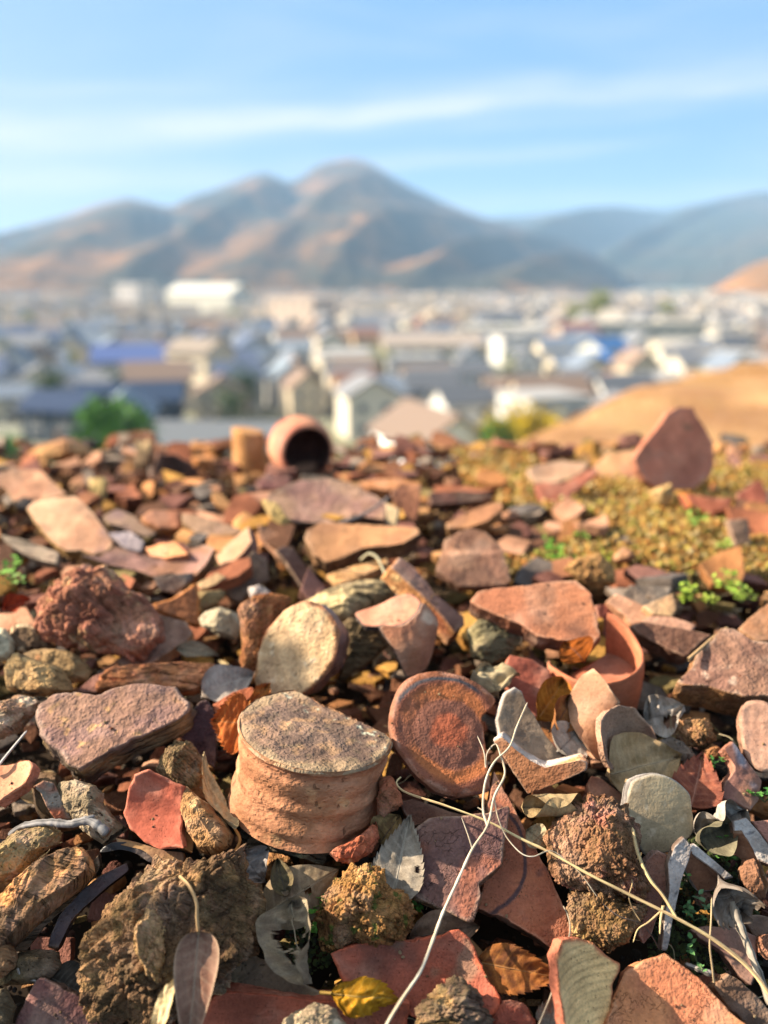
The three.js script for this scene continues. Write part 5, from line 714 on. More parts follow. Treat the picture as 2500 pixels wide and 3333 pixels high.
lump({ name: 'olive_clod', label: 'lower olive brown clod with a yellow sun patch put into its colour, under the crumbly red brown clod', cat: 'clod', mat: 'crumb', c: 'C', p: [448, 1020, 520, 940, 620, 900, 780, 1000, 880, 1010, 902, 1080, 870, 1152, 822, 1242, 720, 1282, 560, 1242, 490, 1172, 458, 1100], up: 18, n: [0, 0.6, 0.8], b: 17, K: 240, R: 80, lump: 5, lf: 4.6, amp: 2.2, facets: 3, col: '#74562f', col2: '#5f4729', spot: '#a98a4a', sf: 30, sc: 0.26 });  // spot colour paints the sunlit yellow patch into the clod
slab({ name: 'maroon_plank', label: 'upright maroon brown slab beside the bluish grey broken edges', cat: 'slab', mat: 'clay', c: 'C', p: [880, 930, 905, 850, 930, 740, 1000, 680, 1122, 742, 1112, 835, 1055, 905, 1012, 1050, 955, 1200, 912, 1245, 880, 1180, 935, 1040], up: 26, n: [0.05, 0.5, 0.86], th: 9, col: '#805545', col2: '#704a40', edge: '#86706a', centrePx: [1000, 880] });
combo('angle_tile', 'broken angled tile with speckled bluish grey edges forming an upturned V', 'tile fragment', [
  { part: 'broken_rim', mat: 'gritty', c: 'C', p: [1060, 760, 1100, 650, 1158, 600, 1198, 650, 1192, 710, 1140, 860, 1085, 1100, 1052, 1285, 1020, 1280, 1040, 1080, 1068, 930], centrePx: [1105, 830], up: 34, n: [0.1, 0.5, 0.86], th: 5, jag: 0.004, col: '#8f9296', col2: '#83868a', spot: '#4a4e58', sf: 170, sc: 0.2, edge: '#5f5048' },
  { part: 'inner_face', mat: 'smooth', c: 'C', p: [1158, 800, 1190, 670, 1300, 750, 1405, 838, 1370, 900, 1330, 925, 1235, 925], up: 22, n: [0.1, 0.25, 0.96], th: 7, col: '#704a34', col2: '#5f3e2e', edge: '#929598', edge2: '#888b8e' },
  { part: 'broken_rim', mat: 'gritty', c: 'C', p: [1188, 640, 1215, 632, 1330, 730, 1455, 838, 1405, 850, 1300, 765, 1195, 690], up: 32, n: [0.05, 0.75, 0.66], th: 7, jag: 0.004, col: '#999c9f', col2: '#8a8d90', spot: '#50545e', sf: 170, sc: 0.22, edge: '#6c4a38' },
]);
combo('corner_tile', 'brown tile corner with bluish grey broken rim at the edge, behind a brown block', 'tile fragment', [
  { part: 'inner_face', mat: 'smooth', c: 'C', p: [1445, 560, 1500, 560, 1600, 720, 1670, 900, 1645, 955, 1560, 850, 1510, 745, 1455, 700], up: 26, n: [-0.35, 0.35, 0.87], th: 7, col: '#80542f', col2: '#6a442c', edge: '#7a5a44' },
  { part: 'broken_rim', mat: 'gritty', c: 'C', p: [1447, 495, 1530, 478, 1600, 560, 1672, 660, 1680, 770, 1600, 735, 1530, 610, 1455, 560], up: 32, n: [0, 0.7, 0.72], th: 6, jag: 0.004, col: '#9b9ea0', col2: '#8c9092', spot: '#60646c', sf: 150, sc: 0.24, edge: '#7a5240' },
]);
slab({ name: 'pink_plank', label: 'dull pink slab at the edge behind the bluish rimmed tile corner', cat: 'slab', c: 'C', p: [1562, 500, 1700, 492, 1760, 600, 1720, 660, 1660, 640, 1600, 555], up: 20, n: [0, 0.75, 0.65], th: 9, col: '#8f5f54', col2: '#7d5248' });
lump({ name: 'brown_block', label: 'small upright brown block in front of the bluish rimmed tile corner', cat: 'shard', mat: 'clay', c: 'C', p: [1485, 810, 1510, 742, 1572, 720, 1610, 840, 1642, 960, 1630, 988, 1560, 935, 1490, 862], up: 22, n: [-0.1, 0.35, 0.93], b: 9, facets: 8, pw: 0.3, col: '#80583f', col2: '#6c4a38' });
lump({ name: 'brown_pebble', label: 'small round brown pebble below the upturned V of bluish edges', c: 'C', p: [1218, 960, 1240, 925, 1290, 922, 1335, 962, 1330, 1002, 1270, 1020, 1228, 1000], up: 10, b: 8, col: '#6d4c40', col2: '#5a4038' });
slab({ name: 'mauve_plank', label: 'smooth mauve brown slab crossed by a long yellow stem', cat: 'slab', mat: 'smooth', c: 'C', p: [1190, 1150, 1290, 1130, 1490, 1140, 1592, 1200, 1602, 1400, 1562, 1490, 1500, 1445, 1385, 1285, 1250, 1205], up: 12, n: [0, 0.7, 0.72], th: 9, col: '#8b5f54', col2: '#7b524a', edge: '#5f4440' });
slab({ name: 'grey_brown_slab', label: 'rough grey brown slab at the edge behind the weathered grey stick', cat: 'slab', mat: 'gritty', c: 'C', p: [1500, 1070, 1600, 1060, 1760, 1100, 1760, 1250, 1640, 1260, 1590, 1200], up: 10, n: [0, 0.75, 0.66], th: 9, col: '#7c6659', col2: '#6b584f' });
lump({ name: 'salmon_rock', label: 'rough salmon chunk at the edge beside the weathered grey stick', c: 'C', mat: 'crumb', p: [1592, 1200, 1640, 1180, 1720, 1190, 1720, 1310, 1650, 1335, 1600, 1290], up: 14, b: 10, lump: 1, col: '#9a6a52', col2: '#885844' });
slab({ name: 'rough_plank', label: 'rough dark brown shard to the right of the big terracotta slab with a sun patch', cat: 'shard', mat: 'gritty', c: 'C', p: [1335, 1490, 1420, 1412, 1500, 1460, 1600, 1560, 1720, 1690, 1660, 1740, 1540, 1720, 1440, 1640], up: 16, n: [0.1, 0.7, 0.7], th: 13, amp: 1.4, col: '#6e5442', col2: '#5c4638', edge: '#84624a' });
slab({ name: 'red_chip', label: 'small red chip tucked behind the big terracotta slab with a sun patch', cat: 'shard', c: 'C', p: [1225, 1440, 1300, 1410, 1370, 1420, 1360, 1470, 1320, 1525, 1270, 1500], up: 8, th: 8, col: '#8f5138', col2: '#7c4632' });
slab({ name: 'front_terracotta', label: 'large orange terracotta slab with one warm sun patch, nearest the viewer', cat: 'slab', mat: 'crackle', c: 'C', p: [660, 1790, 690, 1690, 720, 1600, 800, 1400, 900, 1338, 1040, 1288, 1160, 1370, 1300, 1490, 1420, 1620, 1540, 1720, 1560, 1790], anchor: [1080, 1560], up: 26, n: [0, 0.8, 0.6], th: 12, K: 150, R: 30, amp: 0.9, bev: 2.0, col: '#b4703f', col2: '#a8623f', edge: '#b06a40' });
slab({ name: 'cream_shell', label: 'deep shell with cream olive ribbed inside and red brown rim', cat: 'shard', mat: 'clay', c: 'C', p: [392, 1330, 432, 1222, 540, 1208, 610, 1233, 690, 1310, 782, 1360, 787, 1400, 742, 1480, 735, 1600, 700, 1780, 430, 1790, 402, 1560], up: 30, n: [0.3, 0.5, 0.81], th: 9, kx: 26, ky: 7, K: 140, R: 60, bev: 2, wornOrLit: '#a85c3e', wt: 0.86, col: '#ecca88', col2: '#dcb876', dust: 0, scorch: 0, edge: '#a75a40', edge2: '#8a4a38', jag: 0.006, relief: (u, v, t) => 0.00014 * Math.sin(v * 1500 + 3 * N3(u * 40, v * 40, 1)) * (1 - t * t), paint: (u, v, t, a, c) => mix3(c, hex('#8c7a58'), 0.3 * sstep(0.2, 0.9, Math.sin(v * 1700 + 2 * N3(u * 30, v * 60, 3)))) });
// --- front centre
slab({ name: 'marked_slab', label: 'large flat orange brown slab with dark curved scorch marks under the crackled slab', cat: 'slab', mat: 'clay', c: 'B', p: [1380, 1022, 1420, 900, 1470, 640, 1450, 420, 1490, 200, 1560, 330, 1640, 480, 1795, 760, 1905, 1000, 1965, 1180, 1955, 1222, 1875, 1302, 1775, 1222, 1575, 1100], centrePx: [1640, 880], up: 12, n: [0.06, 0.72, 0.69], th: 11, K: 150, R: 34, amp: 0.7, col: '#a2603f', col2: '#92533a', edge: '#6b4434', edge2: '#4c382e',
  make: (s) => { const c0 = s.onto(1330, 700), r1 = ((a) => Math.hypot(a[0] - c0[0], a[1] - c0[1]))(s.onto(1640, 900)); return { paint: (u, v, t, a, c) => { const r = Math.hypot(u - c0[0], v - c0[1]) / r1, n = fbm(u * 60, v * 60, 3.3, 4) * 0.3, th = Math.atan2(v - c0[1], u - c0[0]); let q = mix3(c, hex('#3f3d44'), 0.85 * sstep(0.955, 0.985, r + n * 0.2) * (1 - sstep(1.02, 1.05, r + n * 0.2)) * sstep(-1.9, -1.4, th)); return mix3(q, hex('#4a4348'), 0.8 * sstep(0.12, 0.2, fbm(u * 28 + 4, v * 55, 6.6, 4)) * sstep(1.15, 1.3, r)); } }; } });
slab({ name: 'crackled_slab', label: 'purple brown slab with crackled skin and crumbly light edge under the white stem', cat: 'slab', mat: 'crackle', emat: 'crumb', c: 'B', p: [1000, 570, 1030, 530, 1100, 480, 1200, 472, 1330, 460, 1460, 448, 1580, 405, 1592, 430, 1580, 500, 1552, 640, 1540, 760, 1400, 880, 1415, 950, 1372, 1090, 1340, 1112, 1200, 1040, 960, 940, 985, 780, 1000, 640], centrePx: [1240, 720], up: 28, n: [-0.04, 0.68, 0.73], th: 13, K: 160, R: 36, jag: 0.010, amp: 1.3, dust: 0.1, scorch: 0.35, col: '#664844', col2: '#5c4142', spot: '#8d5340', sf: 24, sc: 0.04, edge: '#8a6a4c', edge2: '#6a5040', edgeSpot: '#b09272', er: 0.2, taper: -0.05 });
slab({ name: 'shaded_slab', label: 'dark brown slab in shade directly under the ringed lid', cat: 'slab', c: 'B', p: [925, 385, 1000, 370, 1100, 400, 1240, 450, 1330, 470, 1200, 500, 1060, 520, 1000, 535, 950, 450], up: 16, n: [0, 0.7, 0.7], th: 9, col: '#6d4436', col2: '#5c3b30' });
lump({ name: 'rust_rock', label: 'rust red rock squeezed between ribbed flask base and ringed lid', c: 'B', mat: 'gritty', p: [785, 480, 795, 260, 830, 225, 880, 235, 932, 350, 942, 400, 880, 452, 830, 500], up: 22, b: 10, K: 150, R: 40, facets: 7, amp: 1.5, lump: 0.8, col: '#9a5434', col2: '#7d5038', spot: '#6f6a40', sf: 50, sc: 0.22 });
lump({ name: 'rust_lump', label: 'rust red rock poking out under the front foot of the ribbed flask base', c: 'B', mat: 'gritty', p: [505, 690, 540, 660, 600, 640, 740, 540, 790, 490, 796, 600, 740, 702, 640, 750, 545, 745], up: 24, b: 11, K: 150, R: 40, facets: 8, amp: 1.6, lump: 1, col: '#a3502f', col2: '#8a4228', spot: '#b87a4a', sf: 60, sc: 0.22 });
lump({ name: 'dark_schist', label: 'dark layered olive stone under the ribbed flask base', mat: 'layer', c: 'B', p: [-30, 560, 100, 565, 300, 630, 480, 640, 512, 672, 462, 770, 300, 712, 150, 692, -30, 660], up: 12, b: 9, facets: 8, pw: 0.4, K: 150, R: 34, strata: 0.02, col: '#5d553f', col2: '#453f33', spot: '#7e7a58', sc: 0.16, squash: 2.5 });
lump({ name: 'mossy_clod', label: 'ochre brown clod dotted with green moss, before the crackled slab', cat: 'clod', mat: 'crumb', c: 'B', p: [450, 1262, 440, 1100, 470, 950, 530, 860, 620, 800, 740, 775, 820, 790, 850, 880, 920, 952, 962, 1040, 980, 1172, 940, 1212, 800, 1232, 640, 1242, 500, 1292], up: 26, n: [0.02, 0.5, 0.87], b: 20, K: 260, R: 90, lump: 6, lf: 4.4, amp: 2.2, facets: 4, col: '#8d642c', col2: '#6d4a24', spot: '#b08a50', sf: 80, sc: 0.14, paint: (x, y, z, c) => mix3(c, hex('#4f5f2a'), 0.85 * sstep(0.2, 0.27, fbm(x * 130, y * 130, z * 130 + 3, 3))) });
slab({ name: 'front_shell', label: 'concave brick red shell with bright broken rim, crossed by the thick white stem', cat: 'shard', mat: 'clay', c: 'B', p: [505, 1292, 560, 1262, 640, 1235, 780, 1225, 900, 1203, 1000, 1210, 1140, 1182, 1280, 1145, 1350, 1210, 1400, 1330, 1450, 1430, 1535, 1560, 1530, 1612, 1470, 1690, 1300, 1690, 1000, 1690, 900, 1600, 700, 1500, 580, 1470, 540, 1380], centrePx: [1080, 1420], up: 20, n: [0.02, 0.66, 0.75], th: 9, K: 150, R: 32, kx: 5.5, ky: 9, bev: 1.8, wornOrLit: '#bb5c3e', wt: 0.9, col: '#a04c36', col2: '#8f4635', spot: '#86604e', sf: 30, sc: 0.2, edge: '#b55a3e', edge2: '#7d4438', relief: (u, v) => 0.0004 * Math.sin(v * 420 + u * 60) });
slab({ name: 'corner_shell', label: 'brick red shell cut by the lower edge, rim up and inside in deep shade', cat: 'shard', mat: 'clay', c: 'B', p: [-330, 1800, -270, 1660, -200, 1560, -140, 1528, 150, 1546, 450, 1582, 800, 1612, 978, 1600, 988, 1660, 960, 1760, 900, 1850, 300, 1880, -200, 1880], anchor: [350, 1590], up: 20, n: [0.03, 0.3, 0.95], th: 11, K: 150, R: 26, ky: 5, kx: 2, bev: 1.5, wornOrLit: '#b55c42', wt: 0.93, col: '#9a4a34', col2: '#86412f', edge: '#b25a40' });
lump({ name: 'grey_stone', label: 'light grey beige stone at the lower edge before the shaded brick red shell', c: 'B', mat: 'crumb', p: [190, 1760, 230, 1690, 300, 1640, 430, 1588, 540, 1630, 610, 1730, 620, 1780], anchor: [400, 1690], up: 44, b: 12, facets: 7, lump: 0.8, lf: 9, col: '#8f8369', col2: '#776c56', spot: '#b0a68c', sc: 0.16, sf: 90 });
lump({ name: 'dark_rock', label: 'dark ochre rock with yellow sunlight put into its streaks at the lower edge, inside the brick red shell', c: 'B', mat: 'layer', p: [1005, 1770, 1020, 1650, 1120, 1540, 1240, 1458, 1340, 1480, 1420, 1580, 1470, 1690, 1480, 1770], anchor: [1240, 1620], up: 34, b: 16, K: 170, R: 48, facets: 8, amp: 2.4, lump: 2, lf: 5, col: '#67543c', col2: '#4d4238', spot: '#a5844a', sf: 40, sc: 0.18, squash: 2 });  // yellow spot colour stands for sunlight on the ochre rock
lump({ name: 'red_chunk', label: 'rough brick red chunk at the lower edge between dark rock and cream shell', c: 'C', mat: 'gritty', cat: 'brick fragment', p: [-40, 1790, -10, 1690, 60, 1570, 180, 1590, 252, 1700, 262, 1790], anchor: [110, 1660], up: 22, n: [0, 0.7, 0.7], b: 9, facets: 8, pw: 0.35, K: 150, R: 40, amp: 1.4, col: '#9c4c38', col2: '#883f30' });
slab({ name: 'olive_slab', label: 'dark olive brown flat stone behind the shaded brick red shell', cat: 'slab', mat: 'gritty', c: 'B', p: [-260, 1500, -150, 1380, 0, 1288, 100, 1322, 300, 1440, 475, 1540, 300, 1590, 0, 1600, -200, 1640, -270, 1700], up: 18, n: [0.02, 0.74, 0.67], th: 12, amp: 1.2, col: '#73634c', col2: '#5f523f', spot: '#8d7f62', sf: 70, sc: 0.18 });
// --- front left
lump({ name: 'big_clod', label: 'very large rough brown clod with fibrous patch painted pale as sunlit under the brown leaf', cat: 'clod', mat: 'crumb', c: 'A', p: [500, 1250, 520, 1150, 600, 1000, 700, 900, 820, 820, 900, 760, 1080, 780, 1300, 740, 1440, 690, 1445, 740, 1520, 830, 1590, 880, 1598, 1000, 1580, 1130, 1530, 1292, 1420, 1340, 1282, 1480, 1230, 1552, 1100, 1640, 1000, 1712, 800, 1692, 610, 1652, 620, 1500, 580, 1380], up: 30, n: [0.0, 0.5, 0.87], b: 36, bb: 26, K: 380, R: 130, lump: 8, lf: 5.5, amp: 6, fr: 2.2, facets: 5, pw: 0.5, col: '#6f5536', col2: '#5a4530', spot: '#8a6a40', sf: 30, sc: 0.12, bodyName: 'earth',
  parts: (root, s) => { const o = { p: 0 }, seed = 4.4, pts = [870, 1150, 890, 1020, 960, 950, 1015, 960, 1065, 1050, 1066, 1250, 1052, 1400, 1000, 1380, 905, 1280]; const out = []; for (let i = 0; i < pts.length; i += 2) out.push(s.onto(pts[i], pts[i + 1])); const g = lumpShape(lessFlip(out), { b: 0.041, bb: 0.01, pw: 0.3, K: 170, R: 60, facets: 3, amp: 0.003, lump: 0.0032, lf: 5, squash: 0.45, col: '#a88a58', col2: '#8a6c40' }, seed); part(root, g, MAT.crumb, 'sunlit_fibrous_patch', 'fibrous patch with sunlight put into its pale tan colour'); } });  // fibrous patch; the sun patch on it is put into its pale colour
slab({ name: 'red_shard', label: 'smooth concave brick red shard with wiped streaks, left of the ribbed flask base', cat: 'shard', mat: 'smooth', c: 'A', p: [732, 450, 750, 370, 772, 300, 800, 220, 880, 188, 1000, 250, 1102, 292, 1095, 400, 1085, 560, 1102, 665, 960, 670, 860, 632, 770, 545], up: 28, n: [-0.05, 0.58, 0.81], th: 8, K: 140, kx: 6, ky: 22, bev: 2, jag: 0.008, col: '#a54b35', col2: '#974430', edge: '#b05a40', relief: (u, v) => 0.0005 * Math.sin(v * 380 + u * 90), paint: (u, v, t, a, c) => mix3(c, hex('#7c3d30'), 0.5 * sstep(0.0, 0.9, Math.sin(v * 420 + u * 160 + 2 * N3(u * 50, v * 50, 2))) * sstep(-0.008, 0.012, u + v * 0.8)) });
lump({ name: 'rust_stone', label: 'angular brown ochre stone between red shard and ribbed flask base', c: 'A', mat: 'stone', p: [1085, 430, 1112, 350, 1130, 308, 1250, 400, 1340, 490, 1392, 590, 1382, 662, 1290, 732, 1200, 682, 1120, 570], up: 24, b: 13, K: 160, R: 44, facets: 12, pw: 0.4, amp: 1.4, col: '#8c673a', col2: '#6f4f30', spot: '#a98a5c', sc: 0.16, sf: 60 });
lump({ name: 'grey_rock', label: 'long grey olive rock beneath the forked grey twig', c: 'A', mat: 'stone', p: [330, 300, 370, 275, 470, 258, 570, 290, 612, 350, 612, 400, 690, 490, 757, 545, 700, 612, 620, 645, 500, 562, 440, 480, 400, 420], up: 18, b: 12, K: 160, R: 44, facets: 9, pw: 0.42, amp: 1.4, col: '#81745a', col2: '#6a5f4a', spot: '#9d927a', sc: 0.15 });
slab({ name: 'brick_chip', label: 'orange brick chip with grey stain standing against the long grey rock', cat: 'brick fragment', mat: 'gritty', c: 'A', p: [195, 292, 260, 254, 322, 270, 362, 340, 432, 490, 330, 495, 280, 420, 240, 330], up: 26, n: [0.28, 0.55, 0.79], th: 22, amp: 0.8, col: '#a45638', col2: '#8f7a6a', spot: '#77736c', sf: 32, sc: 0.06, cut: 0.1, edge: '#5f4a30', edge2: '#4a3d2a', taper: -0.3 });
lump({ name: 'lichen_rock', label: 'knobbly greenish ochre rock above the wood grained stone', c: 'A', mat: 'stone', p: [-50, 670, 0, 650, 100, 588, 180, 530, 270, 518, 372, 570, 352, 640, 240, 702, 190, 762, 130, 832, 50, 862, -50, 870], up: 22, b: 14, K: 170, R: 46, facets: 8, amp: 2, lump: 1.4, lf: 5, col: '#877448', col2: '#6a5a40', spot: '#5a4038', sc: 0.14, sf: 40 });
lump({ name: 'log_stone', label: 'long layered brown stone like split wood at the edge, partly sunlit', mat: 'layer', c: 'A', p: [-120, 1120, 0, 1000, 120, 880, 250, 770, 380, 690, 490, 658, 552, 720, 557, 800, 480, 882, 360, 972, 230, 1092, 100, 1202, 0, 1292, -120, 1380], up: 28, n: [-0.12, 0.72, 0.68], b: 15, bb: 16, K: 190, R: 50, facets: 9, pw: 0.32, amp: 1.3, lump: 1.6, lf: 4, squash: 0.5, col: '#8d6638', col2: '#6f5540', spot: '#b9803f', sf: 26, sc: 0.16 });
slab({ name: 'log_splinter', label: 'dark splintered layer under the long wood grained stone', cat: 'slab', mat: 'layer', c: 'A', p: [60, 1290, 120, 1180, 300, 1040, 480, 880, 560, 800, 590, 700, 598, 780, 560, 850, 420, 1000, 250, 1150, 150, 1290], centrePx: [360, 1010], up: 14, n: [0.2, 0.5, 0.84], th: 14, col: '#4f3f2a', col2: '#3d3226' });
slab({ name: 'tan_shell', label: 'brown tan shell fragment under the brick red shard', cat: 'shard', mat: 'smooth', c: 'A', p: [690, 600, 830, 630, 1000, 680, 1100, 690, 1103, 740, 1072, 777, 960, 762, 890, 700, 800, 650, 700, 640], up: 14, n: [0, 0.7, 0.7], th: 7, kx: -2, col: '#8a6550', col2: '#a58150' });
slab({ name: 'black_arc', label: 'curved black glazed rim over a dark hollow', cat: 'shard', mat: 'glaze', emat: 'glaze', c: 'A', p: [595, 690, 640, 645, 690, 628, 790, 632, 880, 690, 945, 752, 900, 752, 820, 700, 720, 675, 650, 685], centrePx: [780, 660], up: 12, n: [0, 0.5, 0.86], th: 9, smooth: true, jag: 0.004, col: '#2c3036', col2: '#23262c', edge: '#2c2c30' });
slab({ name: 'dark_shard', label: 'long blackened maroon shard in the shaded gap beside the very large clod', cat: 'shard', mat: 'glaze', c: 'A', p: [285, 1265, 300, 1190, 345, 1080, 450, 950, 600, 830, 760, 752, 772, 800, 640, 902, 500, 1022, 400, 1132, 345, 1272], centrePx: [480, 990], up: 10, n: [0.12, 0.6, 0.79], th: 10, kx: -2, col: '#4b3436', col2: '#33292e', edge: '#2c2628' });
lump({ name: 'brown_stone', label: 'warm brown stone at the lower left edge below the wood grained stone', c: 'A', p: [-60, 1280, 0, 1258, 50, 1240, 97, 1310, 92, 1372, 20, 1440, -60, 1460], up: 24, b: 10, facets: 9, col: '#7f6040', col2: '#6a4e36' });
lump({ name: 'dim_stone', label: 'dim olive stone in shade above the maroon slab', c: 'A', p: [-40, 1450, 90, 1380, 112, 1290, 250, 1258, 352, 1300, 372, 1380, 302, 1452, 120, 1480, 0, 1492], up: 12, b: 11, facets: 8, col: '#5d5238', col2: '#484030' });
lump({ name: 'low_stone', label: 'olive brown stone in the lower corner', c: 'A', p: [-60, 1510, 30, 1498, 92, 1620, 62, 1730, 40, 1790, -60, 1790], anchor: [10, 1640], up: 22, b: 10, facets: 8, col: '#5f5740', col2: '#4e4636' });
slab({ name: 'maroon_slab', label: 'dark maroon slab with ridge in the lower corner beside the very large clod', cat: 'slab', mat: 'crackle', c: 'A', p: [70, 1780, 100, 1680, 150, 1570, 220, 1448, 262, 1440, 380, 1500, 545, 1592, 640, 1700, 610, 1780], anchor: [350, 1600], up: 20, n: [-0.05, 0.66, 0.75], th: 12, col: '#6d4645', col2: '#5a3c3e', bow: (u, v) => -0.25 * Math.abs(u + 0.012), edge: '#54403a' });
// --- on the right by the crest
slab({ name: 'tan_piece', label: 'tan and pink shard leaning against the tall upright sherd', cat: 'shard', c: 'I', p: [605, 585, 700, 500, 860, 490, 905, 565, 932, 685, 800, 655, 650, 665], anchor: [770, 660], up: 4, n: [-0.2, 0.6, 0.78], th: 9, col: '#a57e58', col2: '#a26a52' });
slab({ name: 'red_vee', label: 'salmon red shard bent like a V in front of a pale slab on the crest', cat: 'shard', mat: 'smooth', c: 'I', p: [255, 690, 330, 680, 420, 692, 520, 640, 612, 590, 642, 622, 560, 690, 470, 762, 380, 855, 308, 832], up: 22, n: [0, 0.6, 0.8], th: 11, col: '#b4654c', col2: '#a05a46', edge: '#8a4536' });
slab({ name: 'pale_slab', label: 'pale tan grey slab behind the V shaped salmon red shard', cat: 'slab', c: 'I', p: [215, 600, 300, 570, 422, 550, 592, 560, 542, 622, 400, 682, 260, 682], up: 20, n: [0, 0.85, 0.5], th: 10, col: '#a98a70', col2: '#97765f' });
lump({ name: 'yellow_cube', label: 'pale yellow angular stone at the foot of the tall upright sherd', c: 'I', p: [945, 745, 1000, 715, 1070, 688, 1092, 780, 1045, 835, 985, 800], up: 20, n: [0, 0.3, 0.95], b: 12, facets: 10, pw: 0.3, col: '#b99b5c', col2: '#a88a50' });
slab({ name: 'red_plank', label: 'red shard with orange rim, just in front of the tall upright sherd', cat: 'shard', mat: 'smooth', c: 'I', p: [1145, 742, 1300, 768, 1462, 770, 1432, 840, 1322, 882, 1190, 822], up: 22, n: [0, 0.6, 0.8], th: 14, bev: 3, col: '#a2553a', col2: '#8a4432', wornOrLit: '#c07a34', wt: 0.85 });
slab({ name: 'red_block', label: 'dark red brown block right of the tall upright sherd', cat: 'shard', c: 'I', p: [1475, 745, 1612, 660, 1655, 742, 1645, 832, 1560, 850, 1470, 825], up: 20, n: [-0.2, 0.5, 0.85], th: 14, col: '#8f4c3c', col2: '#7d4034' });
slab({ name: 'grey_brown_chip', label: 'grey brown chip standing in the gravel below the dark red brown block', cat: 'shard', mat: 'layer', c: 'I', p: [1415, 905, 1540, 898, 1562, 1062, 1470, 1065], up: 20, n: [0.1, 0.5, 0.86], th: 7, col: '#8c7464', col2: '#7c6454' });
lump({ name: 'ochre_clod', label: 'ochre clod on the yellow gravel behind the big terracotta shard', cat: 'clod', mat: 'crumb', c: 'I', p: [438, 1205, 520, 1130, 640, 1118, 740, 1190, 742, 1292, 620, 1312, 480, 1255], up: 22, n: [0, 0.5, 0.86], b: 16, K: 150, R: 44, lump: 3, lf: 5, col: '#a67f44', col2: '#8d6838' });
lump({ name: 'tan_pebble', label: 'tan pebble alone on the yellow gravel', c: 'I', p: [715, 1130, 780, 1080, 840, 1090, 860, 1140, 800, 1170, 740, 1160], up: 18, b: 12, col: '#a67c58', col2: '#946a4c' });
slab({ name: 'orange_tile', label: 'orange tan slab at the edge behind the big orange edged slab', cat: 'slab', c: 'F', p: [1480, 455, 1560, 380, 1660, 300, 1780, 260, 1780, 520, 1600, 530], up: 24, n: [-0.1, 0.75, 0.65], th: 11, col: '#b07c50', col2: '#a06e4a' });

// ---------------------------------------------------------------- leaves
leaf({ label: 'brown leathery leaf with long curved stalk lying on the very large clod', c: 'A', a: [1192, 1165, 70], b: [1110, 2000, 56], w: 19, n: [0.25, 0.4, 0.88], bend: 4, curl: 3, teeth: 0, veins: 11, wave: 0.3, shape: 0.5, col: '#8a6a58', col2: '#7a5848', vein: '#a58a72', rim: '#bfa184', stalk: [[1182, 1080, 74], [1180, 1000, 76], [1140, 900, 74], [1075, 830, 66]], stalkCol: '#a8885c' });
leaf({ label: 'cream serrated leaf edge peeking from behind the brown leathery leaf', c: 'A', a: [1068, 1440, 62], b: [955, 1860, 52], w: 10, n: [-0.5, 0.4, 0.77], bend: 3, curl: 2, teeth: 9, col: '#c9b68c', col2: '#b79f74', vein: '#d8c8a4' });
leaf({ label: 'narrow cream serrated leaf seen on edge beside the ribbed flask base', c: 'A', a: [1412, 555, 26], b: [1215, 105, 20], w: 13, n: [0.75, 0.3, 0.6], bend: -6, curl: 2, teeth: 16, col: '#b9a47c', col2: '#a08a68', vein: '#c9b890', stalk: [[1440, 610, 26], [1425, 660, 26], [1380, 715, 30]], stalkCol: '#a8702c' });
leaf({ label: 'pale grey serrated leaf standing between mossy clod and crackled slab', c: 'B', a: [872, 1010, 20], b: [982, 478, 26], w: 27, n: [-0.1, 0.42, 0.9], bend: 3, curl: 3, teeth: 14, veins: 9, shape: 0.62, col: '#928676', col2: '#7d7264', vein: '#b3a794', holes: [[0.42, 0.75, 0.13]] });
leaf({ label: 'beige leaf with a small round hole left of the mossy clod', c: 'B', a: [90, 1080, 14], b: [560, 790, 14], w: 30, n: [0, 0.6, 0.8], bend: 3, curl: -2, teeth: 0, col: '#8d7a60', col2: '#7d6a56', vein: '#a8967a', holes: [[0.58, 0.05, 0.14]] });
leaf({ label: 'crumpled silver grey leaf with torn holes left of the mossy clod', c: 'B', a: [280, 985, 24], b: [400, 1480, 24], w: 36, n: [-0.25, 0.5, 0.83], bend: 8, curl: 8, roll: 1.2, teeth: 0, wave: 2.2, col: '#94866f', col2: '#7d7060', vein: '#a89a80', holes: [[0.42, 0.1, 0.4], [0.6, -0.3, 0.25], [0.68, 0.35, 0.16]] });
leaf({ label: 'grey crumpled leaf scrap below the dark layered olive stone', c: 'B', a: [-20, 680, 14], b: [120, 870, 10], w: 22, n: [0, 0.4, 0.9], bend: 4, curl: 5, wave: 2, teeth: 0, col: '#98908a', col2: '#847c76' });
leaf({ label: 'small olive leaf bud hanging before the dark gap under the flask base', c: 'B', a: [250, 960, 16], b: [190, 735, 18], w: 12, n: [0.1, 0.4, 0.9], bend: 4, curl: 4, teeth: 0, col: '#6f6246', col2: '#5c5140', stalk: [[255, 985, 12]] });
leaf({ label: 'yellow ochre curled leaf lying on the rim of the shaded red shell', c: 'B', a: [505, 1535, 34], b: [915, 1565, 34], w: 17, n: [0, 0.62, 0.78], bend: 6, curl: -6, teeth: 10, wave: 1.4, col: '#b07f22', col2: '#94691e', vein: '#c49a44', stalk: [[440, 1530, 30]] });
leaf({ label: 'dark brown leaf tucked between red shell and big marked slab', c: 'B', a: [980, 1205, 12], b: [1400, 1130, 12], w: 22, n: [0, 0.6, 0.8], bend: 3, curl: 3, teeth: 0, col: '#7a6250', col2: '#66503f' });
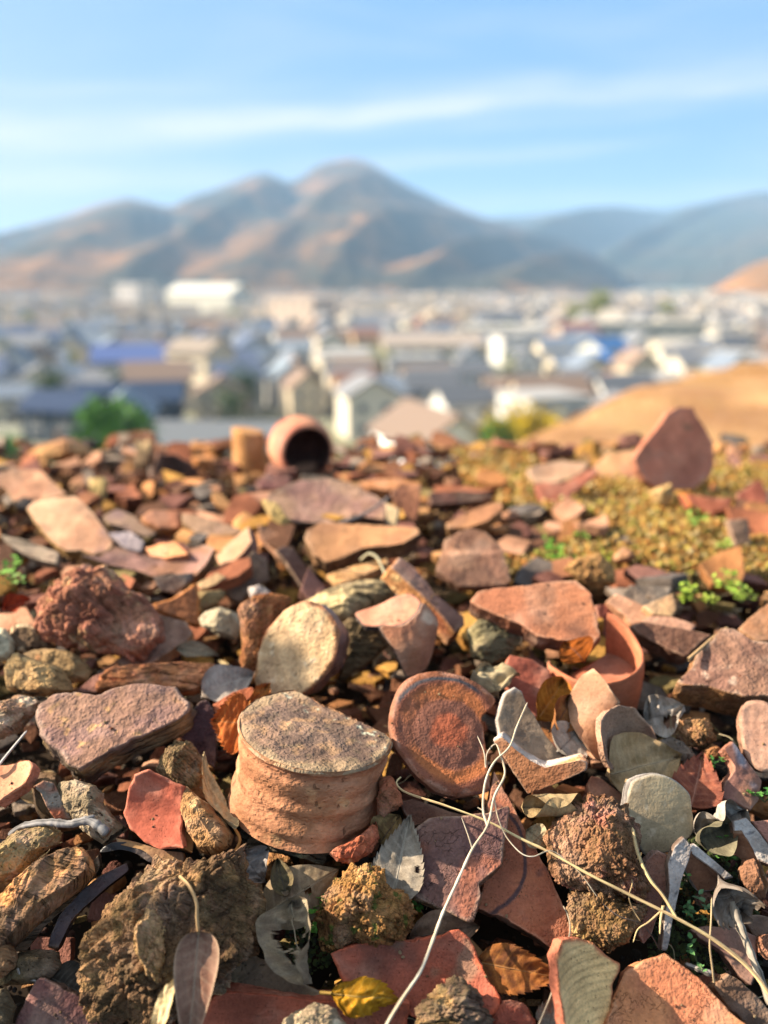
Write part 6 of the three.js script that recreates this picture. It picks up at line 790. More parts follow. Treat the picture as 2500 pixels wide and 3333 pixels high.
leaf({ label: 'glossy mottled brown leaf with a pale hole left of the cream shell', c: 'C', a: [-90, 1345, 18], b: [405, 1440, 20], w: 22, n: [0, 0.6, 0.8], bend: 4, curl: 2, teeth: 12, veins: 8, shape: 0.7, col: '#86532c', col2: '#5f3c28', vein: '#a5713c' });
leaf({ label: 'tan rolled leaf like a small tube above the crumbly red brown clod', c: 'C', a: [175, 420, 30], b: [560, 425, 24], w: 42, n: [-0.1, 0.6, 0.8], bend: 4, curl: 2, roll: 3.6, teeth: 0, veins: 8, col: '#a88f68', col2: '#957c5a', vein: '#7d6848' });
leaf({ label: 'pale tan leaf scrap under the tan rolled leaf', c: 'C', a: [210, 555, 16], b: [330, 650, 14], w: 14, n: [0, 0.6, 0.8], teeth: 0, col: '#a8987a', col2: '#958466' });
leaf({ label: 'large pleated tan leaf in front of the tube fragment', c: 'F', a: [690, 1335, 18], b: [1125, 1225, 16], w: 40, n: [0, 0.62, 0.78], bend: 4, curl: 4, teeth: 0, veins: 14, wave: 1.2, shape: 0.7, col: '#a58b68', col2: '#917855', vein: '#b8a07c' });
leaf({ label: 'orange brown leaf standing between red sherd and tube fragment', c: 'F', a: [270, 1010, 18], b: [420, 775, 24], w: 24, n: [-0.1, 0.4, 0.9], bend: 5, curl: 5, teeth: 0, col: '#9a6426', col2: '#7d4c20', vein: '#b8803c' });
leaf({ label: 'brown curled leaf against the outer wall of the tube fragment', c: 'F', a: [350, 1075, 18], b: [455, 860, 24], w: 20, n: [0.3, 0.4, 0.86], bend: 5, curl: 6, teeth: 0, col: '#8d5e38', col2: '#744a30' });
leaf({ label: 'silver grey leaf under the saddle shaped sherd', c: 'F', a: [400, 1190, 14], b: [520, 1050, 14], w: 26, n: [0.1, 0.5, 0.86], bend: 3, curl: 3, teeth: 0, shape: 0.6, col: '#a89e92', col2: '#948a80' });
leaf({ label: 'pale grey torn leaf behind the tube fragment', c: 'F', a: [920, 1000, 12], b: [1165, 950, 22], w: 26, n: [0, 0.6, 0.8], bend: 5, curl: 7, teeth: 0, wave: 2, col: '#aba094', col2: '#978c80', holes: [[0.6, 0.4, 0.35]] });
leaf({ label: 'dark orange leaf inside the broken bowl', c: 'F', a: [560, 660, 30], b: [440, 545, 34], w: 26, n: [0.1, 0.6, 0.8], bend: 3, curl: 4, teeth: 0, col: '#8a4a1c', col2: '#6a3818' });
leaf({ label: 'reddish brown ribbed leaf right behind the grey oval slab', c: 'C', a: [1190, 440, 12], b: [1260, 110, 16], w: 28, n: [-0.1, 0.55, 0.83], bend: 3, curl: 3, teeth: 7, shape: 0.6, col: '#8d5440', col2: '#744438', vein: '#a5705a' });
leaf({ label: 'whitish curled leaf scraps right of the grey oval slab', c: 'C', a: [1190, 560, 14], b: [1500, 440, 18], w: 34, n: [0, 0.6, 0.8], bend: 7, curl: 9, teeth: 0, wave: 2.6, col: '#a89e92', col2: '#8f8478', holes: [[0.45, 0.3, 0.3]] });
leaf({ label: 'olive brown cupped leaf below the whitish leaf scraps', c: 'C', a: [1215, 620, 16], b: [1410, 520, 18], w: 26, n: [0, 0.5, 0.86], bend: 3, curl: 9, roll: 1.6, teeth: 0, col: '#77705a', col2: '#5c5646' });
leaf({ label: 'grey brown curled leaf hanging in front of the bluish rimmed tile corner', c: 'C', a: [1360, 840, 32], b: [1500, 1040, 18], w: 30, n: [-0.2, 0.4, 0.9], bend: 6, curl: 8, teeth: 8, wave: 1.6, roll: 1.2, col: '#8a7f74', col2: '#6a5c50' });
leaf({ label: 'grey leaf tip rising from the lower edge beside the cream shell', c: 'C', a: [330, 1760, 16], b: [385, 1545, 24], w: 16, n: [0, 0.4, 0.9], bend: 2, curl: 3, teeth: 9, col: '#9a8f80', col2: '#857a6c' });
leaf({ label: 'lilac grey ribbed leaf behind the heart slab', c: 'D', a: [1210, 865, 16], b: [1515, 735, 14], w: 26, n: [0.05, 0.7, 0.7], bend: 4, curl: 4, teeth: 0, veins: 12, shape: 0.7, col: '#a89c90', col2: '#94887e', vein: '#b8ac9e' });
leaf({ label: 'orange serrated leaf poking out behind the ribbed flask base', c: 'D', a: [1500, 1030, 24], b: [1280, 1005, 24], w: 34, n: [-0.1, 0.5, 0.86], bend: 3, curl: 3, teeth: 12, shape: 0.6, col: '#a55c2e', col2: '#93512c', vein: '#b8743e' });
leaf({ label: 'thin orange leaf upright at the back of the ribbed flask base', c: 'D', a: [1480, 935, 26], b: [1600, 795, 30], w: 12, n: [0.3, 0.4, 0.86], bend: 2, curl: 4, teeth: 10, col: '#a56a34', col2: '#8a5630' });
leaf({ label: 'grey leaf strip in the gap right of the red clod slab', c: 'D', a: [1060, 580, 14], b: [1320, 625, 12], w: 12, n: [0, 0.8, 0.6], bend: 3, curl: 3, teeth: 0, col: '#8f826c', col2: '#7c705e' });
leaf({ label: 'tan leaf scrap in the gap right of the ringed lid', c: 'F', a: [40, 860, 16], b: [-40, 690, 22], w: 34, n: [0, 0.6, 0.8], bend: 4, curl: 5, teeth: 0, wave: 2, col: '#a89878', col2: '#958468' });
leaf({ label: 'mottled yellow brown leaf in the gap between flask base and crackled slab', c: 'B', a: [800, 640, 14], b: [925, 470, 18], w: 22, n: [-0.1, 0.5, 0.86], bend: 3, curl: 4, teeth: 0, col: '#8d744c', col2: '#6a543a' });
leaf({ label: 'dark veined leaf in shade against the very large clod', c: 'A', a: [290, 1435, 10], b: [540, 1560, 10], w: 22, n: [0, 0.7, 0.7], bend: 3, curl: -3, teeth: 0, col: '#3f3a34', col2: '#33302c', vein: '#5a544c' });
leaf({ label: 'red leaf shard lying left of the red clod', c: 'D', a: [20, 350, 20], b: [185, 285, 24], w: 16, n: [0.1, 0.7, 0.7], bend: 3, curl: 5, teeth: 0, col: '#9a3e22', col2: '#7d3220' });
// ---------------------------------------------------------------- stems and twigs
stem({ name: 'white_vine', label: 'long forked white stem rising from the lower edge past the ringed lid', cat: 'stem', c: 'B', r: 0.95, r1: 0.55, col: '#dccdb2', col2: '#c8b292', knob: 0.28, nn: 90, p: [[830, 1760, 46], [850, 1715, 48], [930, 1580, 54], [1050, 1400, 52], [1110, 1250, 50], [1180, 1060, 46], [1280, 840, 50], [1360, 670, 52], [1450, 530, 54], [1490, 360, 56], [1555, 215, 56], [1530, 110, 58]],
  side: [{ r: 0.7, p: [[1450, 530, 54], [1425, 440, 54], [1440, 260, 56], [1490, 150, 58], [1580, 60, 60], [1625, -60, 60], [1690, -210, 60]] }, { r: 0.45, p: [[1425, 440, 54], [1390, 420, 54]] }, { r: 0.4, p: [[1360, 670, 52], [1335, 590, 54], [1295, 480, 55]] }, { r: 0.5, p: [[1530, 110, 58], [1500, 40, 58], [1450, 90, 56], [1440, 180, 56]] }, { r: 0.5, p: [[1440, 180, 56], [1430, 90, 60], [1390, -10, 60]] }, { r: 0.4, p: [[1490, 360, 56], [1510, 470, 54], [1560, 590, 50], [1660, 700, 48], [1720, 715, 48], [1830, 680, 46], [1900, 720, 44], [2010, 820, 42], [2110, 960, 40]] }] });
stem({ name: 'yellow_vine', label: 'long pale yellow stem running from the ringed lid down to the right edge', cat: 'stem', c: 'C', r: 0.5, r1: 0.95, col: '#e0c68c', col2: '#c8a878', knob: 0.25, nn: 90, p: [[-545, 240, 34], [-572, 270, 36], [-540, 315, 38], [-275, 410, 48], [0, 515, 48], [180, 610, 46], [350, 690, 46], [600, 830, 48], [850, 955, 46], [1110, 1085, 44], [1350, 1225, 40], [1550, 1390, 36], [1680, 1560, 34]],
  side: [{ r: 0.8, r1: 0.9, p: [[1110, 1085, 44], [1030, 950, 46], [950, 850, 48], [880, 700, 50], [845, 540, 50]] }, { r: 0.5, p: [[1030, 1030, 45], [940, 1110, 40], [880, 1150, 38], [850, 1230, 34]] }, { r: 0.8, p: [[1030, 1010, 46], [1015, 1100, 42], [1010, 1180, 38]] }, { r: 0.35, p: [[875, 690, 50], [885, 720, 50], [895, 690, 50]] }] });
stem({ name: 'thin_vine', label: 'thin curly pale stem over the crumbly red brown clod', cat: 'stem', c: 'C', r: 0.4, r1: 0.3, col: '#b89a6c', p: [[850, 765, 44], [825, 800, 44], [845, 870, 44], [825, 960, 42], [860, 1050, 36], [895, 1105, 34]] });
stem({ name: 'upright_straw', label: 'thin upright pale stalk before the mauve brown slab', cat: 'stem', c: 'C', r: 0.55, r1: 0.4, col: '#b9a078', p: [[1335, 1470, 22], [1325, 1380, 28], [1310, 1250, 36], [1318, 1100, 42], [1322, 960, 46]] });
stem({ name: 'forked_twig', label: 'grey barked twig with cut end lying on the long grey rock', cat: 'twig', c: 'A', r: 1.6, r1: 2.5, col: '#8f8a86', col2: '#75706c', cut: '#6e5238', knob: 0.3, sides: 12, p: [[60, 585, 22], [120, 540, 26], [180, 522, 30], [300, 510, 34], [420, 520, 36], [530, 500, 38], [595, 535, 38], [650, 578, 36]], side: [{ r: 1.4, p: [[480, 510, 37], [530, 480, 40], [570, 470, 40]] }] });
stem({ name: 'grey_stick', label: 'weathered pale grey stick at the edge below the grey brown curled leaf', cat: 'twig', c: 'C', r: 1.9, r1: 2.0, col: '#a89c8a', col2: '#8a7e6e', knob: 0.35, sides: 12, cut: '#8a7050', p: [[1680, 1600, 30], [1600, 1410, 30], [1530, 1230, 30], [1470, 1080, 30], [1437, 975, 30]] });
stem({ name: 'short_stick', label: 'short grey stick behind the big terracotta slab with a sun patch', cat: 'twig', c: 'C', r: 1.7, r1: 1.2, col: '#9a928a', col2: '#837b74', knob: 0.3, cut: '#8a7a60', p: [[1315, 1418, 14], [1240, 1390, 14], [1160, 1360, 12]] });
stem({ name: 'white_straw', label: 'white straw by the tan rock at the left edge', cat: 'straw', c: 'D', r: 0.8, r1: 0.6, col: '#c9c2b8', p: [[-40, 1320, 26], [10, 1250, 30], [162, 1065, 34]] });
stem({ name: 'curled_stalk', label: 'small white curled stalk above the maroon slab', cat: 'straw', c: 'A', r: 0.6, r1: 0.5, col: '#a9a29a', p: [[215, 1462, 18], [160, 1445, 18], [120, 1420, 20], [105, 1385, 24]] });
stem({ name: 'bent_straw', label: 'bent pale straw before the sunlit tan slab in the middle', cat: 'straw', c: 'H', r: 1.1, r1: 0.9, col: '#b9ae8a', p: [[690, 962, 34], [740, 925, 42], [785, 945, 42], [820, 1010, 38], [852, 1085, 34]] });
stem({ name: 'curved_twig', label: 'curved grey twig across the large purple brown slab', cat: 'twig', c: 'H', r: 1.7, r1: 1.1, col: '#857a72', p: [[560, 742, 36], [650, 715, 38], [750, 665, 38], [820, 615, 38], [862, 580, 38]] });
stem({ name: 'dark_stalk', label: 'dark hair thin stalk under the lower olive brown clod', cat: 'stem', c: 'C', r: 0.4, r1: 0.3, col: '#4a3c34', p: [[640, 975, 32], [760, 1070, 36], [900, 1120, 34], [960, 1190, 28], [1010, 1280, 20]] });
stem({ name: 'tan_stick', label: 'tan stick leaning on the big orange edged slab', cat: 'twig', c: 'F', r: 1.2, r1: 0.9, col: '#a98a60', p: [[1180, 640, 40], [1260, 570, 42], [1340, 500, 42], [1420, 445, 42]] });
stem({ name: 'pale_stalk', label: 'pale stalk leaning from the marked slab to the cream shell', cat: 'stem', c: 'C', r: 0.45, r1: 0.35, col: '#a89a84', p: [[465, 1210, 24], [472, 1130, 26], [455, 1060, 26], [430, 1010, 24]] });
stem({ name: 'low_stalk', label: 'pale stalk at the lower edge by the grey leaf tip', cat: 'stem', c: 'C', r: 0.6, r1: 0.4, col: '#b0a088', p: [[270, 1760, 30], [320, 1640, 32], [360, 1540, 32], [392, 1420, 30]] });
// ---------------------------------------------------------------- small green plants
{
  const G = new THREE.MeshPhysicalMaterial({ vertexColors: true, roughness: 0.6, side: THREE.DoubleSide, specularIntensity: 0.4 });
  const sprig = (c, x, y, up, size, n, col, label, seed) => {
    const r = rng(seed), root = new THREE.Group(), P = hit(c, x, y, up / 1000); root.position.copy(P);
    for (let k = 0; k < n; k++) {
      const a = r() * 6.283, e = 0.3 + r() * 0.9, len = size * (0.5 + r()), tip = new THREE.Vector3(Math.cos(a) * Math.cos(e), Math.sin(e), Math.sin(a) * Math.cos(e)).multiplyScalar(len);
      part(root, tube([new THREE.Vector3(), tip.clone().multiplyScalar(0.5).add(new THREE.Vector3(0, 0.1 * len, 0)), tip], 0.0003, 0.0002, '#5f7040', { sides: 5 }), STALKMAT, 'stalk');
      for (let j = 0; j < 4; j++) {
        const w = 0.28 * size * (0.7 + 0.6 * r()), b = hex(col), q = new THREE.Quaternion().setFromEuler(new THREE.Euler(-0.9 + r() * 1.2, a + j * 1.7, 0.6 * (r() - 0.5), 'YXZ'));
        const g = surface(7, 5, (i, m) => { const s = i / 6, xx = (m / 2 - 1) * Math.sin(Math.PI * Math.pow(s, 0.8)) * w * 0.5; return new THREE.Vector3(xx, 0.12 * w * Math.abs(m / 2 - 1), s * w * 1.5).applyQuaternion(q).addScaledVector(tip, 0.55 + 0.15 * j).toArray(); }, (i, m) => b.map((v) => v * (0.8 + 0.4 * r())), (i, m) => [m, i]);
        part(root, g, G, 'leaflet');
      }
    }
    thing(root, 'green_sprig', label, 'plant', 'small green weeds among the shards');
  };
  const P = [['C', 1345, 650, 12, 0.009, 4, '#4f7a3c', 'green seedling on the soil above the grey brown curled leaf'], ['C', 1390, 745, 12, 0.009, 4, '#5a8440', 'green seedling beside the small upright brown block'], ['C', 1300, 1050, 10, 0.010, 7, '#5d7d58', 'spreading green weed under the grey brown curled leaf'], ['C', 1215, 1100, 10, 0.008, 5, '#567a4c', 'small green weed left of the spreading weed'], ['C', 1235, 1355, 10, 0.008, 4, '#4f7444', 'green weed behind the short grey stick'], ['C', 1305, 185, 8, 0.009, 4, '#4a7438', 'green weed behind the reddish brown ribbed leaf'], ['C', 1640, 390, 8, 0.012, 6, '#4c7838', 'green weed at the edge beside the hooked shard'], ['C', 1140, 900, 14, 0.008, 4, '#5c7c40', 'green weed inside the upturned V of bluish edges'], ['B', 410, 1060, 6, 0.009, 4, '#4a7a2c', 'green seedling in the gap left of the mossy clod'], ['B', 425, 1180, 6, 0.008, 3, '#4f8030', 'second green seedling low in the gap beside the mossy clod'], ['B', 1010, 1060, 6, 0.008, 4, '#4a7430', 'green weed in shade right of the mossy clod'],
    ['I', 1180, 1400, 10, 0.011, 14, '#8ba03a', 'bright yellow green clump at the front of the gravel'], ['I', 1420, 1330, 10, 0.012, 16, '#86a03c', 'largest bright green clump on the gravel near the edge'], ['I', 1500, 1400, 10, 0.010, 12, '#7e963c', 'bright green clump in front of the largest clump'], ['I', 1300, 1420, 10, 0.009, 10, '#94a440', 'low yellow green clump between the brighter clumps'], ['I', 370, 1110, 10, 0.014, 8, '#5f8a30', 'green clump in the gravel above the ochre clod'], ['I', 430, 1170, 10, 0.012, 7, '#66902e', 'green clump touching the ochre clod'], ['I', 690, 1160, 10, 0.010, 6, '#a0a830', 'yellowish weed beside the tan pebble'], ['I', 1215, 945, 10, 0.014, 8, '#6f8e3c', 'green tuft in the gravel below the pale yellow stone'], ['I', 1390, 1090, 10, 0.011, 6, '#7a9838', 'green tuft in the gravel below the grey brown chip'], ['I', 560, 1030, 10, 0.011, 6, '#7d9640', 'green tuft in the middle of the gravel'], ['D', 10, 165, 10, 0.016, 9, '#6f9a40', 'green weed at the left edge behind the red clod'], ['D', 70, 230, 10, 0.012, 7, '#7a9c4c', 'green weed left of the red clod']];
  P.forEach((p, i) => sprig(...p, 900 + i * 17));
}
// ---------------------------------------------------------------- the rest of the heap: shards and stones that lie between and behind, each its own object
const heroes = scene.children.filter((o) => o.userData.label && !o.userData.kind && o.userData.category !== 'plant' && o.userData.category !== 'stem').map((o) => {
  const box = new THREE.Box3().setFromObject(o), c = box.getCenter(new THREE.Vector3()), s = box.getSize(new THREE.Vector3()); return { o, c, r: Math.hypot(s.x, s.z) / 2, name: o.name.replace(/_\d+$/, '').replace(/_/g, ' ') };
});
{
  const r = rng(4242), protos = [];
  const ring = (n, asp, irr) => { const out = []; for (let k = 0; k < n; k++) { const a = (k + 0.5 * (r() - 0.5)) / n * 6.283, q = 1 - irr * r(); out.push([Math.cos(a) * q, Math.sin(a) * q * asp]); } return out; };
  const grey = { col: '#d8d2cc', col2: '#b8afa8', edge: '#cfc4b8', edge2: '#9a9088' };
  for (let k = 0; k < 16; k++) {                     // unit shapes 1 m across, scaled when set down
    const out = ring(4 + (k % 4), 0.4 + 0.5 * r(), 0.42), g = slabShapes(out.map(([x, y]) => [x * 0.02, y * 0.02]), { ...grey, K: 64, R: 9, th: 0.0035 + 0.004 * r(), jag: 0.012, amp: 0.0006, fr: 60, bev: 0.0007, kx: [0, 6, -9, -5, 0, 11, 16][k % 7], er: 0.2 }, 300 + k * 3.1);
    protos.push({ kind: ['broken sherd', 'curved sherd', 'pot piece', 'pot chip'][k % 4], geo: [g.face, mergeGeometries([g.edge, g.back])] });  // all one sort of filler sherd; kind words are given in turn
  }
  for (let k = 0; k < 3; k++) protos.push({ kind: 'stone', geo: [lumpShape(ring(7, 0.6 + 0.35 * r(), 0.3).map(([x, y]) => [x * 0.02, y * 0.02]), { ...grey, K: 64, R: 16, b: 0.010, facets: 9, pw: 0.42, amp: 0.0016, lump: k % 3 === 0 ? 0.0016 : 0, lf: 4 }, 400 + k * 2.3)] });
  const tones = [['rust red', '#93644f'], ['orange', '#aa8059'], ['brown', '#83604c'], ['dark brown', '#5a4438'], ['maroon', '#74544e'], ['tan', '#b08e66'], ['ochre', '#a8884c'], ['grey', '#85807a'], ['salmon', '#a88874'], ['olive', '#77704e'], ['purple brown', '#7b5f5c'], ['slate', '#5a5a5c']];
  const mats = tones.map(([n, c]) => { const tint = new THREE.Color(c).multiplyScalar(1.45); return { n, face: Object.assign(MAT.clay.clone(), { color: tint }), edge: Object.assign(MAT.gritty.clone(), { color: tint.clone().multiplyScalar(0.85) }), stone: Object.assign(MAT.stone.clone(), { color: tint }) }; });
  const seen = new Set();
  const describe = (p, size, tone, kind, up) => {
    const near = heroes.map((h) => ({ h, d: Math.hypot(h.c.x - p.x, h.c.z - p.z) - h.r * 0.6 })).sort((a, b) => a.d - b.d), big = size > 0.026 ? 'large' : size > 0.016 ? 'mid sized' : 'small';
    const rel = (h) => (Math.abs(h.c.x - p.x) > Math.abs(h.c.z - p.z) ? (p.x < h.c.x ? 'left of' : 'right of') : p.z < h.c.z ? 'behind' : 'in front of');
    for (let k = 0; k < 5; k++) { const t = `${big} ${tone} ${kind} ${rel(near[k].h)} the ${near[k].h.name}`; if (!seen.has(t)) { seen.add(t); return t; } }
    for (let k = 0; k < 4; k++) for (let m = k + 1; m < 5; m++) { const t = `${big} ${tone} ${kind} between the ${near[k].h.name} and the ${near[m].h.name}`; if (!seen.has(t)) { seen.add(t); return t; } }
    return `${big} ${tone} ${kind} near the ${near[0].h.name} and the ${near[1].h.name}`;
  };
  const put = (x, z, size, up, tilt, zone) => {
    const pr = protos[Math.floor(r() * (zone === 'broad' ? 16 : protos.length))], m = mats[Math.floor(Math.pow(r(), zone === 'back' ? 0.85 : 1) * mats.length)], root = new THREE.Group(), y = heapH(x, z) + up;
    if (pr.geo.length > 1) { part(root, pr.geo[0], m.face, 'face'); part(root, pr.geo[1], m.edge, 'broken_edge'); }
    else { const b = new THREE.Mesh(pr.geo[0], m.stone); b.name = 'body'; root.add(b); }
    const one = pr.geo.length > 1 ? root : root.children[0]; if (one !== root) root.remove(one);
    one.position.set(x, y, z); one.scale.setScalar(size / 0.02);
    one.quaternion.setFromEuler(new THREE.Euler(-Math.PI / 2 + (r() - 0.5) * tilt + 0.25, (r() - 0.5) * tilt, r() * 6.283, 'YXZ'));
    thing(one, pr.kind === 'stone' ? 'small_stone' : pr.kind.replace(' ', '_'), describe(new THREE.Vector3(x, y, z), size, m.n, pr.kind, up), pr.kind, 'lesser shards and stones of the heap');
  };
  const weeds = [['I', 1180, 1400], ['I', 1420, 1330], ['I', 1500, 1400], ['I', 1300, 1420]].map(([c, x, y]) => hit(c, x, y, 0.01)), onWeeds = (x, z) => weeds.some((p) => Math.abs(p.x - x) < 0.035 && z > p.z - 0.02 && z < p.z + 0.07);
  const inView = (x, z, m = 0.04) => Math.abs(x) < (Math.hypot(z, 0.25)) * 0.46 + m;
  const gravel = (x, z) => x > 0.16 + 0.16 * N3(x * 5, 0, z * 7) + 0.06 * N3(x * 21, 3, z * 21) && z < -0.74 && z > -1.14;
  // between the big pieces in front: lower, darker
  for (let n = 0, tries = 0; n < 340 && tries < 8000; tries++) { const z = -0.26 - 0.52 * Math.pow(r(), 0.9), x = (r() * 2 - 1) * (-z * 0.5 + 0.03); if (!inView(x, z)) continue; put(x, z, 0.006 + 0.017 * r() * (0.4 + 0.6 * r()), -0.042 + 0.038 * r(), 1.6, 'front'); n++; }
  // the middle and the crest
  for (let n = 0, tries = 0; n < 400 && tries < 12000; tries++) { const z = -0.68 - 0.8 * Math.pow(r(), 0.8), x = (r() * 2 - 1) * (-z * 0.5 + 0.04); if (!inView(x, z) || onWeeds(x, z) || (gravel(x, z) && r() > 0.2)) continue; put(x, z, (0.009 + 0.022 * r() * Math.sqrt(r())) * (0.7 - 0.4 * z), -0.018 + 0.036 * r(), 1.5, 'back'); n++; }
  // broad thin sherds that lie over one another further back
  for (let n = 0, tries = 0; n < 270 && tries < 7000; tries++) { const z = -0.60 - 0.86 * r(), x = (r() * 2 - 1) * (-z * 0.5 + 0.03); if (!inView(x, z) || onWeeds(x, z) || (gravel(x, z) && r() > 0.12)) continue; put(x, z, (0.018 + 0.017 * r()) * (0.75 - 0.3 * z), 0.003 + 0.020 * r(), 1.0, 'broad'); n++; }
  // dry leaf scraps caught between the pieces
  {
    const src = scene.children.filter((o) => o.name.startsWith('dry_leaf')), picks = src.filter((o, k) => k % 4 === 1).slice(0, 7);
    for (let k = 0; k < 28; k++) {
      const z = -0.32 - 0.46 * r(), x = (r() * 2 - 1) * (-z * 0.5 + 0.02), o = picks[k % picks.length].clone(), s = 0.35 + 0.45 * r(); if (!inView(x, z)) continue;
      o.position.set(x, heapH(x, z) - 0.024 + 0.022 * r(), z); o.scale.setScalar(s); o.quaternion.setFromEuler(new THREE.Euler(-Math.PI / 2 + 0.7 * r(), (r() - 0.5) * 1.2, r() * 6.28, 'YXZ'));
      thing(o, 'leaf_scrap', describe(o.position, s * 0.03, ['dry', 'curled', 'brown', 'pale'][k % 4], 'leaf scrap', 0), 'leaf', 'dry leaf scraps between the shards');
    }
  }
  // ---------- crumbs of soil, gravel: nobody could count them
  const pebbleGeo = lumpShape(ring(6, 0.8, 0.25), { col: '#ffffff', K: 14, R: 4, b: 0.7, facets: 6, amp: 0.06 }, 77);
  const scatter = (name, label, count, mat, cols, where, size, y) => {
    const im = new THREE.InstancedMesh(pebbleGeo, mat, count), o = new THREE.Object3D(), c = new THREE.Color();
    for (let k = 0; k < count; k++) { let x, z; do { [x, z] = where(); } while (!Number.isFinite(x)); const s = size * (0.35 + 1.3 * r() * r()); o.position.set(x, heapH(x, z) + y(x, z), z); o.rotation.set(r() * 6, r() * 6, r() * 6); o.scale.set(s, s * (0.6 + 0.4 * r()), s); o.updateMatrix(); im.setMatrixAt(k, o.matrix); c.set(cols[Math.floor(r() * cols.length)]).multiplyScalar(0.75 + 0.5 * r()); im.setColorAt(k, c); }
    im.frustumCulled = false; place(im, name, 'stuff', label, 'gravel');
  };
  const pm = new THREE.MeshPhysicalMaterial({ roughness: 0.95, color: 0xffffff, map: TEX.stone[0], bumpMap: TEX.stone[1], bumpScale: 0.0006 });
  const wide = (z0, z1) => () => { const z = -mix(z0, z1, Math.pow(r(), 0.7)); return [(r() * 2 - 1) * (-z * 0.55 + 0.05), z]; };
  scatter('soil_crumbs', 'loose dark soil crumbs and grit between the shards', 9000, pm, ['#3f3020', '#352a1f', '#54402a', '#4a3e2c', '#6a5030', '#5c3826'], wide(0.22, 0.85), 0.0030, () => -0.066 + 0.022 * r());
  scatter('shard_grit', 'small grit and chips over the middle of the heap and crest', 6000, pm, ['#a07a50', '#8a6248', '#b08a54', '#8f5a40', '#77604a', '#a88c62'], wide(0.7, 1.6), 0.0042, () => -0.03 + 0.03 * r());
  scatter('yellow_gravel', 'yellow ochre gravel patch among the shards', 28000, pm, ['#d4aa54', '#c99c4a', '#dcbc78', '#bc8c40', '#c47c34', '#dfc48a', '#a88646', '#d08e42', '#a09a40', '#b8a84c', '#c8a24e'], () => { const z = -(0.70 + 0.62 * r()), x = 0.10 + r() * (-z * 0.55); const keep = fbm(x * 9, 1.2, z * 9, 3) + 0.24 > r() * 0.6; return keep && (gravel(x, z) || (z < -1.12 && x > 0.02 && r() < 0.35)) ? [x, z] : [NaN, 0]; }, 0.0037, () => -0.004 + 0.012 * r() + 0.006 * r() * r());
  // broken bits that fill the depth of the heap
  {
    const src = protos.slice(0, 6).map((p) => mergeGeometries(p.geo)), m = MAT.gritty.clone(), w = wide(0.24, 1.6);
    src.forEach((g, q) => {
      const n = 1000, im = new THREE.InstancedMesh(g, m, n), o = new THREE.Object3D(), c = new THREE.Color();
      for (let k = 0; k < n; k++) { const [x, z] = w(), s = (0.35 + 0.7 * r()) * (0.75 - 0.35 * z); o.position.set(x, heapH(x, z) - 0.062 + 0.044 * r(), z); o.rotation.set(-Math.PI / 2 + (r() - 0.5) * 1.6, (r() - 0.5) * 1.6, r() * 6.28, 'YXZ'); o.scale.setScalar(s); o.updateMatrix(); im.setMatrixAt(k, o.matrix); c.set(tones[Math.floor(r() * tones.length)][1]).multiplyScalar(0.75 + 0.5 * r()); im.setColorAt(k, c); }
      place(im, 'shard_rubble', 'stuff', 'small broken shards filling the depth of the heap', 'rubble');
    });
  }
  // bits of straw, rootlets and leaf stalks lying in the gaps
  {
    const n = 420, sticks = [0.5, -0.7].map((b, k) => tube([new THREE.Vector3(-0.5, 0, 0), new THREE.Vector3(-0.1, 0.08 * b, 0.1), new THREE.Vector3(0.2, 0.1 * b, -0.06), new THREE.Vector3(0.5, 0, 0.05 * b)], 0.018, 0.010, '#ffffff', { sides: 5, n: 9 }));
    const im = new THREE.InstancedMesh(sticks[0], STALKMAT, n), o = new THREE.Object3D(), c = new THREE.Color(), w = wide(0.3, 0.9);
    for (let k = 0; k < n; k++) { const [x, z] = w(), s = 0.012 + 0.028 * r() * r(); o.position.set(x, heapH(x, z) - 0.022 + 0.024 * r(), z); o.rotation.set((r() - 0.5) * 0.9, r() * 6.28, (r() - 0.5) * 0.9); o.scale.set(s, s, s * (0.5 + r())); o.updateMatrix(); im.setMatrixAt(k, o.matrix); c.set(['#a8946c', '#8a7450', '#bfae8a', '#6a5438', '#c8b890'][Math.floor(r() * 5)]); im.setColorAt(k, c); }
    place(im, 'straw_litter', 'stuff', 'fine bits of straw and rootlets in the gaps of the heap', 'litter');
  }
  {                                                  // grit lying on the upper faces of the larger pieces
    const spots = [], v = new THREE.Vector3(), nn = new THREE.Vector3(), q = new THREE.Quaternion();
    for (const h of heroes) if (h.c.z > -0.75) h.o.traverse((m) => {
      if (!m.isMesh || !/face|disc|body|flat_top|^[a-z]+_(clod|rock|stone)/.test(m.name)) return; m.updateWorldMatrix(true, false); m.getWorldQuaternion(q); const P = m.geometry.attributes.position, Nn = m.geometry.attributes.normal, take = Math.min(60, Math.round(h.r * 900));
      for (let k = 0; k < take; k++) { const i = Math.floor(r() * P.count); nn.fromBufferAttribute(Nn, i).applyQuaternion(q); if (nn.y < 0.55) continue; if (fbm(P.getX(i) * 40, P.getY(i) * 40, 2.2, 2) < -0.02) continue; v.fromBufferAttribute(P, i).applyMatrix4(m.matrixWorld); spots.push([v.x, v.y, v.z]); }
    });
    const im = new THREE.InstancedMesh(pebbleGeo, pm, spots.length), o = new THREE.Object3D(), c = new THREE.Color();
    spots.forEach(([x, y, z], k) => { const s = 0.0004 + 0.0011 * Math.pow(r(), 3); o.position.set(x + 0.002 * (r() - 0.5), y + s * 0.3, z + 0.002 * (r() - 0.5)); o.rotation.set(r() * 6, r() * 6, r() * 6); o.scale.setScalar(s); o.updateMatrix(); im.setMatrixAt(k, o.matrix); c.set(['#8a6a48', '#a88a60', '#5a4432', '#b89c74', '#9a5a3a'][Math.floor(r() * 5)]); im.setColorAt(k, c); });
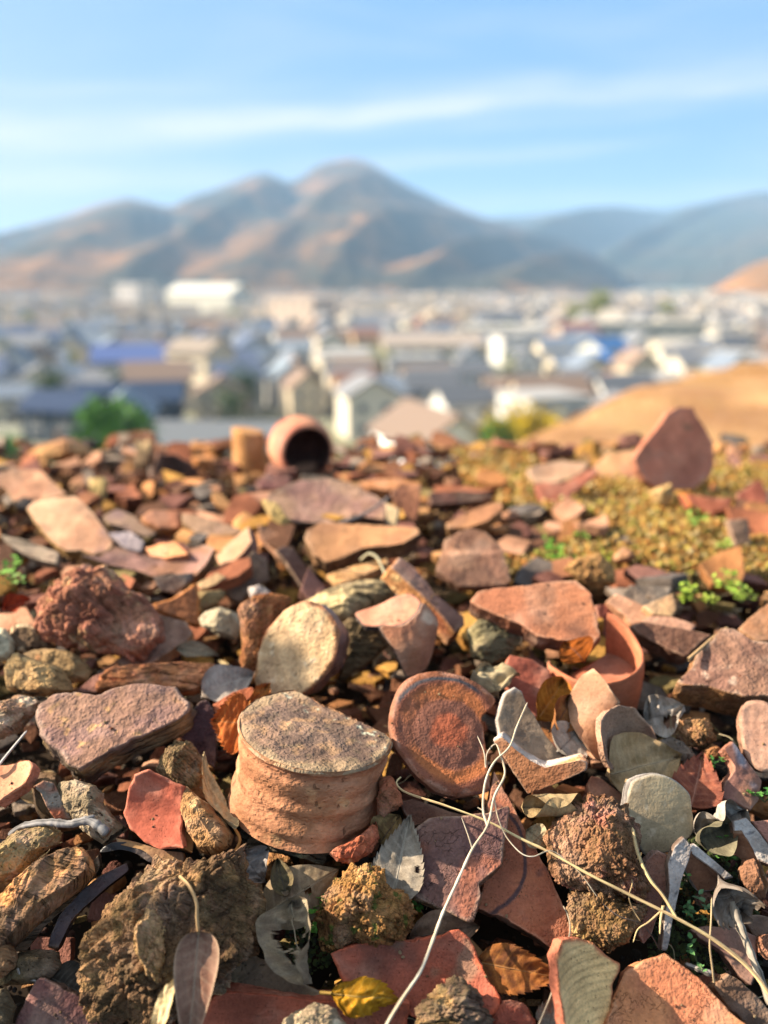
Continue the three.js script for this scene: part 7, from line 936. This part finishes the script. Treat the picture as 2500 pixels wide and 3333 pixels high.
    place(im, 'surface_grit', 'stuff', 'loose grit and crumbs lying on the larger shards', 'grit');
  }
  scatter('gravel_soil', 'fine tan soil and grit under the yellow gravel', 16000, pm, ['#9a7c48', '#86693e', '#a98a54', '#7d6a3c', '#8f8a4a', '#6f6a34'], () => { const z = -(0.70 + 0.60 * r()), x = 0.10 + r() * (-z * 0.55); return gravel(x, z) ? [x, z] : [NaN, 0]; }, 0.0026, () => -0.012 + 0.008 * r());
  const mossC = ['#4d5a28', '#5c6a2c', '#3f4c22'];
  scatter('moss', 'dark green moss and damp crumbs in shaded gaps', 2600, pm, [...mossC, '#3a3c24'], () => { const k = Math.floor(r() * 5), [c, x, y, sp] = [['C', 1160, 1000, 0.018], ['C', 1290, 1060, 0.03], ['C', 1180, 1250, 0.02], ['B', 400, 1120, 0.014], ['C', 1380, 720, 0.02]][k], p = hit(c, x, y, 0.004), a = r() * 6.28, q = sp * Math.sqrt(r()); return [p.x + Math.cos(a) * q, p.z + Math.sin(a) * q]; }, 0.0018, () => 0.002 * r() - 0.004);
}
// ---------------------------------------------------------------- an unseen shrub, added out of the frame to dapple the heap with shade
{
  const r = rng(2024), G = new THREE.MeshPhysicalMaterial({ vertexColors: true, roughness: 0.55, side: THREE.DoubleSide, specularIntensity: 0.5 }), P = [], C = [], I = [], root = new THREE.Group();
  const base = new THREE.Vector3(-1.12, land(-1.12, -0.45) - 0.04, -0.45); root.position.copy(base);
  const tips = [];
  const SHADE = [[0.36, -0.28, 0.07, 0.07, 30], [0.47, -0.31, 0.07, 0.06, 30], [0.58, -0.30, 0.07, 0.06, 45], [0.70, -0.33, 0.07, 0.07, 45], [0.84, -0.44, 0.06, 0.07, 45]];
  const add = (x, y, z, tight) => {
    const c = hex(['#3c4f22', '#4a5e28', '#56682c', '#34461e'][Math.floor(r() * 4)]), q = new THREE.Quaternion().setFromEuler(new THREE.Euler(r() * 6, r() * 6, r() * 6)), L = (tight ? 0.016 : 0.032) + 0.02 * r() * (tight ? 0.4 : 1), w = L * 0.22, k = P.length / 3;
    for (const [a, b, d] of [[0, 0, 0], [0.25, 0.8, 0.1], [0.6, 0.9, 0.12], [1, 0, 0], [0.6, -0.9, 0.12], [0.25, -0.8, 0.1], [0.5, 0, -0.05]]) { const v = new THREE.Vector3(a * L, b * w, d * w).applyQuaternion(q); P.push(v.x + x, v.y + y, v.z + z); C.push(...c); }
    for (const [m, n] of [[0, 1], [1, 2], [2, 3], [3, 4], [4, 5], [5, 0]]) I.push(k + 6, k + m, k + n);
  };
  const blob = (cx, cy, cz, rx, ry, rz, n) => { tips.push([cx, cy, cz]); for (let k = 0; k < n; k++) { const s = Math.cbrt(r()), t = r() * 6.283, u = 2 * r() - 1, f = Math.sqrt(1 - u * u); add(cx + rx * s * f * Math.cos(t) - base.x, cy + ry * s * u - base.y, cz + rz * s * f * Math.sin(t) - base.z, rx < 0.03); } };
  for (const [cy, cz, ry, rz, n] of SHADE) blob(-1.1 + 0.12 * (r() - 0.5), cy, cz, 0.10, ry, rz, n);
  for (const [x, y, rad, n] of [[275, 800, 0.009, 36], [310, 720, 0.009, 36], [390, 740, 0.008, 34], [420, 690, 0.006, 22]]) {   // leaf balls added along the sun ray to shade the oval foot
    const p0 = hit('E', 480, 600, 0.034), nn = new THREE.Vector3(-0.42, 0.42, 0.8), d = sight('E', x, y), p = d.multiplyScalar(p0.clone().sub(EYE).dot(nn) / d.dot(nn)).add(EYE), t = (-1.08 - p.x) / SUN.x, c = p.addScaledVector(SUN, t); blob(c.x, c.y, c.z, rad, rad, rad, n);
  }
  const g = new THREE.BufferGeometry(); g.setAttribute('position', new THREE.Float32BufferAttribute(P, 3)); g.setAttribute('color', new THREE.Float32BufferAttribute(C, 3)); g.setIndex(I); g.computeVertexNormals();
  part(root, g, G, 'foliage');
  for (const [x, y, z] of tips) part(root, tube([new THREE.Vector3(0, 0, 0), new THREE.Vector3((x - base.x) * 0.3, (y - base.y) * 0.55, (z - base.z) * 0.5), new THREE.Vector3(x - base.x, y - base.y, z - base.z)], 0.008, 0.003, '#5a4a38'), STALKMAT, 'branch');
  thing(root, 'unseen_shade_shrub', 'unseen small leafed evergreen shrub added beside the heap to cast dappled shade', 'shrub');
}
renderer.render(scene, camera);
